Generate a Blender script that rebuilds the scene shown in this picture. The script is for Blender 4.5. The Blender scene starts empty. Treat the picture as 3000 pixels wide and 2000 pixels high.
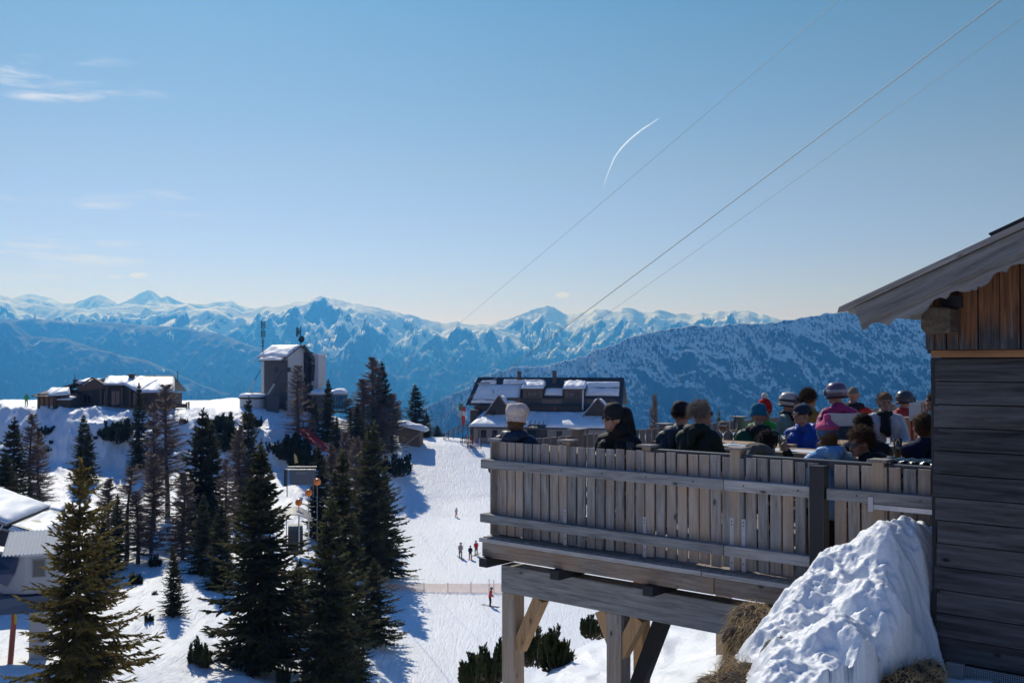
import bpy, bmesh, math, random
import numpy as np
from mathutils import Vector, Matrix

random.seed(11)
sc = bpy.context.scene
COL = sc.collection
R = math.radians

# ------------------------------------------------------------------ camera
F = 3000.0                       # focal length in photo pixels (photo 3000 x 2000)
PITCH = math.atan(60 / 3000)
CS, SN = math.cos(PITCH), math.sin(PITCH)

def W(px, py, Y):
    """world point seen at photo pixel (px, py) at ground distance Y"""
    u = (1000 - py) / F
    k = Y / (CS - u * SN)
    return Vector(((px - 1500) / F * k, Y, (SN + u * CS) * k))

cam_d = bpy.data.cameras.new("camera")
cam = bpy.data.objects.new("camera", cam_d)
COL.objects.link(cam)
cam_d.sensor_width = 36
cam_d.lens = 36
cam_d.clip_start = 0.1
cam_d.clip_end = 80000
cam.rotation_euler = (math.pi / 2 + PITCH, 0, 0)
cam_d.dof.use_dof = True
cam_d.dof.focus_distance = 9.6
cam_d.dof.aperture_fstop = 5.6
sc.camera = cam

# ------------------------------------------------------------------ tagging
def tag(o, label=None, cat=None, group=None, kind=None):
    if label: o["label"] = label
    if cat: o["category"] = cat
    if group: o["group"] = group
    if kind: o["kind"] = kind
    return o

def thing(name, label, cat, loc=(0, 0, 0), rotz=0.0, group=None):
    o = bpy.data.objects.new(name, None)
    o.empty_display_size = 0.2
    COL.objects.link(o)
    o.location = loc
    o.rotation_euler = (0, 0, rotz)
    return tag(o, label, cat, group)

def link(name, me, parent=None):
    o = bpy.data.objects.new(name, me)
    COL.objects.link(o)
    if parent is not None:
        o.parent = parent
    return o

def kids(o):
    return [c for c in o.children]

def copy_tree(o, parent=None):
    c = o.copy()
    COL.objects.link(c)
    c.parent = parent
    for ch in kids(o):
        copy_tree(ch, c)
    return c

# ------------------------------------------------------------------ mesh builder
class MB:
    def __init__(self):
        self.v, self.f, self.m = [], [], []

    def add(self, vs, fs, mi=0):
        b = len(self.v)
        self.v.extend([tuple(p) for p in vs])
        for f in fs:
            self.f.append(tuple(i + b for i in f))
            self.m.append(mi)
        return self

    def box(self, x0, x1, y0, y1, z0, z1, mi=0):
        vs = [(x0, y0, z0), (x1, y0, z0), (x1, y1, z0), (x0, y1, z0), (x0, y0, z1), (x1, y0, z1), (x1, y1, z1), (x0, y1, z1)]
        return self.add(vs, [(0, 3, 2, 1), (4, 5, 6, 7), (0, 1, 5, 4), (1, 2, 6, 5), (2, 3, 7, 6), (3, 0, 4, 7)], mi)

    def hexa(self, b4, t4, mi=0):
        """bottom quad and top quad, both counter-clockwise seen from above"""
        return self.add(list(b4) + list(t4), [(0, 3, 2, 1), (4, 5, 6, 7), (0, 1, 5, 4), (1, 2, 6, 5), (2, 3, 7, 6), (3, 0, 4, 7)], mi)

    def beam(self, p0, p1, w, h, up=(0, 0, 1), mi=0):
        p0, p1 = Vector(p0), Vector(p1)
        d = (p1 - p0).normalized()
        u = Vector(up)
        s = d.cross(u)
        if s.length < 1e-4:
            s = d.cross(Vector((1, 0, 0)))
        s.normalize()
        u = s.cross(d)
        a, b = s * (w / 2), u * (h / 2)
        q = lambda p: [p - a - b, p + a - b, p + a + b, p - a + b]
        return self.add(q(p0) + q(p1), [(0, 1, 2, 3), (7, 6, 5, 4), (0, 4, 5, 1), (1, 5, 6, 2), (2, 6, 7, 3), (3, 7, 4, 0)], mi)

    def tube(self, pts, rad, n=8, cap=True, mi=0):
        pts = [Vector(p) for p in pts]
        if not hasattr(rad, '__len__'):
            rad = [rad] * len(pts)
        vs, fs = [], []
        ref = Vector((0, 0, 1))
        for i, p in enumerate(pts):
            d = (pts[min(i + 1, len(pts) - 1)] - pts[max(i - 1, 0)]).normalized()
            if abs(d.dot(ref)) > 0.95:
                ref = Vector((1, 0, 0)) if abs(d.x) < 0.9 else Vector((0, 1, 0))
            s = d.cross(ref).normalized()
            u = s.cross(d)
            for k in range(n):
                a = 2 * math.pi * k / n
                vs.append(p + (s * math.cos(a) + u * math.sin(a)) * rad[i])
        for i in range(len(pts) - 1):
            for k in range(n):
                k2 = (k + 1) % n
                fs.append((i * n + k, i * n + k2, (i + 1) * n + k2, (i + 1) * n + k))
        if cap:
            fs.append(tuple(range(n - 1, -1, -1)))
            e = (len(pts) - 1) * n
            fs.append(tuple(e + k for k in range(n)))
        return self.add(vs, fs, mi)

    def lathe(self, prof, n=20, M=None, mi=0, closed=False):
        """prof: list of (r, z); revolved about z, then transformed by M"""
        M = M or Matrix.Identity(4)
        vs, fs = [], []
        for r, z in prof:
            for k in range(n):
                a = 2 * math.pi * k / n
                vs.append(M @ Vector((max(r, 1e-5) * math.cos(a), max(r, 1e-5) * math.sin(a), z)))
        for i in range(len(prof) - 1):
            for k in range(n):
                k2 = (k + 1) % n
                fs.append((i * n + k, i * n + k2, (i + 1) * n + k2, (i + 1) * n + k))
        return self.add(vs, fs, mi)

    def ell(self, c, r, M=None, nu=16, nv=10, mi=0, z0=-1.0, z1=1.0):
        """ellipsoid (or a band of one) with radii r; M rotates it about c"""
        M3 = (M.to_3x3() if M is not None else Matrix.Identity(3))
        c = Vector(c)
        vs, fs = [], []
        a0, a1 = math.asin(z0), math.asin(z1)
        for i in range(nv + 1):
            t = a0 + (a1 - a0) * i / nv
            for k in range(nu):
                a = 2 * math.pi * k / nu
                vs.append(c + M3 @ Vector((r[0] * math.cos(t) * math.cos(a), r[1] * math.cos(t) * math.sin(a), r[2] * math.sin(t))))
        for i in range(nv):
            for k in range(nu):
                k2 = (k + 1) % nu
                fs.append((i * nu + k, i * nu + k2, (i + 1) * nu + k2, (i + 1) * nu + k))
        if z0 > -1:
            fs.append(tuple(range(nu - 1, -1, -1)))
        if z1 < 1:
            fs.append(tuple(nv * nu + k for k in range(nu)))
        return self.add(vs, fs, mi)

    def prism(self, poly, ext, mi=0):
        """closed polygon (3D points) pushed along vector ext"""
        ext = Vector(ext)
        n = len(poly)
        a = [Vector(p) for p in poly]
        vs = a + [p + ext for p in a]
        fs = [tuple(range(n)), tuple(range(2 * n - 1, n - 1, -1))]
        for i in range(n):
            j = (i + 1) % n
            fs.append((i, i + n, j + n, j))
        return self.add(vs, fs, mi)

    def build(self, name, mats, parent=None, smooth=False, bevel=0.0, fixn=True):
        me = bpy.data.meshes.new(name)
        me.from_pydata(self.v, [], self.f)
        if not isinstance(mats, (list, tuple)):
            mats = [mats]
        for m in mats:
            me.materials.append(m)
        if len(mats) > 1:
            me.polygons.foreach_set("material_index", self.m)
        if fixn:
            bm = bmesh.new()
            bm.from_mesh(me)
            bmesh.ops.recalc_face_normals(bm, faces=bm.faces)
            bm.to_mesh(me)
            bm.free()
        if smooth:
            me.polygons.foreach_set("use_smooth", [True] * len(me.polygons))
        me.update()
        o = link(name, me, parent)
        if bevel:
            md = o.modifiers.new("bevel", 'BEVEL')
            md.width = bevel
            md.segments = 2
            md.limit_method = 'ANGLE'
        return o

def np_mesh(name, verts, faces, mats, parent=None, smooth=False):
    """fast mesh from numpy arrays; faces all of one size"""
    me = bpy.data.meshes.new(name)
    nv, (nf, k) = len(verts), faces.shape
    me.vertices.add(nv)
    me.vertices.foreach_set("co", np.ascontiguousarray(verts, dtype=np.float32).ravel())
    me.loops.add(nf * k)
    me.loops.foreach_set("vertex_index", np.ascontiguousarray(faces, dtype=np.int32).ravel())
    me.polygons.add(nf)
    me.polygons.foreach_set("loop_start", np.arange(0, nf * k, k, dtype=np.int32))
    me.polygons.foreach_set("loop_total", np.full(nf, k, dtype=np.int32))
    if smooth:
        me.polygons.foreach_set("use_smooth", np.ones(nf, dtype=bool))
    for m in (mats if isinstance(mats, (list, tuple)) else [mats]):
        me.materials.append(m)
    me.update(calc_edges=True)
    return link(name, me, parent)

def grid_faces(nr, nc):
    i = np.arange(nr - 1)[:, None] * nc + np.arange(nc - 1)[None, :]
    return np.stack([i, i + 1, i + nc + 1, i + nc], axis=-1).reshape(-1, 4)

# ------------------------------------------------------------------ noise
def _hash(ix, iy, seed):
    h = (ix.astype(np.int64) * 374761393 + iy.astype(np.int64) * 668265263 + seed * 974634777) & 0xFFFFFFFF
    h = ((h ^ (h >> 13)) * 1274126177) & 0xFFFFFFFF
    return ((h ^ (h >> 16)) & 0xFFFFFF) / float(0x1000000)

def pnoise(x, y, seed=0):
    x = np.asarray(x, dtype=np.float64); y = np.asarray(y, dtype=np.float64)
    ix, iy = np.floor(x), np.floor(y)
    fx, fy = x - ix, y - iy
    def g(dx, dy):
        a = _hash(ix + dx, iy + dy, seed) * 2 * np.pi
        return np.cos(a) * (fx - dx) + np.sin(a) * (fy - dy)
    u = fx * fx * fx * (fx * (fx * 6 - 15) + 10)
    v = fy * fy * fy * (fy * (fy * 6 - 15) + 10)
    a = g(0, 0) * (1 - u) + g(1, 0) * u
    b = g(0, 1) * (1 - u) + g(1, 1) * u
    return (a * (1 - v) + b * v) * 1.5

def fbm(x, y, octv=5, seed=0, gain=0.5, lac=2.03):
    s, a, f = 0, 1.0, 1.0
    for i in range(octv):
        s = s + a * pnoise(x * f + i * 17.3, y * f - i * 9.1, seed + i)
        a *= gain; f *= lac
    return s

def ridged(x, y, octv=5, seed=0, gain=0.5, lac=2.03):
    s, a, f, w, tot = 0, 1.0, 1.0, 1.0, 0
    for i in range(octv):
        n = 1 - np.abs(pnoise(x * f + i * 11.7, y * f + i * 5.3, seed + i)) * 1.35
        n = np.clip(n, 0, 1) ** 2
        s = s + a * n * w
        w = np.clip(n * 1.6, 0, 1)
        tot += a
        a *= gain; f *= lac
    return s / tot

def smoothstep(a, b, x):
    t = np.clip((x - a) / (b - a), 0, 1)
    return t * t * (3 - 2 * t)

# ------------------------------------------------------------------ materials
def newmat(name):
    m = bpy.data.materials.new(name)
    m.use_nodes = True
    return m, m.node_tree, m.node_tree.nodes['Principled BSDF']

def N(nt, typ, props=None, **ins):
    n = nt.nodes.new(typ)
    for k, v in (props or {}).items():
        setattr(n, k, v)
    for k, v in ins.items():
        key = int(k[1:]) if k[0] == '_' and k[1:].isdigit() else k.replace('_', ' ')
        s = n.inputs[key]
        if isinstance(v, bpy.types.NodeSocket):
            nt.links.new(v, s)
        else:
            s.default_value = v
    return n

def c4(c):
    return (c[0], c[1], c[2], 1.0)

def mixc(nt, fac, a, b, blend='MIX'):
    n = nt.nodes.new('ShaderNodeMix')
    n.data_type = 'RGBA'
    n.blend_type = blend
    for s, v in ((n.inputs[0], fac), (n.inputs[6], a), (n.inputs[7], b)):
        if isinstance(v, bpy.types.NodeSocket):
            nt.links.new(v, s)
        elif s.type == 'RGBA':
            s.default_value = c4(v)
        else:
            s.default_value = v
    return n.outputs[2]

def ramp(nt, fac, stops):
    n = nt.nodes.new('ShaderNodeValToRGB')
    e = n.color_ramp.elements
    while len(e) < len(stops):
        e.new(0.5)
    for el, (p, c) in zip(e, stops):
        el.position = p
        el.color = c4(c) if hasattr(c, '__len__') else (c, c, c, 1)
    nt.links.new(fac, n.inputs[0])
    return n.outputs[0]

def math_n(nt, op, a, b=0.0, clamp=False):
    n = nt.nodes.new('ShaderNodeMath')
    n.operation = op
    n.use_clamp = clamp
    for i, v in enumerate((a, b)):
        if isinstance(v, bpy.types.NodeSocket):
            nt.links.new(v, n.inputs[i])
        else:
            n.inputs[i].default_value = v
    return n.outputs[0]

def objcoord(nt, scale=(1, 1, 1), rnd=True):
    """object coordinates, shifted by a different amount for every object"""
    tc = N(nt, 'ShaderNodeTexCoord')
    v = tc.outputs['Object']
    if rnd:
        oi = N(nt, 'ShaderNodeObjectInfo')
        k = math_n(nt, 'MULTIPLY', oi.outputs['Random'], 57.0)
        cx = N(nt, 'ShaderNodeCombineXYZ', X=k, Y=k, Z=k)
        v = N(nt, 'ShaderNodeVectorMath', {'operation': 'ADD'}, _0=v, _1=cx.outputs[0]).outputs[0]
    return N(nt, 'ShaderNodeMapping', Vector=v, Scale=scale).outputs[0]

def plain(name, col, rough=0.6, metal=0.0, var=0.15, scale=8.0, bump=0.0, bscale=None, spec=0.5):
    m, nt, b = newmat(name)
    co = objcoord(nt)
    n1 = N(nt, 'ShaderNodeTexNoise', Vector=co, Scale=scale, Detail=5.0, Roughness=0.6)
    dark = [c * (1 - var) for c in col]
    lite = [min(1, c * (1 + var)) for c in col]
    nt.links.new(mixc(nt, n1.outputs[0], dark, lite), b.inputs['Base Color'])
    b.inputs['Roughness'].default_value = rough
    b.inputs['Metallic'].default_value = metal
    b.inputs['Specular IOR Level'].default_value = spec
    if bump:
        n2 = N(nt, 'ShaderNodeTexNoise', Vector=co, Scale=bscale or scale * 3, Detail=4.0)
        bp = N(nt, 'ShaderNodeBump', Strength=bump, Distance=0.02, Height=n2.outputs[0])
        nt.links.new(bp.outputs[0], b.inputs['Normal'])
    return m

def wood(name, axis, light, dark, warm=None, warm_amt=0.35, rough=0.75, knots=True, grain=1.0, rot=0.0):
    """weathered timber with the grain along one local axis"""
    m, nt, b = newmat(name)
    s_along, s_across = 1.1 * grain, 15.0 * grain
    sc3 = [s_across] * 3
    sc3['xyz'.index(axis)] = s_along
    co1 = objcoord(nt)
    if rot:
        co1 = N(nt, 'ShaderNodeMapping', Vector=co1, Rotation=(0, rot, 0)).outputs[0]
    co = N(nt, 'ShaderNodeMapping', Vector=co1, Scale=tuple(sc3)).outputs[0]
    fine = N(nt, 'ShaderNodeTexNoise', Vector=co, Scale=3.2, Detail=8.0, Roughness=0.7, Distortion=0.6)
    wave = N(nt, 'ShaderNodeTexNoise', Vector=co, Scale=0.8, Detail=3.0, Distortion=1.8)
    f = math_n(nt, 'ADD', math_n(nt, 'MULTIPLY', fine.outputs[0], 0.6), math_n(nt, 'MULTIPLY', wave.outputs[0], 0.4))
    col = ramp(nt, f, [(0.36, [c * 0.8 for c in dark]), (0.5, [(a + c) / 2 for a, c in zip(dark, light)]), (0.63, light)])
    oi = N(nt, 'ShaderNodeObjectInfo')
    if warm:
        big = N(nt, 'ShaderNodeTexNoise', Vector=co1, Scale=2.2, Detail=3.0)
        wf = math_n(nt, 'MULTIPLY', math_n(nt, 'ADD', math_n(nt, 'MULTIPLY', oi.outputs['Random'], 0.9), math_n(nt, 'MULTIPLY', big.outputs[0], 1.6)), warm_amt)
        wf = math_n(nt, 'SUBTRACT', wf, warm_amt * 0.75, clamp=True)
        col = mixc(nt, wf, col, mixc(nt, 0.5, warm, [c * 1.5 for c in warm]) if False else warm)
    # tone per board
    tone = math_n(nt, 'ADD', math_n(nt, 'MULTIPLY', oi.outputs['Random'], 0.5), 0.75)
    tn = N(nt, 'ShaderNodeCombineColor', Red=tone, Green=tone, Blue=tone)
    col = mixc(nt, 1.0, col, tn.outputs[0], 'MULTIPLY')
    h = fine.outputs[0]
    if knots:
        kc = [3.2, 3.2, 3.2]
        kc['xyz'.index(axis)] = 1.5
        kv = N(nt, 'ShaderNodeTexVoronoi', {'feature': 'F1'}, Vector=N(nt, 'ShaderNodeMapping', Vector=co1, Scale=tuple(kc)).outputs[0], Scale=1.6, Randomness=1.0)
        kn = ramp(nt, kv.outputs['Distance'], [(0.03, 0.0), (0.10, 1.0)])
        col = mixc(nt, kn, [c * 0.35 for c in dark], col)
    nt.links.new(col, b.inputs['Base Color'])
    b.inputs['Roughness'].default_value = rough
    b.inputs['Specular IOR Level'].default_value = 0.25
    bp = N(nt, 'ShaderNodeBump', Strength=0.5, Distance=0.006, Height=h)
    nt.links.new(bp.outputs[0], b.inputs['Normal'])
    return m

def fabric(name, col, rough=0.8, puff=0.35, sheen=0.2):
    m, nt, b = newmat(name)
    co = objcoord(nt)
    n1 = N(nt, 'ShaderNodeTexNoise', Vector=co, Scale=7.0, Detail=5.0, Distortion=0.8)
    nt.links.new(mixc(nt, n1.outputs[0], [c * 0.72 for c in col], [min(1, c * 1.25) for c in col]), b.inputs['Base Color'])
    n2 = N(nt, 'ShaderNodeTexNoise', Vector=co, Scale=11.0, Detail=3.0, Distortion=1.2)
    bp = N(nt, 'ShaderNodeBump', Strength=puff, Distance=0.03, Height=n2.outputs[0])
    nt.links.new(bp.outputs[0], b.inputs['Normal'])
    b.inputs['Roughness'].default_value = rough
    b.inputs['Specular IOR Level'].default_value = 0.3
    return m

def snowmat(name, col=(0.86, 0.88, 0.91), bumps=((0.25, 0.5, 0.35), (3.0, 0.06, 0.4)), rough=0.55, tracks=False):
    """bumps: (noise scale, distance in m, strength)"""
    m, nt, b = newmat(name)
    geo = N(nt, 'ShaderNodeNewGeometry')
    pos = geo.outputs['Position']
    big = N(nt, 'ShaderNodeTexNoise', Vector=pos, Scale=bumps[0][0], Detail=5.0)
    colr = mixc(nt, big.outputs[0], [c * 0.95 for c in col], [min(0.93, c * 1.03) for c in col])
    nt.links.new(colr, b.inputs['Base Color'])
    nrm = None
    if tracks:
        # ski tracks: thin meandering lines running down the slope, and a slightly scraped tone
        for ang, sc_, sd in ((0.15, 0.55, 1.0), (-0.35, 0.4, 4.0), (0.6, 0.33, 9.0)):
            mp = N(nt, 'ShaderNodeMapping', Vector=pos, Rotation=(0, 0, ang), Scale=(1.0, 0.10, 0.0), Location=(sd, sd, 0))
            nn = N(nt, 'ShaderNodeTexNoise', Vector=mp.outputs[0], Scale=sc_, Detail=3.0, Distortion=0.6)
            wv = math_n(nt, 'ABSOLUTE', math_n(nt, 'SUBTRACT', math_n(nt, 'FRACT', math_n(nt, 'MULTIPLY', nn.outputs[0], 16.0)), 0.5))
            ln = N(nt, 'ShaderNodeMapRange', Value=wv, From_Min=0.0, From_Max=0.13).outputs[0]
            bp = N(nt, 'ShaderNodeBump', Strength=0.35, Distance=0.05, Height=ln)
            if nrm is not None:
                nt.links.new(nrm, bp.inputs['Normal'])
            nrm = bp.outputs[0]
    for scl, dist, st in bumps:
        n = N(nt, 'ShaderNodeTexNoise', Vector=pos, Scale=scl, Detail=6.0, Roughness=0.6)
        bp = N(nt, 'ShaderNodeBump', Strength=st, Distance=dist, Height=n.outputs[0])
        if nrm is not None:
            nt.links.new(nrm, bp.inputs['Normal'])
        nrm = bp.outputs[0]
    nt.links.new(nrm, b.inputs['Normal'])
    b.inputs['Roughness'].default_value = rough
    b.inputs['Specular IOR Level'].default_value = 0.25
    return m
# ------------------------------------------------------------------ light, sky, air
SUN_AZ, SUN_EL = R(-19), R(38)      # azimuth from the view direction (negative = left), elevation
sc.view_settings.view_transform = 'Standard'
sc.view_settings.look = 'None'
sc.view_settings.exposure = 0.0
sc.view_settings.gamma = 1.0
sc.cycles.use_denoising = True
sc.cycles.max_bounces = 8
sc.cycles.diffuse_bounces = 3
sc.cycles.transparent_max_bounces = 16
sc.cycles.volume_bounces = 0
sc.cycles.sample_clamp_indirect = 6.0
sc.cycles.caustics_reflective = False
sc.cycles.caustics_refractive = False

sun_d = bpy.data.lights.new("sun", 'SUN')
sun_d.energy = 3.55
sun_d.angle = R(0.53)
sun_d.color = (1.0, 0.985, 0.97)
sun = bpy.data.objects.new("sun", sun_d)
COL.objects.link(sun)
sdir = Vector((math.sin(SUN_AZ) * math.cos(SUN_EL), math.cos(SUN_AZ) * math.cos(SUN_EL), math.sin(SUN_EL)))
sun.rotation_euler = (-sdir).to_track_quat('-Z', 'Y').to_euler()

wd = bpy.data.worlds.new("World")
sc.world = wd
wd.use_nodes = True
wt = wd.node_tree
bg = wt.nodes['Background']
sky = N(wt, 'ShaderNodeTexSky', {'sky_type': 'NISHITA', 'sun_disc': False, 'sun_elevation': SUN_EL, 'sun_rotation': SUN_AZ,
                                 'altitude': 1900.0, 'air_density': 1.0, 'dust_density': 0.8, 'ozone_density': 2.0})

# thin cirrus in the left part of the sky, as a function of the direction looked in
tc = N(wt, 'ShaderNodeTexCoord')
sp = N(wt, 'ShaderNodeSeparateXYZ', Vector=tc.outputs['Generated'])
yy = math_n(wt, 'MAXIMUM', sp.outputs[1], 0.05)
a = math_n(wt, 'DIVIDE', sp.outputs[0], yy)      # tan of azimuth
e = math_n(wt, 'DIVIDE', sp.outputs[2], yy)      # tan of elevation
def cloud(a0, e0, wa, we, slope, seed, amt, sx=7.0, sy=46.0, soft=(0.42, 0.75)):
    da = math_n(wt, 'SUBTRACT', a, a0)
    de = math_n(wt, 'SUBTRACT', math_n(wt, 'SUBTRACT', e, e0), math_n(wt, 'MULTIPLY', da, slope))
    qa = math_n(wt, 'POWER', math_n(wt, 'ABSOLUTE', math_n(wt, 'DIVIDE', da, wa)), 2.0)
    qe = math_n(wt, 'POWER', math_n(wt, 'ABSOLUTE', math_n(wt, 'DIVIDE', de, we)), 2.0)
    env = math_n(wt, 'SUBTRACT', 1.0, math_n(wt, 'ADD', qa, qe), clamp=True)
    v = N(wt, 'ShaderNodeCombineXYZ', X=math_n(wt, 'MULTIPLY', da, sx), Y=math_n(wt, 'MULTIPLY', de, sy), Z=seed)
    n = N(wt, 'ShaderNodeTexNoise', Vector=v.outputs[0], Scale=2.2, Detail=6.0, Roughness=0.6, Distortion=0.5)
    w = ramp(wt, n.outputs[0], [(soft[0], 0.0), (soft[1], 1.0)])
    return math_n(wt, 'MULTIPLY', math_n(wt, 'MULTIPLY', w, math_n(wt, 'POWER', env, 0.7)), amt * 1.35)
T = lambda px, py: ((px - 1500) / F, (1060 - py) / F)
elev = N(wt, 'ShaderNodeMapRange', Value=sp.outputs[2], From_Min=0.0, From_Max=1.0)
tint = ramp(wt, elev.outputs[0], [(0.0, (1.0, 0.88, 1.6)), (0.07, (1.0, 0.875, 1.4)), (0.183, (1.05, 0.955, 0.87)), (0.305, (0.82, 0.965, 0.81)), (0.36, (0.68, 0.96, 0.86)), (0.62, (0.36, 0.95, 1.75))])  # overhead stops, above the view, boosted in blue to add bluer fill in shade
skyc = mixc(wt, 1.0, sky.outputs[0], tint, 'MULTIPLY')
cl = None
for (px, py, wx, wy, sl, sd, am) in (
        (60, 225, 190, 30, -0.11, 3.0, 0.75), (300, 258, 210, 22, -0.09, 13.0, 0.5), (150, 275, 160, 25, -0.03, 8.2, 0.95), (20, 190, 100, 30, -.2, 2.2, .7),
        (220, 170, 200, 22, -.05, 5.5, .25),
        (230, 578, 300, 22, -0.02, 21.0, 0.3), (300, 600, 100, 14, 0.0, 23.0, 0.5), (520, 628, 200, 12, -0.05, 31.0, 0.3), (520, 570, 140, 14, -.1, 34.0, .3),
        (140, 715, 160, 22, -0.05, 41.0, 0.6), (390, 718, 160, 16, -0.06, 44.0, 0.7), (180, 757, 320, 20, -0.05, 51.0, 0.8), (60, 800, 300, 36, 0.0, 55.0, 0.45)):
    t0, t1 = T(px, py)
    c = cloud(t0, t1, wx / F, wy / F, sl, sd, am)
    cl = c if cl is None else math_n(wt, 'MAXIMUM', cl, c)
for (px, py, wx, wy, sd, am) in ((405, 806, 32, 9, 3.1, 1.1), (332, 811, 26, 6, 7.7, .55), (1647, 864, 22, 9, 9.3, 1.1)):
    t0, t1 = T(px, py)
    c = cloud(t0, t1, wx / F, wy / F, 0.0, sd, am * 1.6, sx=38.0, sy=90.0, soft=(0.3, 0.62))
    cl = math_n(wt, 'MAXIMUM', cl, c)
cl = math_n(wt, 'MINIMUM', cl, 0.9)
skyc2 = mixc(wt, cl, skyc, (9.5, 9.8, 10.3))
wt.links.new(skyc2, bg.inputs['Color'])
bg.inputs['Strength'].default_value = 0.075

# the air between here and the far ranges
HZ = MB().box(-14000, 14000, -60, 16600, -1501, 1190)
hm = bpy.data.materials.new("mountain_air")
hm.use_nodes = True
ht = hm.node_tree
for n in list(ht.nodes):
    if n.type == 'BSDF_PRINCIPLED':
        ht.nodes.remove(n)
pv = N(ht, 'ShaderNodeVolumePrincipled', Color=(0.055, 0.315, 1.0, 1), Absorption_Color=(1, 1, 1, 1), Density=1.25e-4, Anisotropy=0.45)
ht.links.new(pv.outputs[0], [n for n in ht.nodes if n.type == 'OUTPUT_MATERIAL'][0].inputs['Volume'])
haze = HZ.build("haze", hm)
tag(haze, "thin blue mountain air between the terrace and the far ranges", "haze", kind="stuff")
# ------------------------------------------------------------------ far mountains
def mountain_mat(name, treeline, rockiness, snow=(0.86, 0.88, 0.92), dark=(0.035, 0.045, 0.05), scl=1.0, clearings=0.62, steep=(0.62, 0.80), forest_soft=160.0, streak=1.0):
    m, nt, b = newmat(name)
    geo = N(nt, 'ShaderNodeNewGeometry')
    pos = geo.outputs['Position']
    sp = N(nt, 'ShaderNodeSeparateXYZ', Vector=pos)
    nz = N(nt, 'ShaderNodeSeparateXYZ', Vector=geo.outputs['Normal']).outputs[2]
    if streak != 1.0:
        pos = N(nt, 'ShaderNodeMapping', Vector=pos, Scale=(1.0, streak, streak), Rotation=(0, R(12), 0)).outputs[0]
    n1 = N(nt, 'ShaderNodeTexNoise', Vector=pos, Scale=0.0022 * scl, Detail=7.0, Roughness=0.62)
    n2 = N(nt, 'ShaderNodeTexNoise', Vector=pos, Scale=0.012 * scl, Detail=8.0, Roughness=0.68 if streak == 1.0 else 0.76)
    st = N(nt, 'ShaderNodeMapRange', Value=math_n(nt, 'ADD', nz, math_n(nt, 'MULTIPLY', math_n(nt, 'SUBTRACT', n2.outputs[0], 0.5), rockiness)),
           From_Min=steep[0], From_Max=steep[1]).outputs[0]                      # 1 = snow holds
    tl = math_n(nt, 'ADD', sp.outputs[2], math_n(nt, 'MULTIPLY', math_n(nt, 'SUBTRACT', n1.outputs[0], 0.5), 900.0))
    fo = N(nt, 'ShaderNodeMapRange', Value=tl, From_Min=treeline - forest_soft, From_Max=treeline + forest_soft * 0.4).outputs[0]   # 1 = above forest
    n3 = N(nt, 'ShaderNodeTexNoise', Vector=pos, Scale=0.006 * scl, Detail=4.0, Roughness=0.5)
    clr = ramp(nt, n3.outputs[0], [(clearings, 0.0), (clearings + 0.02, 1.0)])
    fo2 = math_n(nt, 'MAXIMUM', fo, math_n(nt, 'MULTIPLY', clr, 0.8))
    k = math_n(nt, 'MULTIPLY', st, fo2)
    stands = N(nt, 'ShaderNodeTexNoise', Vector=pos, Scale=0.02, Detail=6.0, Roughness=0.7)
    dk = ramp(nt, stands.outputs[0], [(0.35, [c * 0.4 for c in dark]), (0.55, dark), (0.70, [c * 5.5 for c in dark])])
    nt.links.new(mixc(nt, k, dk, snow), b.inputs['Base Color'])
    b.inputs['Roughness'].default_value = 0.8
    b.inputs['Specular IOR Level'].default_value = 0.1
    bp = N(nt, 'ShaderNodeBump', Strength=0.6, Distance=18.0 / scl, Height=n2.outputs[0])
    nt.links.new(bp.outputs[0], b.inputs['Normal'])
    return m

def range_mesh(name, crest, Yc, depth, zb, mat, label, lam, amp, nx=900, ny=150, px0=-420, px1=3420, seed=0, power=1.1, crest_n=0.004, spike=None, back=900, shear=0.35, detail=0.24):
    px = np.linspace(px0, px1, nx)
    cp = np.array(crest, float)
    cpy = np.interp(px, cp[:, 0], cp[:, 1])
    # small irregularities of the skyline
    Yv = Yc + pnoise(px / 300.0, px * 0 + seed, seed) * depth * 0.12
    zc = (1060 - cpy) / F * Yc
    X0 = (px - 1500) / F * Yc
    zc = zc + fbm(X0 / (lam * 0.35), X0 * 0 + 3.3, 5, seed + 50, 0.6) * Yc * crest_n
    if spike is not None:
        lo, hi, hgt = spike
        w = smoothstep(hi + 150, hi, px)
        zc = zc + w * hgt * np.abs(pnoise(X0 / 9.0, X0 * 0, seed + 9)) * 1.4
    vf = np.linspace(0, 1, ny)
    vb = np.linspace(0, 1, 12)[1:]
    rowsY, rowsZ = [], []
    for v in vf:
        Y = Yv - depth * (1 - v)
        z = zb + (zc - zb) * (v ** power)
        X = (px - 1500) / F * Y
        env = min(1.0, (1 - v) * 4.0) * (0.35 + 0.65 * min(1.0, v * 3))
        wx = fbm(X / (lam * 2.2), Y / (lam * 2.2), 3, seed + 20) * lam * 0.55
        rd = ridged((X + wx + shear * Y) / lam, (Y * 0.42 + wx * 0.5) / lam, 6, seed, 0.52)
        rd2 = fbm(X / (lam * 0.22), Y / (lam * 0.22), 4, seed + 31)
        z = z + env * amp * ((rd - 0.42) * 1.9 + rd2 * detail)
        z = np.minimum(z, zc / Yv * Y - (1 - v) * depth * 0.012)
        rowsY.append(Y); rowsZ.append(z)
    for v in vb:
        rowsY.append(Yv + back * v); rowsZ.append(zc - v * back * 0.75)
    Y = np.array(rowsY); Z = np.array(rowsZ)
    X = (px[None, :] - 1500) / F * Y
    P = np.stack([X, Y, Z], -1).reshape(-1, 3)
    o = np_mesh(name, P, grid_faces(len(rowsY), nx), mat, smooth=True)
    tag(o, label, "mountain", kind="structure")
    return o

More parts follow.
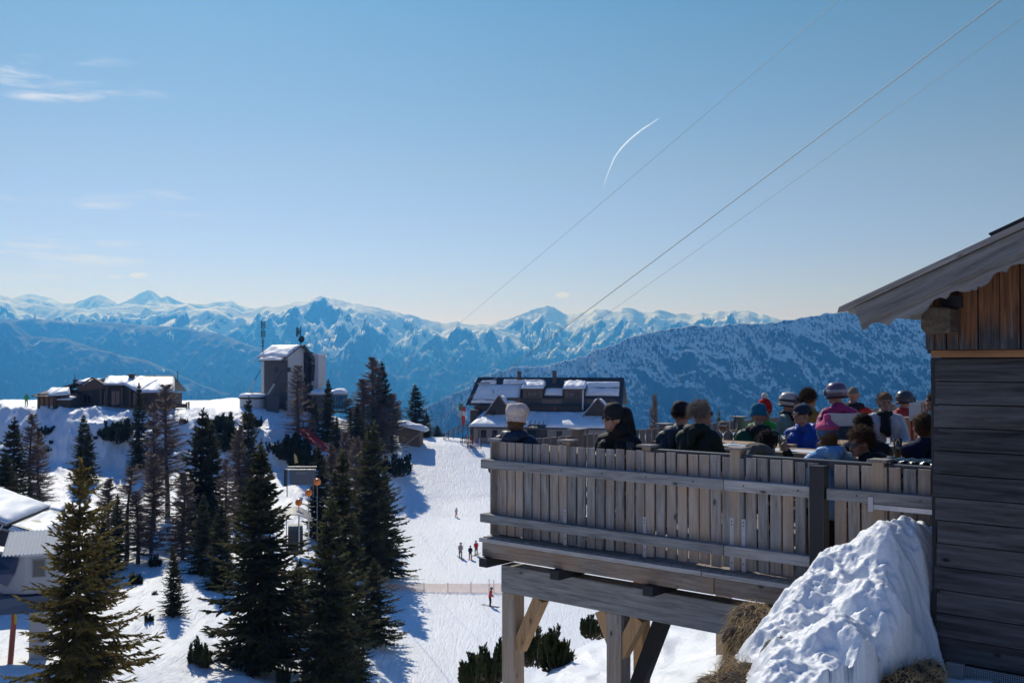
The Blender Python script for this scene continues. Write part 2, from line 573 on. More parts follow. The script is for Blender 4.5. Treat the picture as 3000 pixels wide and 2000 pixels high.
M_far = mountain_mat("far_peak_snow_and_rock", -200, 0.6, scl=0.6, steep=(0.52, 0.64))
M_mid = mountain_mat("snow_range", 90, 0.75, scl=1.0, steep=(0.50, 0.60), clearings=0.70, forest_soft=70.0, snow=(0.9, 0.92, 0.94))
M_for = mountain_mat("forested_ridge", 700, 0.3, scl=1.1, steep=(0.2, 0.4), clearings=0.70, dark=(0.02, 0.032, 0.035))
M_for2 = mountain_mat("forested_ridge_with_clearings", 560, 0.3, scl=1.0, steep=(0.3, 0.5), clearings=0.68, dark=(0.022, 0.034, 0.036))
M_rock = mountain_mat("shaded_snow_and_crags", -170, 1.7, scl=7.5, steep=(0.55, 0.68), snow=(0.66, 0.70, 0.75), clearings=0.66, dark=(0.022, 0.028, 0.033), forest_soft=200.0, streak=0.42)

range_mesh("mountain", [(-420, 880), (30, 872), (60, 862), (90, 857), (150, 868), (180, 885), (215, 888), (265, 865), (295, 859), (320, 873), (345, 888), (370, 880),
           (400, 862), (430, 850), (445, 851), (470, 869), (490, 863), (540, 886), (600, 888), (640, 886), (665, 884), (678, 880), (692, 890), (760, 905), (900, 940), (3420, 990)],
           14500, 3200, -900, M_far, "pale farthest range with three rounded summits on the skyline", 1150, 350, seed=3, ny=130, crest_n=0.0012)
range_mesh("mountain", [(-420, 835), (-100, 855), (0, 868), (20, 871), (51, 882), (120, 893), (200, 906), (270, 912), (340, 896), (400, 892), (470, 893), (540, 890), (600, 902), (700, 932), (800, 960), (1000, 1010), (3420, 1100)],
           11800, 4600, -1000, M_mid, "broad snowy range under the far summits with long lit snow fields", 900, 330, seed=14, ny=240, detail=0.4, crest_n=0.0022, shear=-0.7)
range_mesh("mountain", [(-420, 1100), (300, 1020), (450, 960), (560, 915), (634, 893), (700, 905), (736, 902), (777, 889), (804, 894), (838, 888), (872, 885), (906, 880), (927, 869), (940, 868), (961, 877), (995, 888), (1060, 899),
           (1094, 904), (1128, 906), (1172, 919), (1213, 929), (1247, 929), (1281, 938), (1332, 940), (1400, 951), (1440, 956), (1520, 985), (1620, 1020), (1800, 1060), (3420, 1200)],
           11000, 4600, -1100, M_mid, "snow mountain with a blunt summit behind the grey station tower", 850, 330, seed=25, ny=240, detail=0.4, crest_n=0.0022, shear=0.5)
range_mesh("mountain", [(-420, 1100), (1200, 1010), (1404, 950), (1438, 953), (1458, 945), (1527, 918), (1581, 898), (1601, 892), (1622, 896), (1663, 915), (1700, 911), (1731, 908), (1771, 903), (1800, 910), (1840, 901), (1880, 913),
           (1935, 908), (1982, 918), (2050, 913), (2139, 911), (2207, 915), (2288, 934), (2500, 950), (3420, 960)],
           12000, 4400, -1100, M_mid, "snow range with a pyramid summit above the lodge roof", 800, 320, seed=37, ny=220, detail=0.4, crest_n=0.0018, shear=0.6)
range_mesh("mountain", [(-420, 925), (0, 932), (200, 941), (374, 946), (545, 962), (647, 980), (708, 1003), (749, 1018), (850, 1050), (960, 1078), (1080, 1085), (1250, 1110), (1400, 1150), (3420, 1300)],
           9300, 3000, -1150, M_for2, "forested blue ridge with small white clearings behind the tower", 800, 330, seed=48, ny=170, crest_n=0.0012, shear=-0.4, detail=0.6)
range_mesh("mountain", [(-420, 915), (0, 935), (34, 938), (68, 966), (95, 984), (150, 990), (204, 997), (272, 1018), (340, 1038), (426, 1056), (511, 1089), (596, 1127), (698, 1161), (783, 1209), (900, 1270), (3420, 1800)],
           8000, 2600, -1200, M_for, "dark blue forested ridge falling away behind the alpine hut", 650, 290, seed=59, ny=170, crest_n=0.0012, shear=-0.4, detail=0.6)
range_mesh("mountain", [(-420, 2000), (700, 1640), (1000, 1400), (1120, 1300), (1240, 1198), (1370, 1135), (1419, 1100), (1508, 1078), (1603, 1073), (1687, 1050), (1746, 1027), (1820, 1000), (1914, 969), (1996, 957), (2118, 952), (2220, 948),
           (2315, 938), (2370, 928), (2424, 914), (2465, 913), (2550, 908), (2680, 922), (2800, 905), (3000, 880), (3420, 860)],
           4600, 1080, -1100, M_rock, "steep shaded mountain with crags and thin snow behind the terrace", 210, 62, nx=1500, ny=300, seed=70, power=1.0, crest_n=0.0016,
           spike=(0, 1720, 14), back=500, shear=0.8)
# valley floor under everything
vf = MB()
vf.add([(-13900, -50, -1500), (13900, -50, -1500), (13900, 16500, -1500), (-13900, 16500, -1500)], [(0, 1, 2, 3)])
o = vf.build("valley_floor", M_for)
tag(o, "valley floor far below the ski area", "valley", kind="structure")

# ------------------------------------------------------------------ ski area terrain: profiles (distance, height) for columns of the view
PROF = {
    -500: [(16, -14), (30, -15), (50, -16.6), (80, -18), (110, -18.6), (140, -17.2), (151, -15.4), (158, -9.2), (163, -7.2), (185, -7.0), (205, -14), (290, -90)],
    80: [(16, -14), (30, -15), (50, -16.8), (60, -17.4), (80, -18.2), (110, -18.6), (140, -16.9), (151, -15.2), (157, -9.4), (162, -7.0), (185, -6.8), (205, -14), (290, -90)],
    300: [(16, -14), (30, -15.5), (52, -17.2), (70, -19.0), (90, -19.3), (110, -19.3), (140, -17.0), (150, -16.0), (157, -10.0), (161, -7.7), (170, -7.4), (190, -7.4), (210, -14), (290, -90)],
    560: [(16, -14), (30, -16.5), (52, -19.0), (70, -19.8), (90, -20), (110, -19.9), (140, -17.6), (150, -16.2), (158, -10.4), (164, -7.6), (175, -7.0), (190, -7.4), (210, -14), (290, -90)],
    720: [(16, -14), (30, -17.5), (54, -20.0), (63, -19.9), (70, -20.3), (90, -20.6), (112, -20.0), (140, -17.6), (150, -16.4), (159, -10.6), (165, -7.4), (172, -6.6), (190, -7.0), (210, -14), (290, -90)],
    900: [(16, -14), (30, -18.5), (54, -21.4), (60, -21.0), (68, -21.6), (90, -21.5), (112, -20.6), (140, -17.6), (150, -16.2), (160, -12.0), (168, -8.6), (176, -8.0), (190, -8.8), (210, -16), (290, -90)],
    1020: [(16, -14), (30, -19.5), (56, -22.6), (70, -22.6), (90, -22.3), (112, -21.6), (140, -19.4), (155, -16.4), (165, -12.6), (175, -10.2), (186, -10.6), (210, -18), (290, -90)],
    1110: [(16, -14), (30, -20), (56, -23.8), (75, -23.2), (90, -22.9), (103, -22.9), (106, -23.1), (125, -22.7), (145, -21.2), (160, -17.6), (172, -13.4), (180, -11.8), (190, -12.8), (215, -20), (290, -90)],
    1180: [(16, -14), (30, -20), (56, -24.4), (75, -23.6), (99, -23.2), (104, -23.1), (107, -23.5), (125, -23.2), (150, -22.2), (158, -20.8), (170, -17.6), (181, -14.2), (188, -13.9), (200, -15), (225, -26), (290, -90)],
    1300: [(16, -14), (30, -20), (56, -24.6), (75, -23.7), (99, -23.4), (104, -23.2), (107, -23.6), (125, -23.3), (150, -22.7), (158, -21.5), (170, -18.2), (182, -14.6), (188, -13.9), (196, -14.2), (225, -26), (290, -90)],
    1420: [(16, -14), (30, -20), (56, -24.6), (75, -23.8), (99, -23.4), (104, -23.2), (107, -23.6), (125, -23.3), (150, -22.7), (160, -21.2), (172, -18.2), (183, -15.2), (190, -14.9), (205, -15.1), (228, -26), (290, -90)],
    1700: [(16, -14), (30, -20), (56, -24.6), (75, -23.8), (125, -23.4), (150, -22.7), (160, -21.4), (172, -18.6), (183, -15.4), (192, -14.9), (207, -15.1), (230, -26), (290, -90)],
    2000: [(16, -12), (30, -19), (56, -24.6), (90, -23.8), (125, -23.4), (150, -21.0), (165, -18.0), (185, -14.5), (205, -14.0), (225, -22), (290, -90)],
    3600: [(16, -10), (30, -18), (56, -24), (90, -23), (125, -21), (150, -18.0), (185, -15.0), (205, -15), (225, -22), (290, -90)],
}
PK = sorted(PROF)
TY = np.concatenate([np.linspace(14, 40, 40), np.linspace(40.5, 215, 420), np.linspace(216, 290, 30)])
TP = np.concatenate([np.linspace(-500, 0, 60), np.linspace(3, 1900, 640), np.linspace(1910, 3600, 90)])
def _prof_grid(pcols, Ys):
    A = np.array([np.interp(Ys, *zip(*PROF[k])) for k in PK])
    ker = np.exp(-np.linspace(-2, 2, 9) ** 2); ker /= ker.sum()
    out = np.empty((len(Ys), len(pcols)))
    for j in range(len(Ys)):
        out[j] = np.interp(pcols, PK, A[:, j])
    k2 = np.exp(-np.linspace(-2, 2, 25) ** 2); k2 /= k2.sum()
    out = np.apply_along_axis(lambda c: np.convolve(np.pad(c, 4, 'edge'), ker, 'valid'), 0, out)
    out = np.apply_along_axis(lambda c: np.convolve(np.pad(c, 12, 'edge'), k2, 'valid'), 1, out)
    return out
_UP = np.arange(-500, 3601, 5.0)
_UG = _prof_grid(_UP, TY)
TZ = np.array([np.interp(TP, _UP, r) for r in _UG])
_PX, _YY = np.meshgrid(TP, TY)
_XX = (_PX - 1500) / F * _YY
piste = smoothstep(1120, 1200, _PX + fbm(_YY / 9, _PX * 0, 2, 5) * 30) * smoothstep(60, 75, _YY)
rough = 1 - 0.93 * piste
face = smoothstep(146, 152, _YY) * smoothstep(166, 158, _YY) * (1 - piste)
TZ = TZ + rough * (fbm(_XX / 8, _YY / 8, 4, 1, 0.42) * 0.42 + fbm(_XX / 1.8, _YY / 1.8, 3, 8) * 0.075) + face * ridged(_XX / 6, _YY / 8, 5, 17) * 1.7
TZ = TZ + piste * (fbm(_XX / 16, _YY / 16, 3, 4) * 0.12)
def gz(px, Y):
    """terrain height at view column px and distance Y"""
    j = np.clip(np.searchsorted(TY, Y) - 1, 0, len(TY) - 2)
    i = np.clip(np.searchsorted(TP, px) - 1, 0, len(TP) - 2)
    tj = (Y - TY[j]) / (TY[j + 1] - TY[j]); ti = (px - TP[i]) / (TP[i + 1] - TP[i])
    return float((TZ[j, i] * (1 - ti) + TZ[j, i + 1] * ti) * (1 - tj) + (TZ[j + 1, i] * (1 - ti) + TZ[j + 1, i + 1] * ti) * tj)
def ground(px, Y):
    return Vector(((px - 1500) / F * Y, Y, gz(px, Y)))

M_snow = snowmat("piste_snow", bumps=((0.35, 0.22, 0.6), (1.6, 0.10, 0.6), (6.0, 0.03, 0.6)), tracks=True)
o = np_mesh("snow_terrain", np.stack([_XX, _YY, TZ], -1).reshape(-1, 3), grid_faces(len(TY), len(TP)), M_snow, smooth=True)
tag(o, "snow covered ski area with the groomed piste and the bluff", "snow slope", kind="structure")

# ------------------------------------------------------------------ the near slope the terrace stands on
def tps(ctrl, X, Y):
    C = np.array(ctrl, float)
    def U(r2):
        return r2 * np.log(r2 + 1e-9)
    n = len(C)
    K = U((C[:, None, 0] - C[None, :, 0]) ** 2 + (C[:, None, 1] - C[None, :, 1]) ** 2) + np.eye(n) * 0.02
    A = np.zeros((n + 3, n + 3))
    A[:n, :n] = K; A[:n, n] = 1; A[:n, n + 1:] = C[:, :2]; A[n, :n] = 1; A[n + 1:, :n] = C[:, :2].T
    w = np.linalg.solve(A, np.concatenate([C[:, 2], [0, 0, 0]]))
    out = w[n] + w[n + 1] * X + w[n + 2] * Y
    for i in range(n):
        out = out + w[i] * U((X - C[i, 0]) ** 2 + (Y - C[i, 1]) ** 2)
    return out
def P3(px, py, Y):
    p = W(px, py, Y)
    return (p.x, p.y, p.z)
near_ctrl = [P3(1480, 2060, 16.5), P3(1545, 1992, 17), P3(1640, 1925, 17.2), P3(1760, 1872, 17.5), P3(1900, 1846, 17.8), P3(2100, 1812, 18), P3(2400, 1780, 18), P3(2900, 1740, 17.6),
             P3(1700, 2010, 14.5), P3(1900, 1955, 15), P3(2080, 1925, 14.4), P3(2000, 2060, 12), P3(2140, 2030, 7.6), P3(2180, 2010, 7.4), P3(2300, 2080, 6.4), P3(2600, 2030, 6.6), P3(2750, 2030, 6.7), P3(3000, 2075, 6.2),
             P3(2400, 1880, 10.5), P3(2300, 1930, 11.5), P3(2800, 1840, 10.5),
             (-1.5, 12.5, -6.2), (-3, 12, -7.4), (-6, 12, -9.5), (-2, 17, -8.0), (0, 22, -9.2), (3, 24, -9.2), (6, 24, -9.4), (-6, 20, -14), (-8, 30, -19), (0, 32, -19), (8, 32, -19),
             (-3, 6, -5.0), (-5, 2, -4.5), (-1, 5, -3.6), (0.6, 6, -3.3), (0.3, 9, -4.3), (1.5, 3, -2.2), (0, 0.5, -1.9), (4, 0.5, -1.8), (6, 4, -1.9), (10, 12, -2.6), (12, 18, -5.5), (14, 30, -18), (-10, 8, -11)]
nx, ny = 330, 420
gx = np.linspace(-9, 13, nx); gy = np.concatenate([np.linspace(0.3, 15, 330), np.linspace(15.15, 32, 90)])
GX, GY = np.meshgrid(gx, gy)
NZ = tps(near_ctrl, GX, GY)
cell = 0.42
def dimples(X, Y, cell, seed):
    """melt hollows: distance to jittered points"""
    best = np.full(X.shape, 9.0)
    ix, iy = np.floor(X / cell), np.floor(Y / cell)
    for dx in (-1, 0, 1):
        for dy in (-1, 0, 1):
            jx = (ix + dx + _hash(ix + dx, iy + dy, seed)) * cell
            jy = (iy + dy + _hash(ix + dx, iy + dy, seed + 7)) * cell
            best = np.minimum(best, ((X - jx) ** 2 + (Y - jy) ** 2) / cell ** 2)
    return np.sqrt(best)
wv = fbm(GX * 2.2, GY * 2.2, 3, 77) * 0.12
NZ = NZ + fbm(GX / 1.1, GY / 1.1, 4, 61) * 0.07 + np.clip(dimples(GX + wv, GY - wv, 0.42, 5), 0, 0.8) * 0.09 - 0.05
M_nsnow = snowmat("old_granular_snow", (0.86, 0.88, 0.91), bumps=((2.5, 0.06, 0.5), (14.0, 0.02, 0.5), (70.0, 0.004, 0.4)), rough=0.45)
o = np_mesh("snow_slope", np.stack([GX, GY, NZ], -1).reshape(-1, 3), grid_faces(len(gy), nx), M_nsnow, smooth=True)
tag(o, "steep snow bank with melt hollows below the wooden terrace", "snow slope", kind="structure")
def nz_at(x, y):
    return float(tps(near_ctrl, np.array([x]), np.array([y]))[0])
# ------------------------------------------------------------------ timber terrace, in a frame turned with it:
# local x runs along the front railing (to the right and nearer), local y runs away from the camera, local z up
PHI = math.atan2(-0.651, 0.759)
A0 = Vector((-0.218, 10.9, 0.0))
DX, DY = Vector((0.759, -0.651, 0)), Vector((0.651, 0.759, 0))
def D2W(x, y, z):
    p = A0 + DX * x + DY * y
    return Vector((p.x, p.y, z))

LG, DG = (0.30, 0.285, 0.27), (0.13, 0.12, 0.115)
M_wz = wood("weathered_plank", 'z', (0.45, 0.445, 0.44), (0.17, 0.163, 0.16), warm=(0.36, 0.245, 0.165), warm_amt=0.68)
M_wx = wood("weathered_rail", 'x', (0.42, 0.42, 0.42), (0.20, 0.20, 0.205), warm=(0.36, 0.27, 0.2), warm_amt=0.2)
M_beam = wood("weathered_beam", 'x', (0.38, 0.33, 0.285), (0.13, 0.112, 0.10), warm=(0.40, 0.24, 0.135), warm_amt=1.0)
M_wy = wood("weathered_board", 'y', (0.34, 0.31, 0.29), (0.17, 0.15, 0.14), warm=(0.28, 0.19, 0.13), warm_amt=0.3)
M_big = wood("heavy_grey_beam", 'x', (0.36, 0.36, 0.36), (0.17, 0.17, 0.172), warm=(0.30, 0.25, 0.2), warm_amt=0.15)
M_post = wood("grey_post", 'z', (0.42, 0.385, 0.35), (0.18, 0.16, 0.145), warm=(0.38, 0.26, 0.165), warm_amt=0.75)
M_orange = wood("orange_bounce_timber", 'z', (0.50, 0.34, 0.20), (0.30, 0.17, 0.085), warm=(0.52, 0.28, 0.11), warm_amt=0.5)  # orange light bounced off the snow is painted into the brace colour
M_blk = plain("black_timber", (0.02, 0.02, 0.022), 0.7, var=0.4)
M_galv = plain("galvanised_steel", (0.55, 0.57, 0.6), 0.42, 0.75, 0.2, 30)
M_dmetal = plain("dark_metal", (0.05, 0.055, 0.06), 0.5, 0.5)
M_screw = plain("screw_head", (0.08, 0.08, 0.085), 0.45, 0.8)

FT = -0.838                      # top of the planks
ROT = PHI
rng = random.Random(4)

# --- substructure
deck = thing("terrace_deck", "raised timber terrace with a brown edge beam carried on heavy grey beams and posts", "terrace", A0, ROT)
XL, XR = 0.0, 4.62
fl = MB()                                       # floor boards, laid away from the camera
x = XL
while x < 5.9:
    w = 0.135
    fl.box(x, x + w - 0.008, -0.13, 13.4, -1.872 + rng.uniform(-.002, .002), -1.832)
    x += w
fl.build("floor_boards", M_wy, deck)
MB().box(XL - 0.03, 2.62, -0.165, -0.135, -1.885, -1.842).build("edge_board", M_wx, deck, bevel=0.004)
MB().box(2.628, XR, -0.165, -0.135, -1.885, -1.842).build("edge_board", M_wx, deck, bevel=0.004)
MB().box(0.0, 2.74, -0.150, -0.05, -2.035, -1.887).build("edge_beam", M_beam, deck, bevel=0.008)
MB().box(2.746, XR, -0.150, -0.05, -2.035, -1.887).build("edge_beam", M_beam, deck, bevel=0.008)
for jx in (0.075, 1.02, 2.1, 3.25, 4.3):
    MB().box(jx - 0.055, jx + 0.055, -0.22 if jx < 3 else -0.1, 13.2, -2.13, -2.037).build("joist", M_blk, deck, bevel=0.004)
MB().box(0.115, XR, 0.02, 0.22, -2.42, -2.133).build("main_beam", M_big, deck, bevel=0.012)
MB().box(0.07, 6.2, 4.6, 4.8, -2.42, -2.133).build("main_beam", M_big, deck, bevel=0.012)
MB().box(0.07, 6.2, 9.4, 9.6, -2.42, -2.133).build("main_beam", M_big, deck, bevel=0.012)
# posts
for (bx, by, zb) in ((0.2, 0.12, -6.5), (1.545, 0.12, -5.2), (0.155, 4.7, -12.5), (2.2, 4.7, -11.5), (4.6, 4.7, -10.5), (0.155, 9.5, -15.5), (2.4, 9.5, -15), (4.8, 9.5, -15)):
    MB().box(bx - 0.085, bx + 0.085, by - 0.085, by + 0.085, zb, -2.422).build("post", M_post, deck, bevel=0.008)
MB().box(1.215 - 0.06, 1.215 + 0.06, 0.95, 1.1, -6.5, -2.132).build("post", M_orange, deck, bevel=0.008)
def brace(x0, z0, x1, z1, y=0.12, w=0.12, name="brace", m=None):
    b = MB()
    d = Vector((x1 - x0, 0, z1 - z0)).normalized()
    nrm = Vector((-d.z, 0, d.x))
    b.beam((x0, y, z0), (x1, y, z1), w, 0.13, nrm)
    return b.build(name, m or M_orange, deck, bevel=0.006)
brace(0.285, -3.0, 0.585, -2.43)
brace(1.58, -2.87, 1.36, -2.43)
brace(1.58, -2.82, 1.80, -2.43)
bb = MB(); bb.beam((1.87, 0.5, -2.38), (1.36, 0.5, -3.6), 0.13, 0.14)
bb.build("strut", M_blk, deck, bevel=0.006)

# --- front railing
fen = thing("railing", "grey plank railing along the front of the terrace with two long rails", "railing", A0, ROT)
GAP_POSTS = (1.00, 1.92, 2.83, 2.955, 4.12)
x = 0.0
k = 0
pitch = 0.1135
while x < 4.62:
    w = 0.094 + rng.uniform(-0.004, 0.004)
    if not (3.60 < x + w / 2 < 3.74):
        zt = FT + rng.uniform(-0.006, 0.006)
        zb = -1.815 + rng.uniform(-0.008, 0.008)
        tl = rng.uniform(-0.004, 0.004)
        th = 0.022
        b = MB()
        b.hexa([(x + tl, 0.0, zb), (x + w + tl, 0.0, zb), (x + w + tl, th, zb), (x + tl, th, zb)],
               [(x - tl, 0.0, zt), (x + w - tl, 0.0, zt), (x + w - tl, th, zt), (x - tl, th, zt)])
        b.build("plank", M_wz, fen, bevel=0.003)
    x += pitch + rng.uniform(-0.003, 0.003)
for (x0, x1, z0, z1) in ((-0.08, 2.80, -1.125, -1.03), (2.806, 3.60, -1.125, -1.03), (3.745, 4.64, -1.125, -1.03), (-0.09, 2.80, -1.695, -1.605), (2.806, 3.60, -1.695, -1.605)):
    MB().box(x0, x1, -0.085, -0.002, z0, z1).build("rail", M_wx, fen, bevel=0.006)
# handrail behind the planks, on the right part
MB().box(1.95, 4.64, 0.03, 0.115, -0.885, -0.815).build("handrail", plain("dark_handrail", (0.06, 0.065, 0.075), 0.6), fen, bevel=0.006)
# posts behind the planks with square caps
for px_, z_ in ((0.98, -0.80), (1.93, -0.80), (2.87, -0.775), (4.14, -0.80)):
    p = MB().box(px_ - 0.048, px_ + 0.048, -0.004 if px_ > 2 else 0.02, 0.11, -1.83, z_).build("railing_post", M_post, fen, bevel=0.004)
    c = MB()
    c.hexa([(px_ - .085, -.03, z_), (px_ + .085, -.03, z_), (px_ + .085, .14, z_), (px_ - .085, .14, z_)],
           [(px_ - .078, -.023, z_ + .022), (px_ + .078, -.023, z_ + .022), (px_ + .078, .133, z_ + .022), (px_ - .078, .133, z_ + .022)])
    c.build("post_cap", M_post, p, bevel=0.004)
MB().box(-0.02, 0.10, 0.0, 0.12, -1.83, FT - 0.004).build("railing_post", M_post, fen, bevel=0.004)
cc = MB(); cc.hexa([(-.05, -.02, FT + .0), (.13, -.02, FT), (.13, .15, FT), (-.05, .15, FT)], [(-.04, -.01, FT + .026), (.12, -.01, FT + .026), (.12, .14, FT + .026), (-.04, .14, FT + .026)])
cc.build("post_cap", M_wx, fen, bevel=0.004)
# dark steel post in front
MB().box(3.61, 3.735, -0.11, 0.0, -2.05, -0.852).build("steel_post", plain("black_stained_post", (0.022, 0.023, 0.026), 0.45, var=0.3), fen, bevel=0.006)
# galvanised straps
for (sx, z0, z1) in ((0.99, -1.86, -1.47), (1.93, -1.86, -1.45), (2.84, -1.862, -1.37), (2.955, -1.862, -1.37)):
    st = MB().box(sx - 0.019, sx + 0.019, -0.006, -0.0015, z0, z1).build("steel_strap", M_galv, fen)
    for zz in (z0 + .03, z0 + .1, z1 - .03, z1 - .06):
        MB().lathe([(0.0, 0.0), (0.006, 0.0), (0.006, 0.004), (0.0, 0.004)], 8, Matrix.Translation((sx, -0.006, zz)) @ Matrix.Rotation(R(90), 4, 'X')).build("screw", M_screw, st)
MB().box(4.095, 4.135, -0.094, -0.087, -1.185, -1.07).build("steel_plate", M_galv, fen)
MB().box(4.14, 4.60, -0.094, -0.087, -1.165, -1.127).build("steel_strap", M_galv, fen)
for i in range(9):
    xx = 0.5 + i * 0.5
    MB().lathe([(0.0, 0.0), (0.007, 0.0), (0.007, 0.004), (0.0, 0.004)], 8, Matrix.Translation((xx, -0.086, -1.07)) @ Matrix.Rotation(R(90), 4, 'X')).build("screw", M_screw, fen)

# --- the railing that runs away from the camera on the far side of the terrace
fen2 = thing("railing", "far plank railing running back from the terrace corner behind the guests", "railing", A0, ROT)
y = 0.16
while y < 13.3:
    zt = FT - 0.02 + rng.uniform(-0.005, 0.005)
    b = MB().box(0.0, 0.022, y, y + 0.105, -1.815, zt)
    b.build("plank", M_wz, fen2, bevel=0.003)
    y += 0.14
for z0, z1 in ((-1.125, -1.03), (-1.695, -1.605)):
    MB().box(-0.085, -0.002, 0.0, 13.35, z0, z1).build("rail", M_wy, fen2, bevel=0.006)
for yy, hh in ((1.42, 0.045), (3.3, 0.02), (5.3, 0.03), (7.3, 0.06), (9.3, 0.02), (11.3, 0.03), (13.2, 0.02)):
    p = MB().box(0.024, 0.13, yy - .055, yy + .055, -1.83, FT + hh).build("railing_post", M_post, fen2, bevel=0.004)
    MB().box(-0.01, 0.17, yy - .095, yy + .095, FT + hh, FT + hh + 0.022).build("post_cap", M_wx, p, bevel=0.004)

# ------------------------------------------------------------------ hut on the right
H0 = Vector((2.969, 7.2, 0.0))
hut = thing("timber_hut", "dark weathered timber hut corner with a carved bargeboard and brown gable boarding", "hut", H0, ROT)
def HP(px, py, out=0.0):
    """local hut coordinates of photo pixel (px, py) on the plane 'out' metres in front of the wall"""
    n = Vector((-0.651, -0.759, 0))
    P = H0 + n * out
    kx = (px - 1500) / F
    # approximate Y/X ratio with the exact ray
    best = None
    d = W(px, py, 1.0)
    # (P + t DX) parallel to (d.x, d.y): cross = 0
    t = (P.y * d.x - P.x * d.y) / (DX.x * d.y - DX.y * d.x)
    Q = P + DX * t
    s = Q.y / d.y
    return (t, -out, d.z * s)
M_dark = wood("blackened_board", 'x', (0.13, 0.133, 0.14), (0.012, 0.013, 0.016), warm=(0.09, 0.07, 0.055), warm_amt=0.25, rough=0.6, grain=0.55)
M_gable = wood("brown_gable_board", 'z', (0.24, 0.115, 0.05), (0.075, 0.034, 0.018), warm=(0.30, 0.14, 0.055), warm_amt=0.4, rough=0.6)
def gable_mat():
    """brown boards that have greyed and blackened towards their lower ends, with pale streaks"""
    m, nt, b = newmat("sun_scorched_gable_board")
    co = objcoord(nt, (22, 22, 1.2))
    co1 = objcoord(nt, rnd=False)
    fine = N(nt, 'ShaderNodeTexNoise', Vector=co, Scale=2.5, Detail=7.0, Roughness=0.65, Distortion=0.5)
    brown = ramp(nt, fine.outputs[0], [(0.3, (0.05, 0.022, 0.012)), (0.5, (0.17, 0.075, 0.032)), (0.7, (0.27, 0.135, 0.06))])
    grey = ramp(nt, fine.outputs[0], [(0.3, (0.016, 0.017, 0.02)), (0.52, (0.055, 0.055, 0.06)), (0.72, (0.15, 0.145, 0.14))])
    z = N(nt, 'ShaderNodeSeparateXYZ', Vector=co1).outputs[2]
    oi = N(nt, 'ShaderNodeObjectInfo')
    ns = N(nt, 'ShaderNodeTexNoise', Vector=objcoord(nt, (30, 30, 2.0)), Scale=1.0, Detail=4.0)
    lim = math_n(nt, 'ADD', z, math_n(nt, 'ADD', math_n(nt, 'MULTIPLY', math_n(nt, 'SUBTRACT', ns.outputs[0], 0.5), 0.5), math_n(nt, 'MULTIPLY', oi.outputs['Random'], 0.12)))
    f = N(nt, 'ShaderNodeMapRange', Value=lim, From_Min=0.20, From_Max=0.34).outputs[0]
    nt.links.new(mixc(nt, f, grey, brown), b.inputs['Base Color'])
    b.inputs['Roughness'].default_value = 0.6
    b.inputs['Specular IOR Level'].default_value = 0.3
    bp = N(nt, 'ShaderNodeBump', Strength=0.5, Distance=0.006, Height=fine.outputs[0])
    nt.links.new(bp.outputs[0], b.inputs['Normal'])
    return m
M_gab = gable_mat()
zlow = -2.07
ztop = 0.03
nb = 13
hb = (ztop - zlow) / nb
WX = 2.6
for i in range(nb):
    z0 = zlow + i * hb
    b = MB()
    o0 = rng.uniform(-0.02, 0.012)                # ragged ends at the corner
    yo = rng.uniform(-0.006, 0.006)
    b.hexa([(o0, yo - 0.004, z0), (WX, yo - 0.004, z0), (WX, 0.04, z0), (o0, 0.04, z0)],
           [(o0, yo + 0.006, z0 + hb - 0.006), (WX, yo + 0.006, z0 + hb - 0.006), (WX, 0.04, z0 + hb - 0.006), (o0, 0.04, z0 + hb - 0.006)])
    b.build("wall_board", M_dark, hut, bevel=0.004)
MB().box(0.03, WX - .02, 0.042, 3.0, zlow, 0.72).build("wall_core", M_blk, hut)
MB().box(-0.03, 0.022, 0.01, 3.0, zlow + 0.03, 0.03).build("corner_board", M_blk, hut, bevel=0.004)
# torn roofing felt at the corner
tf = MB()
for (za, zb2, ox) in ((-1.44, -1.78, 0.065), (-1.83, -2.02, 0.05), (-1.1, -1.25, 0.02)):
    tf.prism([(0.0, 0.012, za), (-ox, 0.005, zb2), (0.0, -0.001, zb2 - 0.03)], (0.004, 0.02, 0))
tf.build("felt_flap", M_blk, hut)
MB().box(-0.005, WX, -0.055, 0.0, 0.032, 0.082).build("sill_board", wood("orange_sill_board", 'x', (0.36, 0.18, 0.08), (0.13, 0.06, 0.03), warm=(0.4, 0.18, 0.07), warm_amt=0.4, grain=0.7), hut, bevel=0.005)
# gable boarding
gx0 = HP(2709, 1000, 0.07)[0]
roof_l = HP(2460, 909, 0.45); roof_r = HP(3000, 660, 0.45)
slope = (roof_r[2] - roof_l[2]) / (roof_r[0] - roof_l[0])
x = gx0
i = 0
while x < WX:
    w = rng.choice((0.085, 0.125, 0.11, 0.14))
    if i == 0: w = 0.07
    if i == 1: w = 0.075
    zr = roof_l[2] + slope * (x - roof_l[0]) - 0.10
    zr2 = roof_l[2] + slope * (x + w - roof_l[0]) - 0.10
    yo = -0.07 + (0.0 if i % 2 else 0.014)
    b = MB()
    b.hexa([(x, yo, 0.085), (x + w - 0.006, yo, 0.085), (x + w - 0.006, -0.03, 0.085), (x, -0.03, 0.085)],
           [(x, yo, zr), (x + w - 0.006, yo, zr2), (x + w - 0.006, -0.03, zr2), (x, -0.03, zr)])
    b.build("gable_board", M_gab, hut, bevel=0.004)
    x += w
    i += 1
MB().box(gx0, WX, -0.028, 0.04, 0.084, 0.44).build("gable_backing", M_blk, hut)
MB().box(gx0 + 0.004, gx0 + 0.05, -0.03, 2.9, 0.06, 0.40).build("side_boarding", M_gab, hut)
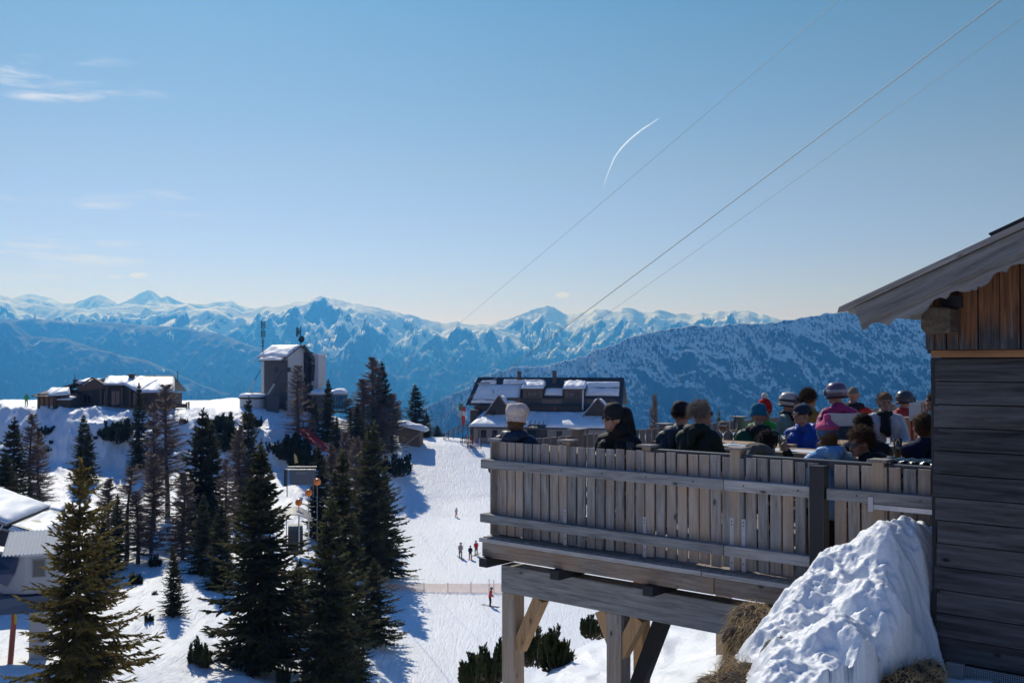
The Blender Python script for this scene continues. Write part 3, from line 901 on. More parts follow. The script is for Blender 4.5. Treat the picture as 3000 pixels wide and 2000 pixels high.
# purlin end
pa, pb = HP(2696, 892, 0.25), HP(2784, 976, 0.25)
pl = MB()
xa, xb, zt_, zb_ = pa[0], pb[0], pa[2] - .01, pb[2]
ch = 0.035
poly = [(xa + ch, -0.25, zb_), (xb, -0.25, zb_ + .004), (xb, -0.25, zt_ - .02), (xa + .06, -0.25, zt_), (xa, -0.25, zt_ - 0.07), (xa, -0.25, zb_ + ch)]
pl.prism(poly, (0, 2.8, 0))
pl.build("purlin", wood("old_purlin", 'y', (0.16, 0.13, 0.10), (0.03, 0.026, 0.022), warm=(0.22, 0.13, 0.06), warm_amt=0.3), hut, bevel=0.012)
MB().box(xa + .10, xb + .03, -0.12, 2.5, zt_ - .01, zt_ + .07).build("rafter_block", M_blk, hut)
# roof slab and carved bargeboard
def rp(x, y, off):
    return (x, y, roof_l[2] + slope * (x - roof_l[0]) + off)
XE = WX + 1.2
rs = MB()
rs.hexa([rp(roof_l[0] + .06, -0.40, -0.05), rp(XE, -0.40, -0.05), rp(XE, 3.4, -0.05), rp(roof_l[0] + .06, 3.4, -0.05)],
        [rp(roof_l[0] + .03, -0.40, -0.014), rp(XE, -0.40, -0.014), rp(XE, 3.4, -0.014), rp(roof_l[0] + .03, 3.4, -0.014)])
rs.build("roof", M_wx, hut)
M_barge = wood("silver_bargeboard", 'x', (0.38, 0.37, 0.36), (0.15, 0.145, 0.14), warm=(0.25, 0.18, 0.12), warm_amt=0.2, grain=0.6, rot=math.atan(slope))
eb = MB()
eb.hexa([rp(roof_l[0], -0.50, -0.022), rp(XE, -0.50, -0.022), rp(XE, -0.36, -0.012), rp(roof_l[0] + .01, -0.36, -0.012)],
        [rp(roof_l[0] + .012, -0.50, 0.016), rp(XE, -0.50, 0.016), rp(XE, -0.36, 0.02), rp(roof_l[0] + .02, -0.36, 0.02)])
eb.build("roof_edge_board", M_barge, hut, bevel=0.005)
def line_z(p, q, x):
    return p[2] + (q[2] - p[2]) * (x - p[0]) / (q[0] - p[0])
bl, br = HP(2520, 948, 0.46), HP(3000, 737, 0.46)
tl_ = HP(2501, 909, 0.46)
bb_ = MB()
bb_.prism([(tl_[0], -0.46, rp(tl_[0], 0, -0.024)[2]), (bl[0], -0.46, bl[2]), (XE, -0.46, line_z(bl, br, XE)), (XE, -0.46, rp(XE, 0, -0.024)[2])], (0, 0.035, 0))
bb_.build("bargeboard", M_barge, hut, bevel=0.005)
# scalloped board under it
sl, sr = HP(2528, 966, 0.42), HP(3000, 775, 0.42)
top = [(bl[0] - 0.004, -0.42, bl[2] + 0.02), (XE, -0.42, line_z(bl, br, XE) + 0.02)]
px_list = [(2522, 950), (2527, 966), (2536, 962), (2545, 952), (2556, 945), (2571, 944), (2590, 949), (2604, 954), (2608, 946), (2616, 935), (2632, 930), (2655, 931), (2668, 927), (2673, 919), (2676, 924), (2694, 918), (2712, 909), (2722, 893), (2735, 877),
           (2752, 870), (2770, 875), (2777, 868), (2783, 856), (2800, 851), (2820, 855), (2840, 853), (2846, 847), (2852, 850), (2862, 846), (2864, 838), (2872, 841), (2890, 832), (2902, 818), (2908, 805), (2920, 797), (2935, 794), (2948, 798), (2951, 788), (2960, 778), (2980, 773), (3000, 772)]
scal = [HP(a, b, 0.42) for a, b in px_list]
per = scal[-1][0] - scal[14][0]
nxt = []
for k in (1, 2, 3):
    for p in scal[15:]:
        xx = p[0] + per * k
        if xx < XE - .02:
            nxt.append((xx, -0.42, p[2] + slope * per * k))
lower = scal + nxt
sb = MB()
n_ = len(lower)
vs = []
for p in lower:
    zt2 = line_z(bl, br, p[0]) + 0.015
    vs += [(p[0], -0.424, p[2]), (p[0], -0.424, max(zt2, p[2] + .002)), (p[0], -0.398, max(zt2, p[2] + .002)), (p[0], -0.398, p[2])]
fs = []
for i in range(n_ - 1):
    a_, b_ = i * 4, (i + 1) * 4
    fs += [(a_, b_, b_ + 1, a_ + 1), (a_ + 3, a_ + 2, b_ + 2, b_ + 3), (a_, a_ + 3, b_ + 3, b_), (a_ + 1, b_ + 1, b_ + 2, a_ + 2)]
fs += [(0, 1, 2, 3), ((n_ - 1) * 4, (n_ - 1) * 4 + 3, (n_ - 1) * 4 + 2, (n_ - 1) * 4 + 1)]
sb.add(vs, fs)
sb.build("carved_fascia", M_barge, hut)
# dark snow board on the roof
sn0, sn1 = HP(2894, 686, 0.46), HP(3000, 641, 0.46)
snb = MB()
snb.hexa([(sn0[0] + .03, -.46, sn0[2] - .03), (XE, -.46, sn0[2] - .03 + slope * (XE - sn0[0] - .03)), (XE, .5, sn0[2] - .03 + slope * (XE - sn0[0] - .03)), (sn0[0] + .03, .5, sn0[2] - .03)],
         [(sn0[0], -.46, sn0[2] + .005), (XE, -.46, sn0[2] + .005 + slope * (XE - sn0[0])), (XE, .5, sn0[2] + .005 + slope * (XE - sn0[0])), (sn0[0], .5, sn0[2] + .005)])
snb.build("snow_board", M_blk, hut, bevel=0.004)
bk = MB()
for xx in (sn0[0] + .16, sn0[0] + 1.0):
    bk.box(xx, xx + .05, -.4, .4, rp(xx, 0, .015)[2], sn0[2] + slope * (xx - sn0[0]))
bk.build("bracket", M_blk, hut)
# concrete foot with a mesh vent
M_conc = plain("pale_concrete", (0.34, 0.33, 0.31), 0.85, var=0.15, scale=14, bump=0.4)
cf = MB()
fx0, fx1, fx2 = HP(2772, 1950)[0], HP(2824, 1950)[0], HP(3040, 1990)[0]
cf.box(fx0, fx1, -0.02, 0.3, -3.0, zlow - .004)
cf.box(fx1, fx2, 0.03, 0.3, -3.0, -2.42)
cf.box(fx2, WX, -0.02, 0.3, -3.0, zlow - .004)
cf.build("foundation", M_conc, hut, bevel=0.006)
vm = MB()
vx0, vx1, vz0, vz1 = fx1 + .004, fx2 - .004, -2.415, zlow - .02
nxv = int((vx1 - vx0) / .014)
for i in range(nxv + 1):
    xx = vx0 + (vx1 - vx0) * i / nxv
    vm.box(xx - .0025, xx + .0025, -.002, .002, vz0, vz1)
for i in range(24):
    zz = vz0 + (vz1 - vz0) * i / 23
    vm.box(vx0, vx1, .0022, .0055, zz - .0025, zz + .0025)
vm.build("vent_mesh", plain("pale_wire_mesh", (0.5, 0.51, 0.52), 0.5, 0.3), hut)
MB().box(fx1, fx2, 0.024, 0.028, -2.415, zlow - .01).build("vent_shade_sheet", M_blk, hut)  # black sheet standing in for the unlit hollow behind the mesh

# ------------------------------------------------------------------ the piled snow between railing and hut
pile_ctrl = []
def pc(px, py, Y):
    pile_ctrl.append(P3(px, py, Y))
# ridge and skyline (left edge), from the apex towards the camera
pc(2612, 1556, 7.75); pc(2640, 1558, 7.6); pc(2680, 1570, 7.62); pc(2585, 1570, 7.72); pc(2545, 1578, 7.7); pc(2500, 1588, 7.7); pc(2460, 1598, 7.72); pc(2425, 1632, 7.68); pc(2390, 1662, 7.62); pc(2352, 1705, 7.56); pc(2300, 1748, 7.45); pc(2252, 1780, 7.3)
pc(2255, 1830, 6.9); pc(2252, 1878, 6.7); pc(2330, 1890, 6.3); pc(2300, 1950, 6.0); pc(2235, 1990, 5.8)
# face
pc(2700, 1535, 7.35); pc(2650, 1560, 7.4); pc(2620, 1600, 7.2); pc(2540, 1640, 7.2); pc(2480, 1720, 7.0); pc(2400, 1790, 6.8); pc(2560, 1700, 6.9); pc(2600, 1760, 6.75); pc(2500, 1830, 6.55); pc(2620, 1830, 6.6)
pc(2690, 1850, 6.7); pc(2400, 1900, 6.2); pc(2520, 1930, 6.1); pc(2620, 1940, 6.25); pc(2400, 2000, 5.7); pc(2560, 2020, 5.7); pc(2300, 2080, 5.2); pc(2500, 2120, 5.1)
# hollow beside the hut
pc(2740, 1552, 7.70); pc(2700, 1545, 7.70); pc(2780, 1560, 7.8); pc(2735, 1590, 7.55)
pc(2690, 1640, 7.38); pc(2735, 1700, 7.32); pc(2735, 1790, 7.26); pc(2735, 1880, 7.16); pc(2730, 1935, 7.02)
# flanks falling to the ground behind the skyline
for (px, py, Y) in ((2500, 1690, 8.15), (2400, 1780, 8.15), (2320, 1860, 8.1), (2230, 1890, 7.8), (2160, 1960, 7.2), (2150, 2050, 6.4), (2120, 2150, 5.8), (2680, 1600, 8.2), (2660, 1990, 6.4), (2730, 2010, 6.7), (2850, 1980, 7.2), (2850, 1750, 7.8), (2640, 2080, 5.7)):
    pc(px, py, Y)
nx, ny = 300, 330
gx = np.linspace(0.9, 3.7, nx); gy = np.linspace(4.9, 8.35, ny)
PX, PY = np.meshgrid(gx, gy)
PZ = tps(pile_ctrl, PX, PY)
wv = fbm(PX * 4, PY * 4, 3, 7) * 0.06
dm = np.clip(dimples(PX + wv, PY + wv, 0.26, 3), 0, 0.75)
dm2 = np.clip(dimples(PX * 0.9 + wv * 2 + 3, PY - wv * 2, 0.44, 8), 0, 0.7)
PZ = PZ + (dm ** 1.4 - 0.3) * 0.10 + (dm2 ** 1.5 - 0.25) * 0.13 + fbm(PX / 0.45, PY / 0.45, 4, 12) * 0.07 + (ridged(PX / 0.2, PY / 0.2, 4, 44) - .4) * 0.025 + fbm(PX / 0.05, PY / 0.05, 3, 33) * 0.008
# keep it off the railing and off the hut wall
lx = (PX - A0.x) * DX.x + (PY - A0.y) * DX.y
ly = (PX - A0.x) * DY.x + (PY - A0.y) * DY.y
hx = (PX - H0.x) * DX.x + (PY - H0.y) * DX.y
hy = (PX - H0.x) * DY.x + (PY - H0.y) * DY.y
PZ = np.where(ly > -0.12, np.minimum(PZ, -2.6 - (ly + .12) * 6), PZ)
PZ = np.where(hx > 0.03, np.minimum(PZ, -2.0 - (hx - 0.03) * 3.4 + fbm(PX / 0.3, PY / 0.3, 3, 9) * 0.08), PZ)
PZ = np.where((hx > -0.04) & (hy > -0.03), np.minimum(PZ, -2.4), PZ)
edge = np.minimum.reduce([PX - gx[0], gx[-1] - PX, PY - gy[0], gy[-1] - PY])
PZ = np.where(edge < 0.05, -3.4, PZ)
o = np_mesh("snow_pile", np.stack([PX, PY, PZ], -1).reshape(-1, 3), grid_faces(ny, nx), snowmat("melting_pile_snow", (0.87, 0.89, 0.915), bumps=((5, 0.03, 0.4), (26.0, 0.012, 0.6), (110.0, 0.003, 0.5)), rough=0.4), smooth=True)
tag(o, "big lumpy pile of melting snow heaped between the railing and the dark hut", "snow pile")

# ------------------------------------------------------------------ withered grass
M_straw = plain("withered_grass_blade", (0.46, 0.32, 0.16), 0.8, var=0.5, scale=25)
M_soil = plain("bare_soil", (0.045, 0.032, 0.022), 0.95, var=0.5, scale=20, bump=0.8)
def tussock(name, label, cols, blades, length, droop, seed, kind_group=None, rad=0.25):
    """a mound of soil (ellipsoids, pixel placed) with a coat of dry blades"""
    r = random.Random(seed)
    root = thing(name, label, "dry grass", W(*cols[0][:3]))
    base = Vector(root.location)
    mb = MB()
    for (px, py, Y, a, b_, c_) in cols:
        mb.ell(W(px, py, Y) - base, (a, b_, c_), nu=24, nv=16)
    mo = mb.build("soil_mound", M_soil, root, smooth=True)
    for v in mo.data.vertices:
        k = fbm(np.array([v.co.x * 9 + 3]), np.array([v.co.z * 9 + v.co.y * 7]), 3, seed)[0]
        v.co += v.normal * float(k) * 0.035
    vs, fs = [], []
    for i in range(blades):
        (px, py, Y, a, b_, c_) = r.choice(cols)
        c = W(px, py, Y) - base
        th, ph = r.uniform(0, 2 * math.pi), math.asin(r.uniform(-0.5, 1))
        n = Vector((math.cos(th) * math.cos(ph), math.sin(th) * math.cos(ph), math.sin(ph)))
        p = c + Vector((n.x * a, n.y * b_, n.z * c_)) * 0.97
        L = length * r.uniform(0.5, 1.3)
        d = (n * 0.4 + Vector((r.uniform(-.5, .5), r.uniform(-.5, .5), r.uniform(-.5, .35)))).normalized()
        s = d.cross(Vector((r.uniform(-1, 1), r.uniform(-1, 1), r.uniform(-1, 1)))).normalized() * r.uniform(.0015, .003)
        b0 = len(vs)
        q = p.copy()
        for k in range(4):
            w = s * (1 - k / 3.2)
            vs += [tuple(q - w), tuple(q + w)]
            d = (d + Vector((0, 0, -droop * (0.35 + r.random() * .3)))).normalized()
            q = q + d * L / 3
        for k in range(3):
            fs.append((b0 + 2 * k, b0 + 2 * k + 1, b0 + 2 * k + 3, b0 + 2 * k + 2))
    np_mesh("grass_blades", np.array(vs), np.array(fs), M_straw, root)
    return root
tussock("grass_tussock", "overhanging tuft of withered brown grass under the terrace beam beside the snow pile", [(2195, 1822, 7.55, .13, .15, .12), (2180, 1870, 7.5, .14, .15, .14), (2170, 1930, 7.45, .11, .13, .12), (2160, 1985, 7.4, .12, .14, .12), (2215, 1800, 7.7, .12, .15, .08), (2210, 1850, 7.4, .1, .1, .1)], 6500, 0.12, 1.3, 3)
tussock("grass_patch", "flattened straw coloured grass at the lower edge of the snow pile", [(2215, 1985, 6.6, .17, .2, .09), (2165, 2010, 6.5, .25, .2, .08), (2260, 1950, 6.75, .1, .12, .06), (2190, 1960, 6.9, .12, .12, .07)], 4200, 0.10, 0.5, 5)
tussock("grass_patch", "patch of dry yellow grass at the foot of the hut corner", [(2690, 1975, 6.75, .10, .12, .06), (2712, 1962, 6.9, .10, .10, .06), (2665, 2000, 6.5, .14, .16, .06), (2715, 2000, 6.6, .10, .12, .06), (2690, 1995, 6.5, .12, .14, .07), (2640, 2010, 6.3, .12, .12, .06)], 4200, 0.09, 0.5, 6)
# dark stone at the snow's edge
rk = MB(); rk.ell((0, 0, 0), (0.13, 0.12, 0.09), nu=28, nv=18)
ro = rk.build("stone", plain("grey_stone", (0.10, 0.095, 0.09), 0.85, var=0.5, scale=14, bump=0.8), None, smooth=True)
ro.location = W(2290, 1905, 6.55)
for v in ro.data.vertices:
    k = fbm(np.array([v.co.x * 14 + 3]), np.array([v.co.z * 14 + v.co.y * 9]), 4, 5)[0]
    v.co += v.normal * float(k) * 0.03
tag(ro, "dark grey stone poking out between the grass tuft and the snow pile", "stone")
# ------------------------------------------------------------------ trees
def foliage_mat(name, dark, lite, trans=0.25):
    m, nt, b = newmat(name)
    co = objcoord(nt)
    n1 = N(nt, 'ShaderNodeTexNoise', Vector=co, Scale=0.9, Detail=4.0)
    n2 = N(nt, 'ShaderNodeTexNoise', Vector=co, Scale=9.0, Detail=2.0)
    f = math_n(nt, 'ADD', math_n(nt, 'MULTIPLY', n1.outputs[0], 0.55), math_n(nt, 'MULTIPLY', n2.outputs[0], 0.45))
    col = ramp(nt, f, [(0.36, dark), (0.64, lite)])
    oi = N(nt, 'ShaderNodeObjectInfo')
    t = math_n(nt, 'ADD', math_n(nt, 'MULTIPLY', oi.outputs['Random'], 0.5), 0.75)
    col = mixc(nt, 1.0, col, N(nt, 'ShaderNodeCombineColor', Red=t, Green=t, Blue=t).outputs[0], 'MULTIPLY')
    nt.links.new(col, b.inputs['Base Color'])
    b.inputs['Roughness'].default_value = 0.7
    b.inputs['Specular IOR Level'].default_value = 0.2
    tr = N(nt, 'ShaderNodeBsdfTranslucent', Color=col)
    mx = N(nt, 'ShaderNodeMixShader', _0=trans, _1=b.outputs[0], _2=tr.outputs[0])
    out = [n for n in nt.nodes if n.type == 'OUTPUT_MATERIAL'][0]
    nt.links.new(mx.outputs[0], out.inputs['Surface'])
    return m
M_ned = foliage_mat("dark_spruce_needles", (0.030, 0.044, 0.024), (0.15, 0.135, 0.06), 0.45)
M_olive = foliage_mat("olive_spruce_needles", (0.055, 0.052, 0.016), (0.27, 0.20, 0.055), 0.48)
M_mugo = foliage_mat("mountain_pine_needles", (0.016, 0.028, 0.015), (0.065, 0.075, 0.03))
M_bark = plain("spruce_bark", (0.085, 0.062, 0.048), 0.9, var=0.4, scale=10, bump=0.6)
M_larch = plain("bare_larch_twigs", (0.17, 0.12, 0.095), 0.9, var=0.35, scale=3)

def crossed(p, d, l, w, rg, vs, fs, droop=0.0):
    """a needle spray: two crossed pointed blades along direction d"""
    up = np.array([0, 0, 1.0])
    s = np.cross(d, up); n = np.linalg.norm(s)
    s = s / n if n > 1e-4 else np.array([1.0, 0, 0])
    u = np.cross(s, d)
    a = rg.uniform(0, 1.2)
    for k in range(2):
        ang = a + k * 1.45
        q = s * math.cos(ang) + u * math.sin(ang)
        b = len(vs)
        vs.extend([p - q * w * 0.35, p + d * l * 0.45 - q * w, p + d * l + np.array([0, 0, -droop * l]), p + d * l * 0.45 + q * w])
        fs.append((b, b + 1, b + 2, b + 3))

def spruce_proto(name, seed, H=10.0, Rb=2.1, whorls=26, per=8, sparse_top=0.0, mat=None, low=0.06, twigs=9, irr=0.25, skirt=1.0, spray=1.0):
    """returns (crown mesh, trunk mesh); tree of height 10 standing at the origin"""
    rg = np.random.default_rng(seed)
    vs, fs = [], []
    tv = MB()
    lean = rg.uniform(-0.02, 0.02, 2)
    pts = [Vector((lean[0] * z + 0.03 * math.sin(z * 0.9 + seed), lean[1] * z, z)) for z in np.linspace(0, H, 14)]
    tv.tube(pts, [0.028 * H * (1 - z / H) ** 0.9 * 0.55 + 0.012 for z in np.linspace(0, H, 14)], 8)
    def axis(z):
        return np.array([lean[0] * z + 0.03 * math.sin(z * 0.9 + seed), lean[1] * z, z])
    sect = rg.uniform(1 - irr, 1 + irr, 12)
    for i in range(whorls):
        t = low + (0.985 - low) * (i + rg.uniform(-0.3, 0.3)) / whorls
        t = min(max(t, low), 0.985)
        nb = max(4, int(per * (1 - 0.35 * t)))
        a0 = rg.uniform(0, 6.28)
        for k in range(nb):
            if t > 0.8 and rg.random() < sparse_top:
                continue
            az = a0 + 6.28 * k / nb + rg.uniform(-0.3, 0.3)
            prof = (1 - t) ** 0.82 * (1.0 if t > 0.16 else skirt * (0.75 + t * 1.5))
            L = Rb * prof * rg.uniform(0.55, 1.18) * sect[int(az / 6.2832 * 12) % 12] + 0.13
            el = (-0.30 + 1.0 * t ** 1.5 + rg.uniform(-0.3, 0.25))
            p = axis(H * t)
            hd = np.array([math.cos(az), math.sin(az), 0.0])
            seg = max(4, int(L / 0.34))
            prev = p
            path = []
            for j in range(1, seg + 1):
                s = j / seg
                e2 = el + 0.45 * s * s - 0.12
                d = hd * math.cos(e2) + np.array([0, 0, math.sin(e2)])
                prev = prev + d * (L / seg)
                path.append((prev.copy(), d, s))
            # woody branch
            if L > 0.5:
                b = len(tv.v)
                e = path[-1][0]
                m_ = path[len(path) // 2][0]
                tv.tube([Vector(p), Vector(m_), Vector(e)], [0.024 * L ** .5, 0.014 * L ** .5, 0.004], 4, cap=False)
            for (q, d, s) in path:
                side = np.array([-d[1], d[0], 0.0]); side /= (np.linalg.norm(side) + 1e-6)
                nt_ = 2 if L > 0.45 else 1
                for sg in (-1, 1):
                    for r in range(nt_):
                        if s < 0.22 and rg.random() < 0.6:
                            continue
                        dd = d * rg.uniform(0.5, 0.95) + side * sg * rg.uniform(0.45, 1.0) + np.array([0, 0, rg.uniform(-0.35, 0.12)])
                        dd /= np.linalg.norm(dd)
                        l = (0.26 + 0.20 * L * (1 - s * 0.75)) * rg.uniform(0.5, 1.15) * min(1.0, 0.45 + L)
                        n_sub = 2 if l > 0.38 else 1
                        off = q - d * rg.uniform(0, L / seg)
                        for u_ in range(n_sub):
                            crossed(off + dd * l * 0.5 * u_, dd, l * (0.72 if n_sub == 2 else 1.0), 0.055 * spray + 0.028 * l, rg, vs, fs, droop=rg.uniform(0.05, 0.3))
                crossed(q, d, L / seg * 1.25, 0.06 * spray, rg, vs, fs)
    for z in np.linspace(0.90, 1.0, 7):
        for k in range(3):
            a = rg.uniform(0, 6.28)
            crossed(axis(H * z), np.array([math.cos(a) * 0.35, math.sin(a) * 0.35, 0.93]), 0.32, 0.05, rg, vs, fs)
    co = np_mesh("crown", np.array(vs), np.array(fs), mat or M_ned)
    tr = tv.build("trunk", M_bark, None, smooth=True, fixn=False)
    mc, mt = co.data, tr.data
    bpy.data.objects.remove(co); bpy.data.objects.remove(tr)
    return mc, mt

def larch_proto(name, seed, H=10.0, Rb=1.9, nbr=150, sub=9, low=0.12, droop=0.1, tw=0.022):
    rg = np.random.default_rng(seed)
    tv = MB()
    lean = rg.uniform(-0.03, 0.03, 2)
    zs = np.linspace(0, H, 16)
    bend = rg.uniform(0, 6)
    def axis(z):
        return np.array([lean[0] * z + 0.06 * math.sin(z * 0.7 + bend), lean[1] * z + 0.05 * math.cos(z * 0.6 + bend), z])
    tv.tube([Vector(axis(z)) for z in zs], [0.15 * (1 - z / H) ** 0.85 + 0.012 for z in zs], 8)
    vs, fs = [], []
    def twig(p, d, l, w):
        s = np.cross(d, rg.normal(size=3)); s /= np.linalg.norm(s) + 1e-6
        u = np.cross(s, d)
        b = len(vs)
        e = p + d * l
        vs.extend([p + s * w, p - s * 0.5 * w + u * 0.87 * w, p - s * 0.5 * w - u * 0.87 * w, e])
        fs.extend([(b, b + 1, b + 3), (b + 1, b + 2, b + 3), (b + 2, b, b + 3)])
    for i in range(nbr):
        t = low + (0.98 - low) * (i / nbr) + rg.uniform(-.01, .01)
        az = rg.uniform(0, 6.28)
        L = Rb * (1 - t) ** 0.75 * rg.uniform(0.45, 1.1) * (0.55 + 0.45 * min(1, t / 0.3)) + 0.15
        el = rg.uniform(-0.25, 0.2) - droop + 0.75 * t * t
        d = np.array([math.cos(az) * math.cos(el), math.sin(az) * math.cos(el), math.sin(el)])
        p = axis(H * t)
        q = p.copy()
        n = 5
        for j in range(n):
            d2 = d + np.array([0, 0, 0.10 * j - 0.08]) + rg.normal(size=3) * 0.09
            d2 /= np.linalg.norm(d2)
            q2 = q + d2 * L / n
            s = np.cross(d2, np.array([0, 0, 1.0])); s /= np.linalg.norm(s) + 1e-6
            u = np.cross(s, d2)
            w0, w1 = 0.03 * (1 - j / n) + 0.014, 0.03 * (1 - (j + 1) / n) + 0.012
            b = len(vs)
            for (c, w) in ((q, w0), (q2, w1)):
                for a in (0, 2.094, 4.189):
                    vs.append(c + (s * math.cos(a) + u * math.sin(a)) * w)
            for a in range(3):
                a2 = (a + 1) % 3
                fs.extend([(b + a, b + a2, b + 3 + a2), (b + a, b + 3 + a2, b + 3 + a)])
            for r in range(sub):
                o = q + d2 * L / n * rg.random()
                dd = d2 * 0.6 + s * rg.choice((-1, 1)) * rg.uniform(0.4, 1) + np.array([0, 0, rg.uniform(-0.6, 0.35)])
                dd /= np.linalg.norm(dd)
                twig(o, dd, rg.uniform(0.2, 0.55) * (0.5 + 0.5 * min(1.0, L)), tw * 0.8)
            q = q2
    F4 = np.array(fs)
    co = np_mesh("crown", np.array(vs), F4, M_larch)
    tr = tv.build("trunk", M_bark, None, smooth=True, fixn=False)
    mc, mt = co.data, tr.data
    bpy.data.objects.remove(co); bpy.data.objects.remove(tr)
    return mc, mt

def mugo_proto(name, seed, shoots=70, Rb=1.0, H=1.0, mat=None):
    """dwarf mountain pine: many upturned shoots with bottle-brush needles (about 2 wide, 1 tall)"""
    rg = np.random.default_rng(seed)
    vs, fs = [], []
    tv = MB()
    cl = [(rg.uniform(0, 6.28), rg.uniform(0.15, 0.75) * Rb, rg.uniform(0.4, 1.0), rg.uniform(0.22, 0.5)) for _ in range(6)]
    for i in range(shoots):
        ca, cr_, ch_, cw_ = cl[i % 6]
        az = rg.uniform(0, 6.28); r = math.sqrt(rg.random()) * cw_ * Rb
        cx, cy = math.cos(ca) * cr_, math.sin(ca) * cr_
        base = np.array([cx * 0.6 + math.cos(az) * r * 0.3, cy * 0.6 + math.sin(az) * r * 0.3, 0.0])
        tip = np.array([cx + math.cos(az) * r, cy + math.sin(az) * r, H * ch_ * rg.uniform(0.4, 1.0)])
        mid = (base + tip) / 2 + np.array([math.cos(az), math.sin(az), -0.6]) * 0.18 * H
        tv.tube([Vector(base), Vector(mid), Vector(tip)], [0.03, 0.02, 0.008], 4, cap=False)
        for j in range(22):
            s = 0.3 + 0.7 * j / 21
            p = (1 - s) ** 2 * base + 2 * s * (1 - s) * mid + s * s * tip
            d = 2 * (1 - s) * (mid - base) + 2 * s * (tip - mid); d /= np.linalg.norm(d)
            for k in range(3):
                q = np.cross(d, rg.normal(size=3)); q /= np.linalg.norm(q) + 1e-6
                dd = d * 0.75 + q * 0.75; dd /= np.linalg.norm(dd)
                crossed(p, dd, 0.15 * rg.uniform(0.7, 1.2), 0.028, rg, vs, fs)
    co = np_mesh("crown", np.array(vs), np.array(fs), mat or M_mugo)
    tr = tv.build("stems", M_bark, None, fixn=False)
    mc, mt = co.data, tr.data
    bpy.data.objects.remove(co); bpy.data.objects.remove(tr)
    return mc, mt

SPR = [spruce_proto("spruce", 21, Rb=1.95, whorls=38, per=11),
       spruce_proto("spruce", 22, Rb=1.75, whorls=36, per=10, irr=0.4),
       spruce_proto("spruce", 23, Rb=1.5, whorls=34, per=10, irr=0.35),
       spruce_proto("spruce", 24, Rb=2.15, whorls=32, per=10, irr=0.45)]
OLIVE = [spruce_proto("spruce", 31, Rb=2.75, whorls=34, per=12, irr=0.3, sparse_top=0.45, mat=M_olive, low=0.06, spray=0.72)]
LAR = [larch_proto("larch", 41), larch_proto("larch", 42, nbr=130, Rb=2.2, low=0.2), larch_proto("larch", 43, nbr=200, Rb=2.3, sub=12, low=0.06, tw=0.024)]
MUG = [mugo_proto("mountain_pine", 51, shoots=64), mugo_proto("mountain_pine", 52, shoots=52)]
TREES = []
def find_ground(px, py, Y0, Y1, fn):
    best = None
    Y = Y0
    while Y < Y1:
        if fn(px, Y) >= W(px, py, Y).z:
            return Y
        Y += (Y1 - Y0) / 160
    return (Y0 + Y1) / 2
def bush(var, px, top, half, label, group, Y0, Y1, fn, ratio=0.85):
    """a pine bush standing where the ray through its foot meets the snow"""
    foot = top + 2 * half * ratio
    Y = find_ground(px, foot, Y0, Y1, fn)
    r = random.Random(int(px * 5 + top))
    root = thing("mountain_pine_bush", label, "pine bush", W(px, foot, Y) + Vector((0, 0, -0.12)), r.uniform(0, 6.28), group)
    c = link("crown", MUG[var][0], root); t = link("stems", MUG[var][1], root)
    k = half * Y / F
    root.scale = (k, k, 2 * half * ratio * Y / F * 1.05)
    TREES.append(root)
    return root
def tree(kind, var, px, top, Y, half, label, base=None, group=None, gp=None, rot=None, z0=None):
    """half: half width of the crown in photo pixels"""
    r = random.Random(int(px * 7 + top))
    g = ground(gp if gp is not None else px, Y)
    g.x = (px - 1500) / F * Y
    if z0 is not None: g.z = z0
    zt = W(px, top, Y).z
    Hh = zt - g.z + 0.15
    proto, nat, nm, cat = {'S': (SPR, (1.95, 1.8, 1.55, 2.2), "spruce_tree", "spruce"), 'O': (OLIVE, (2.6,), "spruce_tree", "spruce"),
                      'L': (LAR, (1.6, 1.9, 2.0), "larch_tree", "larch"), 'M': (MUG, (1.0, 1.0), "mountain_pine_bush", "pine bush")}[kind]
    root = thing(nm, label, cat, (g.x, g.y, g.z - 0.15), r.uniform(0, 6.28) if rot is None else rot, group)
    sz = Hh / (10.0 if kind != 'M' else 1.0)
    wv_ = half * Y / F / nat[var]
    mc, mt = proto[var]
    c = link("crown", mc, root); t = link("stems" if kind == 'M' else "trunk", mt, root)
    root.scale = (wv_, wv_, sz)
    TREES.append(root)
    return root
G1 = "spruces between the lift and the piste"
G2 = "bare larches on the ski slope"
G3 = "trees on the bluff and behind the piste"
G4 = "dark pine scrub on the bluff"
tree('O', 0, 225, 1358, 52, 185, "olive tinted loose spruce closest of all, in front of the white lift cabin")
tree('S', 0, 772, 1318, 70, 165, "broad dark spruce, the widest of the tree group left of the piste", group=G1)
tree('S', 1, 962, 1462, 68, 135, "tall dense spruce in front of the curved grey tunnel roof", group=G1)
tree('S', 2, 1006, 1330, 78, 115, "spruce rising close behind the dense one, right of the orange balls", group=G1)
tree('S', 1, 1088, 1240, 108, 100, "slim spruce at the piste edge just left of where the cables cross the snow", group=G1)
tree('S', 3, 1128, 1375, 112, 72, "bushy spruce bulging over the left edge of the piste, level with the upper skier", group=G1)
tree('S', 3, 1095, 1640, 84, 85, "low bushy spruce beside the left end of the orange net", group=G1)
tree('S', 3, 1045, 1830, 72, 55, "small bushy spruce at the foot of the dense spruce beside the piste", group=G1)
tree('L', 2, 1048, 1275, 118, 62, "brown bare larch squeezed between dark spruces right of the red slide", group=G2)
tree('S', 2, 936, 1305, 118, 58, "narrow dark spruce right behind the grey billboard frame", group=G1)
tree('S', 1, 588, 1203, 112, 92, "tall black spruce with a twin top in the middle of the left wood", group=G1)
tree('S', 2, 624, 1238, 113, 62, "second top of the black twin spruces in the left wood", group=G1)
tree('S', 1, 727, 1168, 128, 58, "spruce whose tip overlaps the round white drum on the bluff", group=G1)
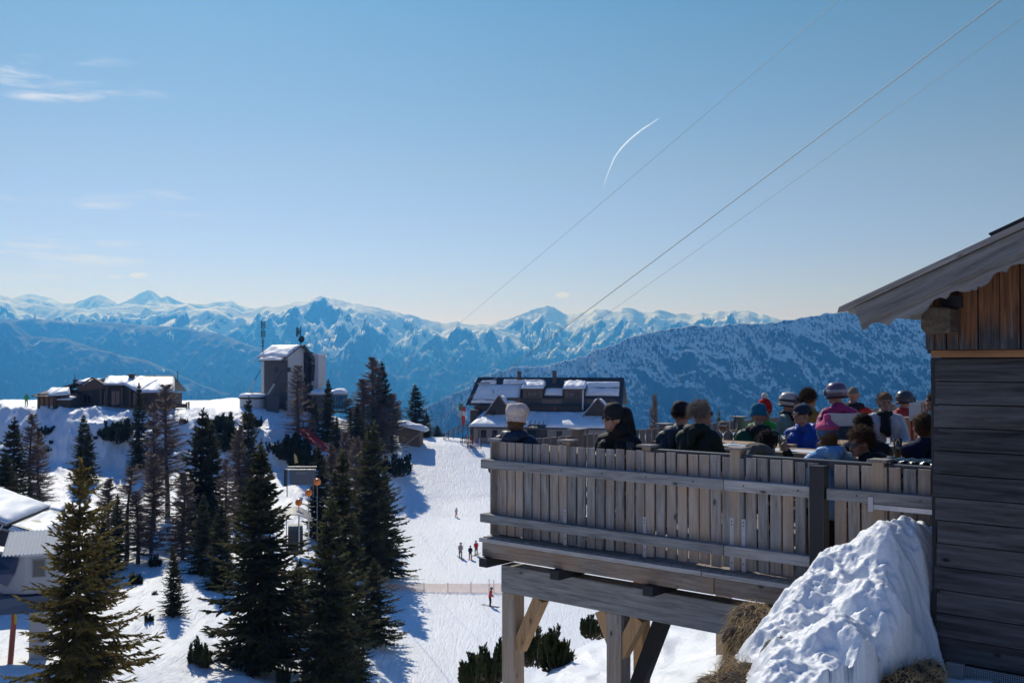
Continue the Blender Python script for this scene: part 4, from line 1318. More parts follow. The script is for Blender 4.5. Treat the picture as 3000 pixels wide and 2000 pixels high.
tree('S', 2, 765, 1290, 120, 40, "thin spruce standing behind the tip of the broad dark spruce", group=G1)
tree('S', 2, 411, 1127, 149, 42, "dark spruce on the bluff in front of the right half of the hut", group=G3)
tree('S', 1, 243, 1215, 143, 42, "ragged spruce below the little stilted cabin of the hut", group=G3)
tree('S', 2, 262, 1245, 141, 34, "compact dark spruce directly behind the ragged one below the cabin", group=G3)
tree('S', 1, 40, 1228, 118, 72, "brownish spruce at the left border of the view under the snow crest", group=G3)
tree('S', 3, 22, 1330, 108, 78, "dark spruce with a broad skirt at the left border behind the lift roofs", group=G3)
tree('L', 0, 86, 1208, 122, 60, "bare larch with a dark upright trunk beside the brownish spruce", group=G2)
tree('L', 1, 492, 1120, 124, 95, "tallest bare larch, its trunk crossing the right end of the hut", group=G2)
tree('L', 0, 372, 1362, 100, 75, "crooked bare larch behind the olive spruce", group=G2)
tree('L', 2, 448, 1330, 106, 70, "bushy bare larch in front of the bluff between two darker trunks", group=G2)
tree('L', 1, 668, 1340, 104, 62, "thin dead larch with a straight black trunk left of the broad spruce", group=G2)
tree('L', 2, 700, 1250, 122, 60, "grey brown larch between the black twin spruce and the broad spruce", group=G2)
tree('L', 1, 873, 1066, 156, 66, "bare larch standing in front of the station tower", group=G2)
tree('S', 2, 924, 1158, 158, 30, "short dark spruce beside the snowy flat roofed shelter of the tower", group=G3)
tree('S', 1, 960, 1113, 160, 36, "slender spruce in front of the glass shelter", group=G3)
tree('L', 2, 1098, 1044, 176, 70, "tall brown larch, the highest of the clump between tower and shed", group=G2)
tree('S', 1, 1122, 1062, 178, 50, "pointed spruce behind the highest brown larch", group=G3)
tree('L', 2, 1066, 1108, 170, 70, "wide brown larch in front of the pointed spruce", group=G2)
tree('L', 2, 1150, 1150, 172, 60, "spreading brown larch whose twigs reach towards the snowy shed", group=G2)
tree('L', 0, 1030, 1165, 166, 50, "thin bare larch at the left side of the clump above the slide", group=G2)
tree('S', 1, 1046, 1182, 160, 38, "dark spruce rising through the brown clump above the slide", group=G3)
tree('S', 1, 1219, 1128, 196, 46, "freestanding spruce behind the small snowy shed", group=G3)
tree('S', 2, 1164, 1178, 196, 22, "small spruce tip left of the shed roof", group=G3)
tree('S', 2, 1250, 1208, 190, 22, "narrow young spruce at the right wall of the shed", group=G3)
tree('S', 3, 1282, 1246, 196, 24, "low spruce between the shed and the lodge", group=G3)
tree('S', 1, 1077, 1250, 132, 62, "dark spruce at the piste edge above the brown squeezed larch", group=G1)
tree('L', 2, 1010, 1262, 136, 50, "tangle of a brown larch at the lower end of the red slide", group=G2)
tree('S', 2, 650, 1480, 92, 60, "spruce tucked against the left side of the broad dark spruce", group=G1)
tree('S', 1, 514, 1602, 80, 40, "young spruce alone on the sunny snow before the wood", group=G1)
tree('S', 2, 880, 1640, 82, 60, "half hidden spruce between the broad spruce and the dense spruce", group=G1)
tree('L', 2, 1918, 1152, 152, 34, "bare brown larch beyond the terrace, right of the man in the black cap", group=G2)
tree('L', 2, 2052, 1168, 158, 70, "rounded brown larch top beyond the terrace above the curly head", group=G2)
tree('S', 1, 2104, 1203, 132, 26, "little dark spruce top seen over the far railing by the glasses", group=G3)

# brown undergrowth and further trunks of the left wood
tree('L', 2, 315, 1400, 104, 72, "low brown larch thicket left of the crooked larch", group=G2)
tree('L', 2, 540, 1380, 103, 70, "brown larch filling the gap below the tallest larch", group=G2)
tree('L', 0, 410, 1440, 99, 66, "dense brown larch twigs in the darkest part of the left wood", group=G2)
tree('S', 1, 595, 1450, 97, 52, "green spruce in front of the black twin spruces", group=G1)
tree('S', 2, 345, 1450, 96, 40, "slim shadowy spruce behind the crooked larch", group=G1)
tree('L', 0, 455, 1180, 118, 60, "faint grey larch left of the black twin spruces", group=G2)
tree('S', 1, 300, 1500, 90, 50, "small dark spruce at the left edge of the wood beside the olive spruce", group=G1)
tree('L', 2, 120, 1260, 126, 60, "brown larch behind the left lift roofs", group=G2)
tree('S', 2, 985, 1225, 150, 40, "dark spruce below the slender spruce at the glass shelter", group=G3)
tree('L', 2, 1118, 1190, 168, 60, "low brown larch crown at the foot of the highest larch", group=G2)
tree('L', 2, 975, 1300, 140, 50, "brown larch left of the piste edge above the tunnel", group=G2)
for (px, top, Y, hw, dz, lab) in ((340, 1226, 155, 44, 0, "dark pine bush just below the hut veranda"), (342, 1262, 154.0, 26, 0, "smaller pine bush under the veranda bush"),
        (640, 1208, 160, 40, 0, "pine bush on the crest left of the drum"), (668, 1250, 157.5, 44, 0, "pine bush halfway down the bluff below the drum"), (600, 1262, 157, 30, 0, "pine bush behind the twin spruce tops"),
        (852, 1268, 156, 52, 0, "wide pine bush with a snow cap left of the red slide"), (905, 1310, 154, 42, 0, "pine bush at the bottom of the bluff below the slide"), (815, 1290, 156, 26, 0, "small pine bush touching the wide snow capped one"),
        (745, 1215, 163, 24, 0, "little pine bush right under the drum"), (540, 1222, 161, 14, 0, "tiny pine bush on the open crest beside the hut fence"), (130, 1245, 158, 22, 0, "sparse pine bush on the snow below the skier in green"),
        (300, 1252, 157, 16, 0, "flat pine bush left of the veranda bush"), (480, 1310, 152, 20, 0, "pine bush at the foot of the bluff by the tallest larch"), (1150, 1330, 160, 46, 0, "brown green bush on the snow flank left of the cables")):
    bush((px // 2) % 2, px, top, hw * 1.4, lab, G4, 128, 172, gz, 0.5)
rs = random.Random(8)
for i in range(26):
    px = rs.uniform(30, 1120); top = rs.uniform(1228, 1340)
    if px > 700: top += (px - 700) * .12
    bush(i % 2, px, top, rs.uniform(7, 17), "tiny dark pine sprig poking through the shaded snow of the bluff", "pine sprigs on the bluff", 128, 172, gz, rs.uniform(.3, .6))
for i in range(16):
    px = rs.uniform(280, 1050); top = rs.uniform(1640, 1930)
    bush(i % 2, px, top, rs.uniform(6, 15), "little pine twig sticking out of the sunny snow among the trees", "pine twigs on the sunny snow", 55, 110, gz, rs.uniform(.4, .8))
# pine scrub on the sunny snow in front
for (px, top, Y, hw, lab) in ((395, 1672, 78, 24, "small pine bush on the sunny snow right of the olive spruce"), (450, 1622, 86, 22, "little pine bush on the snow bank before the wood"), (590, 1870, 66, 48, "sparse pine branches left of the broad spruce foot"),
        (820, 1945, 63, 36, "pine scrub on the snow lip below the broad spruce"), (430, 1790, 70, 18, "lone twiggy pine on the bright snow")):
    bush((px // 3) % 2, px, top, hw, lab, "pine scrub on the sunny snow", 55, 100, gz, 0.8)
# pines just below the terrace
for (px, top, Y, hw, lab) in ((1395, 1905, 21, 60, "pine bush left of the front terrace post, cut by the picture edge"), (1450, 1870, 20, 55, "pine bush directly behind the front terrace post"), (1570, 1822, 18.5, 60, "pine bush between the two terrace posts, left half"),
        (1640, 1838, 17.5, 55, "pine bush between the two terrace posts, right half"), (1730, 1785, 19, 36, "upright pine shoot left of the second terrace post")):
    bush((px // 2) % 2, px, top, hw * 1.35, lab, "pines below the terrace", 13.4, 30, lambda a, b: nz_at((a - 1500) / F * b, b), 0.72)
# ------------------------------------------------------------------ buildings and ski area furniture
M_roofsnow = snowmat("roof_snow", (0.87, 0.89, 0.92), bumps=((0.6, 0.1, 0.4), (4.0, 0.04, 0.4)))
M_dwood = plain("dark_timber_facade", (0.060, 0.043, 0.033), 0.75, var=0.35, scale=5, bump=0.3)
M_mwood = plain("brown_timber_facade", (0.15, 0.095, 0.06), 0.75, var=0.3, scale=5, bump=0.3)
M_owood = plain("orange_larch_boards", (0.26, 0.135, 0.06), 0.7, var=0.3, scale=5, bump=0.3)
M_render = plain("beige_render", (0.30, 0.245, 0.20), 0.85, var=0.2, scale=3, bump=0.2)
M_tile = plain("dark_roof_sheet", (0.035, 0.037, 0.043), 0.55, var=0.3, scale=2)
M_glass = plain("dark_window_glass", (0.012, 0.016, 0.02), 0.08, var=0.2, scale=2, spec=0.8)
M_white = plain("white_painted_wall", (0.62, 0.62, 0.62), 0.8, var=0.1, scale=2, bump=0.15)
M_gconc = plain("grey_concrete_wall", (0.095, 0.095, 0.10), 0.85, var=0.25, scale=2.5, bump=0.3)
M_steel = plain("grey_steel", (0.24, 0.25, 0.26), 0.45, 0.5, 0.2, 6)
M_red = plain("red_plastic", (0.55, 0.03, 0.03), 0.45, var=0.15)
M_brick = plain("chimney_masonry", (0.10, 0.075, 0.065), 0.9, var=0.35, scale=8)

def frame(o):
    """tools that place boxes in the local frame of a root turned about z"""
    return o

def snow_slab(mb, quad, th, lift=0.02, seed=0, nu=24, nv=10, mi=0):
    """an uneven layer of snow on a four-cornered roof plane (a,b lower edge; d,c upper edge)"""
    a, b, c, d = [Vector(p) for p in quad]
    nrm = (b - a).cross(d - a).normalized()
    if nrm.z < 0: nrm = -nrm
    top, bot = [], []
    for j in range(nv + 1):
        for i in range(nu + 1):
            u, v = i / nu, j / nv
            p = (a * (1 - u) + b * u) * (1 - v) + (d * (1 - u) + c * u) * v
            e = min(1.0, min(u, 1 - u) * nu * 0.5, min(v, 1 - v) * nv * 0.55)
            k = float(fbm(np.array([p.x * 0.55 + seed]), np.array([p.y * 0.55 + p.z * 0.8 + seed]), 3, seed)[0])
            h = th * (0.25 + 0.75 * math.sqrt(max(e, 0))) * (1 + 0.45 * k)
            bot.append(p + nrm * lift)
            top.append(p + nrm * (lift + max(0.02, h)))
    n = (nu + 1) * (nv + 1)
    fs = []
    for j in range(nv):
        for i in range(nu):
            q = j * (nu + 1) + i
            fs.append((q, q + 1, q + nu + 2, q + nu + 1))
            fs.append((n + q, n + q + nu + 1, n + q + nu + 2, n + q + 1))
    rim = [i for i in range(nu + 1)] + [j * (nu + 1) + nu for j in range(1, nv + 1)] + [nv * (nu + 1) + i for i in range(nu - 1, -1, -1)] + [j * (nu + 1) for j in range(nv - 1, 0, -1)]
    for i in range(len(rim)):
        p, q = rim[i], rim[(i + 1) % len(rim)]
        fs.append((p, q, n + q, n + p))
    mb.add(top + bot, fs, mi)

def roof_slab(mb, quad, th, mi=0):
    a, b, c, d = [Vector(p) for p in quad]
    nrm = (b - a).cross(d - a).normalized()
    if nrm.z < 0: nrm = -nrm
    mb.hexa([p - nrm * th for p in (a, b, c, d)], (a, b, c, d), mi)

def window(parent, x0, x1, y, z0, z1, fm=None, fr=0.12, proud=0.06, bars=1):
    """window on a wall that faces -y: frame with a pane as its child"""
    f = MB()
    f.box(x0 - fr, x1 + fr, y - proud, y - 0.004, z0 - fr, z0)
    f.box(x0 - fr, x1 + fr, y - proud, y - 0.004, z1, z1 + fr)
    f.box(x0 - fr, x0, y - proud, y - 0.004, z0, z1)
    f.box(x1, x1 + fr, y - proud, y - 0.004, z0, z1)
    for i in range(bars):
        xx = x0 + (x1 - x0) * (i + 1) / (bars + 1)
        f.box(xx - .04, xx + .04, y - proud * .8, y - 0.004, z0, z1)
    fo = f.build("window", fm or M_dwood, parent)
    MB().box(x0, x1, y - 0.02, y - 0.003, z0, z1).build("pane", M_glass, fo)
    return fo

# ---------------------------------------------------------------- the lodge beyond the piste
LY = 193.0
LO = W(1365, 1300, LY)
k = LY / F                                        # metres per photo pixel
LROT = R(-11)
lodge = thing("mountain_lodge", "large dark mountain lodge with dormers, two small gables and snow on its roofs", "lodge", LO, LROT)
def lx(px): return (px - 1365) * k / math.cos(LROT) * 1.0
def lz(py): return (1300 - py) * k
XW0, XW1 = lx(1378), lx(1800)
zr, ze = lz(1106), lz(1186)
run = 5.6
yr, ye = 5.4, 1.2
# walls
wl = MB()
wl.box(XW0 + .3, XW1 - .3, 2.0, 12.6, -4.0, ze + .6)
wl.build("wall", M_mwood, lodge)
gab = MB()
for xx in (XW0 + .3, XW1 - .35):
    gab.prism([(xx, 2.0, ze - 0.2), (xx, 12.6, ze - 0.2), (xx, yr, zr - .35)], (0.05, 0, 0))
gab.build("gable_wall", M_owood, lodge)
XR0, XR1 = lx(1363), lx(1812)
rf = MB()
roof_slab(rf, [(XR0 - .2, ye, ze), (XR1, ye, ze), (XR1, yr, zr), (XR0 + 1.2, yr, zr)], 0.22)
roof_slab(rf, [(XR1, 13.2, ze), (XR0 - .2, 13.2, ze), (XR0 + 1.2, yr, zr), (XR1, yr, zr)], 0.22)
rfo = rf.build("roof", M_tile, lodge)
def rpt(x, t):                                    # point on the front roof plane, t = 0 eave .. 1 ridge
    return (x, ye + (yr - ye) * t, ze + (zr - ze) * t)
sn = MB()
for (x0, x1, t0, t1, sd) in ((1374, 1515, .06, .72, 1), (1384, 1440, .74, .86, 9), (1586, 1640, .34, .60, 7), (1704, 1800, .34, .84, 4), (1460, 1524, .74, .90, 5), (1640, 1700, .62, .86, 3), (1524, 1580, .66, .9, 2)):
    a, b = lx(x0), lx(x1)
    o_ = 0.9 * 0
    snow_slab(sn, [rpt(a, t0), rpt(b, t0), rpt(b, t1), rpt(a + (1.0 if x0 < 1400 else 0), t1)], 0.34, 0.01, sd)
sn.build("roof_snow", M_roofsnow, rfo, smooth=True)
# snow guards
sg = MB()
for (x0, x1, t) in ((1372, 1470, .13), (1700, 1806, .58), (1580, 1650, .60), (1640, 1700, .35), (1372, 1420, .74)):
    sg.beam(Vector(rpt(lx(x0), t)) + Vector((0, -.18, .28)), Vector(rpt(lx(x1), t)) + Vector((0, -.18, .28)), .1, .16)
sg.build("snow_guard", M_tile, rfo)
for (px, w, top) in ((1507, 10, 1090), (1611, 11, 1088)):
    c = MB().box(lx(px) - w * k / 2, lx(px) + w * k / 2, yr - .9, yr - .2, zr - 1.4, lz(top)).build("chimney", M_brick, rfo)
    MB().box(lx(px) - w * k / 2 - .12, lx(px) + w * k / 2 + .12, yr - 1.0, yr - .1, lz(top) + .003, lz(top) + .12).build("chimney_cap", M_tile, c)
MB().tube([rpt(lx(1437), .32), Vector(rpt(lx(1437), .32)) + Vector((0, 0, 1.1))], .07).build("vent_pipe", M_tile, rfo)
# dormers
for (x0, x1) in ((1527, 1583), (1647, 1702)):
    a, b = lx(x0), lx(x1)
    zt, zb = lz(1138), lz(1176)
    d = MB().box(a, b, 1.6, 6.0, zb - 1.4, zt).build("dormer", M_mwood, lodge)
    window(d, a + .9, b - .9, 1.6, lz(1161), lz(1148), bars=1)
    r2 = MB()
    roof_slab(r2, [(a - .35, 1.0, zt - .02), (b + .35, 1.0, zt - .02), (b + .3, 6.6, zt + 1.15), (a - .3, 6.6, zt + 1.15)], .15)
    ro = r2.build("dormer_roof", M_tile, d)
    s2 = MB(); snow_slab(s2, [(a - .3, 1.05, zt), (b + .3, 1.05, zt), (b + .3, 6.0, zt + 1.03), (a - .3, 6.0, zt + 1.03)], .62, .01, 11 + x0)
    s2.build("dormer_snow", M_roofsnow, ro, smooth=True)
# upper facade band and balcony between the gables
MB().box(lx(1480), lx(1792), 1.55, 2.05, lz(1206), lz(1165)).build("balcony_front", M_dwood, lodge)
for (x0, x1) in ((1490, 1520), (1582, 1640), (1710, 1740)):
    MB().box(lx(x0), lx(x1), 1.46, 1.548, lz(1185), lz(1168)).build("balcony_panel", M_mwood, lodge)
MB().tube([(lx(1701), 1.2, lz(1134)), (lx(1700), 1.2, lz(1198))], .16).build("flue_pipe", M_white, lodge)
MB().box(lx(1618), lx(1622), 1.38, 1.50, lz(1200), lz(1191)).build("lantern", M_red, lodge)
# two small front gables
def front_gable(xc, hw, ztop, zbase, yf, mat, yb):
    g = MB()
    g.prism([(xc - hw, yf, zbase), (xc + hw, yf, zbase), (xc + hw, yf, zbase + .3), (xc, yf, ztop), (xc - hw, yf, zbase + .3)], (0, yb - yf, 0))
    go = g.build("gable_wing", mat, lodge)
    r_ = MB()
    roof_slab(r_, [(xc - hw - .5, yf - .5, zbase - .1), (xc, yf - .5, ztop + .2), (xc, yb, ztop + .2), (xc - hw - .5, yb, zbase - .1)], .16)
    roof_slab(r_, [(xc, yf - .5, ztop + .2), (xc + hw + .5, yf - .5, zbase - .1), (xc + hw + .5, yb, zbase - .1), (xc, yb, ztop + .2)], .16)
    ro = r_.build("gable_roof", M_mwood, go)
    s = MB()
    snow_slab(s, [(xc - hw - .4, yf - .1, zbase), (xc - .2, yf - .1, ztop + .12), (xc - .2, yb, ztop + .12), (xc - hw - .4, yb, zbase)], .22, .02, 31, 10, 10)
    snow_slab(s, [(xc + .2, yf - .1, ztop + .12), (xc + hw + .4, yf - .1, zbase), (xc + hw + .4, yb, zbase), (xc + .2, yb, ztop + .12)], .22, .02, 33, 10, 10)
    s.build("gable_snow", M_roofsnow, ro, smooth=True)
    return go
g1 = front_gable(lx(1466), lx(1502) - lx(1466), lz(1160), lz(1214), -1.2, M_dwood, 4.5)
window(g1, lx(1444), lx(1456), -1.2, lz(1210), lz(1201), bars=0)
g2 = front_gable(lx(1748), lx(1786) - lx(1748), lz(1167), lz(1214), -1.2, M_dwood, 4.5)
# lean-to with its long snow roof
an = MB().box(lx(1404), lx(1770), -4.6, 2.0, -4.0, lz(1243)).build("lean_to", M_render, lodge)
r3 = MB()
roof_slab(r3, [(lx(1392), -5.2, lz(1245)), (lx(1785), -5.2, lz(1245)), (lx(1790), 1.6, lz(1203)), (lx(1412), 1.6, lz(1210))], .2)
r3o = r3.build("lean_to_roof", M_tile, an)
s3 = MB()
snow_slab(s3, [(lx(1392), -5.25, lz(1244)), (lx(1558), -5.25, lz(1244)), (lx(1570), 1.4, lz(1206)), (lx(1412), 1.4, lz(1206))], .42, .01, 41, 30, 12)
snow_slab(s3, [(lx(1610), -5.25, lz(1244)), (lx(1784), -5.25, lz(1244)), (lx(1788), 1.4, lz(1206)), (lx(1600), 1.4, lz(1206))], .42, .01, 43, 30, 12)
snow_slab(s3, [(lx(1556), -4.0, lz(1238)), (lx(1612), -4.0, lz(1238)), (lx(1602), 1.4, lz(1206)), (lx(1568), 1.4, lz(1206))], .34, .01, 44, 10, 10)
s3.build("lean_to_snow", M_roofsnow, r3o, smooth=True)
for x0, x1, z0, z1 in ((1427, 1439, 1274, 1255), (1459, 1470, 1274, 1255), (1520, 1532, 1276, 1256), (1640, 1652, 1276, 1256), (1690, 1702, 1276, 1256)):
    window(an, lx(x0), lx(x1), -4.6, lz(z0), lz(z1), bars=0)
MB().box(lx(1557), lx(1612), -4.75, -4.6, lz(1300), lz(1250)).build("entrance", M_glass, an)
for px in (1419, 1585, 1724):
    MB().tube([(lx(px), -4.75, lz(1244)), (lx(px), -4.75, lz(1296))], .07).build("downpipe", M_dmetal, an)
MB().box(lx(1381), lx(1405), -1.0, 3.0, -4, lz(1200)).build("side_wing", M_dwood, lodge)
rw = MB()
for i in range(4):
    xx = lx(1566 + i * 12)
    rw.beam((xx, -5.0, lz(1243)), (xx, -4.2, lz(1243) + 1.1), .1, .1)
    rw.beam((xx, -5.0, lz(1243)), (xx + .7, -5.0, lz(1243) + .55), .08, .08)
rw.build("entrance_bracket", M_dmetal, an)

# flags by the lodge
def flag(px, top, bot, Y, cols, label):
    root = thing("flag", label, "flag", W(px, bot + 12, Y))
    b0 = Vector(root.location)
    mp = MB().tube([(0, 0, 0), (0, 0, W(px, top - 4, Y).z - b0.z)], .05, 6).build("pole", M_steel, root)
    ms = []
    h0, h1 = W(px, bot, Y).z - b0.z, W(px, top, Y).z - b0.z
    vs, fs, mi = [], [], []
    mb = MB()
    for j in range(13):
        z = h0 + (h1 - h0) * j / 12
        for i in range(4):
            vs.append((0.06 + .75 * i / 3 * (0.75 + .25 * j / 12), .12 * math.sin(j * .8 + i * 1.1), z - .05 * i))
    for j in range(12):
        for i in range(3):
            q = j * 4 + i
            mb.f.append((q, q + 1, q + 5, q + 4)); mb.m.append(j * len(cols) // 12)
    mb.v = vs
    c = mb.build("cloth", [plain("flag_cloth", c_, 0.8, var=.1) for c_ in cols], root, smooth=True, fixn=False)
    sd = c.modifiers.new("thickness", 'SOLIDIFY'); sd.thickness = 0.01
    return root
flag(1352, 1190, 1243, 188, [(.55, .04, .03), (.55, .04, .03), (.7, .7, .68), (.55, .04, .03)], "tall red banner with a white band left of the lodge")
flag(1344, 1180, 1222, 189, [(.6, .6, .58), (.04, .22, .10)], "narrow green and white banner left of the red banner")

# wooden stair railing and ski racks in front of the lodge
sr = thing("stair_railing", "sloping dark timber handrail leading up to the lodge", "railing", W(1300, 1290, 187))
b0 = Vector(sr.location)
rr_ = MB()
for dz in (0, 7, 14):
    rr_.beam(W(1300, 1272 + dz, 187) - b0, W(1350, 1246 + dz, 189) - b0, .1, .12)
    rr_.beam(W(1350, 1246 + dz, 189) - b0, W(1385, 1242 + dz, 190) - b0, .1, .12)
rr_.build("rails", M_dwood, sr)
for i in range(7):
    px = 1300 + i * 14
    y0 = 1270 - (26 * min(1, (px - 1300) / 50)) - (4 * max(0, (px - 1350) / 35))
    MB().beam(W(px, y0 - 4, 187 + i * .4) - b0, W(px, y0 + 30, 187 + i * .4) - b0, .12, .12).build("post", M_dwood, sr)
SKC = [plain("ski_" + n, c, 0.35, var=0.1) for n, c in (("red", (.5, .03, .03)), ("white", (.7, .7, .7)), ("black", (.02, .02, .025)), ("blue", (.04, .12, .4)), ("yellow", (.6, .4, .04)))]
def ski_rack(px, py, Y, n, label, seed):
    r = random.Random(seed)
    p = W(px, py, Y)
    root = thing("ski_rack", label, "ski rack", p, R(-11), "ski racks in front of the lodge")
    m = MB()
    L = n * .22
    m.beam((-.1, 0, .95), (L + .1, 0, .95), .08, .08); m.beam((-.1, 0, .45), (L + .1, 0, .45), .08, .08)
    for xx in (-.1, L + .1):
        m.beam((xx, .3, 0), (xx, 0, 1.0), .08, .08); m.beam((xx, -.3, 0), (xx, 0, 1.0), .08, .08)
    m.build("frame", M_dwood, root)
    for i in range(n):
        if r.random() < .2: continue
        x = i * .22
        h = r.uniform(1.5, 1.8)
        t = thing("pair_of_skis", None, None)
        s = MB()
        for dx in (0, .07):
            s.hexa([(x + dx - .03, -.42, 0), (x + dx + .03, -.42, 0), (x + dx + .03, -.40, 0), (x + dx - .03, -.40, 0)], [(x + dx - .035, -.02, h), (x + dx + .035, -.02, h), (x + dx + .035, 0.0, h), (x + dx - .035, 0.0, h)])
        bpy.data.objects.remove(t)
        o = s.build("skis", r.choice(SKC), None)
        o.location = p; o.rotation_euler = (0, 0, R(-11))
        tag(o, "pair of skis leaning on " + label.split(" with")[0], "skis", "skis leaning on the " + label.split(" with")[0])
ski_rack(1352, 1300, 184, 9, "back ski rack by the lodge stairs with a full row of skis", 1)
ski_rack(1372, 1312, 181.5, 10, "front ski rack by the lodge corner with mixed skis", 2)

# ---------------------------------------------------------------- small snowy shed at the top of the piste
SY = 180.0
sk_ = SY / F
shed = thing("shed", "small brown timber shed under a thick white snow cap at the top of the piste", "shed", W(1168, 1292, SY), R(-6))
sw_, sh_ = 63 * sk_, 44 * sk_
shw = MB(); shw.box(0, sw_, 0, 3.0, -1.5, sh_ - .7)
shw.prism([(0, 0, sh_ - .7), (sw_, 0, sh_ - .7), (sw_, 0, sh_ - 1.15 + .4), (0, 0, sh_)], (0, 3, 0))
shw.build("wall", M_mwood, shed)
r4 = MB(); roof_slab(r4, [(-.85, -.5, sh_ + .30), (sw_ + .95, -.5, sh_ - .95), (sw_ + .95, 3.6, sh_ - .95), (-.85, 3.6, sh_ + .30)], .14)
r4o = r4.build("roof", M_dwood, shed)
s4 = MB(); snow_slab(s4, [(-.85, -.52, sh_ + .30), (sw_ + .95, -.52, sh_ - .95), (sw_ + .95, 3.6, sh_ - .95), (-.85, 3.6, sh_ + .30)], .75, .01, 5)
s4.build("roof_snow", M_roofsnow, r4o, smooth=True)
pb = MB(); pb.box(sw_ - .14, sw_ + .02, -.06, -.004, -1.0, sh_ - .9)
pb.build("corner_post", M_owood, shed)

# ---------------------------------------------------------------- alpine hut on the bluff (left)
HYd = 166.0
hk = HYd / F
def hx_(px): return (px - 240) * hk
def hz_(py): return (1200 - py) * hk
alp = thing("alpine_hut", "low alpine hut on the bluff with a sunlit snowy roof, chimney and stilted front cabin", "hut", W(240, 1200, HYd))
MB().box(hx_(222), hx_(430), 0.6, 9.0, -2.5, hz_(1134)).build("wall", M_dwood, alp)
MB().box(hx_(262), hx_(420), .2, .595, hz_(1196), hz_(1190)).build("veranda_rail", M_mwood, alp)
# front gable of the main house
fg = MB()
fg.prism([(hx_(205), .35, hz_(1150)), (hx_(318), .35, hz_(1134)), (hx_(272), .35, hz_(1108))], (0, 1.0, 0))
fg.build("gable_front", M_mwood, alp)
for px in (294, 312, 356, 380):
    MB().box(hx_(px) - .14, hx_(px) + .14, 0.0, .2, -.6, hz_(1134)).build("post", M_mwood, alp)
for (a, b, c, d) in ((300, 308, 1186, 1148), (322, 346, 1186, 1146), (240, 262, 1180, 1155), (386, 398, 1186, 1150)):
    window(alp, hx_(a), hx_(b), .6, hz_(c), hz_(d), bars=1)
# main roof, right part with the long sunny slope
mr = MB()
roof_slab(mr, [(hx_(304), -.5, hz_(1128)), (hx_(372), -.5, hz_(1128)), (hx_(372), 5.5, hz_(1105)), (hx_(272), 5.5, hz_(1105))], .2)
roof_slab(mr, [(hx_(366), -.5, hz_(1128)), (hx_(422), -2.6, hz_(1150)), (hx_(455), 5.5, hz_(1105)), (hx_(372), 5.5, hz_(1105))], .2)
roof_slab(mr, [(hx_(422), -2.6, hz_(1150)), (hx_(526), -2.6, hz_(1148)), (hx_(477), 5.5, hz_(1105)), (hx_(440), 5.5, hz_(1105))], .2)
roof_slab(mr, [(hx_(478), 11.5, hz_(1148)), (hx_(262), 11.5, hz_(1148)), (hx_(272), 5.55, hz_(1105)), (hx_(477), 5.55, hz_(1105))], .2)
mro = mr.build("roof", M_tile, alp)
ms = MB()
snow_slab(ms, [(hx_(306), -.5, hz_(1127)), (hx_(372), -.5, hz_(1127)), (hx_(374), 5.2, hz_(1106)), (hx_(278), 5.2, hz_(1106))], .38, .01, 3)
snow_slab(ms, [(hx_(368), -.6, hz_(1127)), (hx_(422), -2.6, hz_(1149)), (hx_(458), 5.2, hz_(1106)), (hx_(374), 5.2, hz_(1106))], .38, .01, 4)
snow_slab(ms, [(hx_(421), -2.6, hz_(1149)), (hx_(526), -2.6, hz_(1147)), (hx_(477), 5.2, hz_(1106)), (hx_(452), 5.2, hz_(1106))], .4, .01, 5)
ms.build("roof_snow", M_roofsnow, mro, smooth=True)
rb_ = MB(); rb_.beam((hx_(271), 5.5, hz_(1103.5)), (hx_(478), 5.5, hz_(1102.5)), .5, .16)
rb_.build("ridge_board", plain("yellow_ridge_sheet", (.55, .42, .16), .4, .3), mro)
ch = MB().box(hx_(358), hx_(371), 2.6, 3.5, hz_(1122), hz_(1098)).build("chimney", M_brick, mro)
MB().box(hx_(358) - .1, hx_(371) + .1, 2.5, 3.6, hz_(1098) + .003, hz_(1098) + .14).build("chimney_cap", M_tile, ch)
for px, t in ((493, 1087), (423, 1098)):
    MB().tube([(hx_(px), 4.5, hz_(1120)), (hx_(px), 4.5, hz_(t))], .06 if px > 450 else .035, 6).build("antenna_pole", M_dmetal, alp)
# gable boards of the main roof towards the left
lb = MB()
lb.beam((hx_(273), -.3, hz_(1106.5)), (hx_(226), -.3, hz_(1133)), .25, .22)
lb.beam((hx_(273), -.3, hz_(1106.5)), (hx_(308), -.3, hz_(1129)), .25, .22)
lb.build("bargeboard", M_dwood, alp)
# the long left roof falling to the snow
lr = MB()
roof_slab(lr, [(hx_(82), 1.2, hz_(1159)), (hx_(206), 1.2, hz_(1123)), (hx_(262), 6.5, hz_(1113)), (hx_(110), 7.5, hz_(1150))], .22)
lro = lr.build("left_roof", M_dwood, alp)
ls = MB(); snow_slab(ls, [(hx_(208), 1.6, hz_(1122)), (hx_(236), 1.6, hz_(1131)), (hx_(268), 5.4, hz_(1114)), (hx_(226), 5.4, hz_(1114))], .4, .02, 8, 12, 8)
ls.build("left_roof_snow", M_roofsnow, lro, smooth=True)
MB().box(hx_(106), hx_(222), 1.8, 8, -2.0, hz_(1149)).build("left_wall", M_render, alp)
lc = MB().box(hx_(190), hx_(199), 3.0, 3.6, hz_(1135), hz_(1112)).build("small_chimney", M_brick, alp)
MB().tube([(hx_(193), 3.3, hz_(1112)), (hx_(193), 3.3, hz_(1097))], .06, 6).build("antenna_pole", M_dmetal, alp)
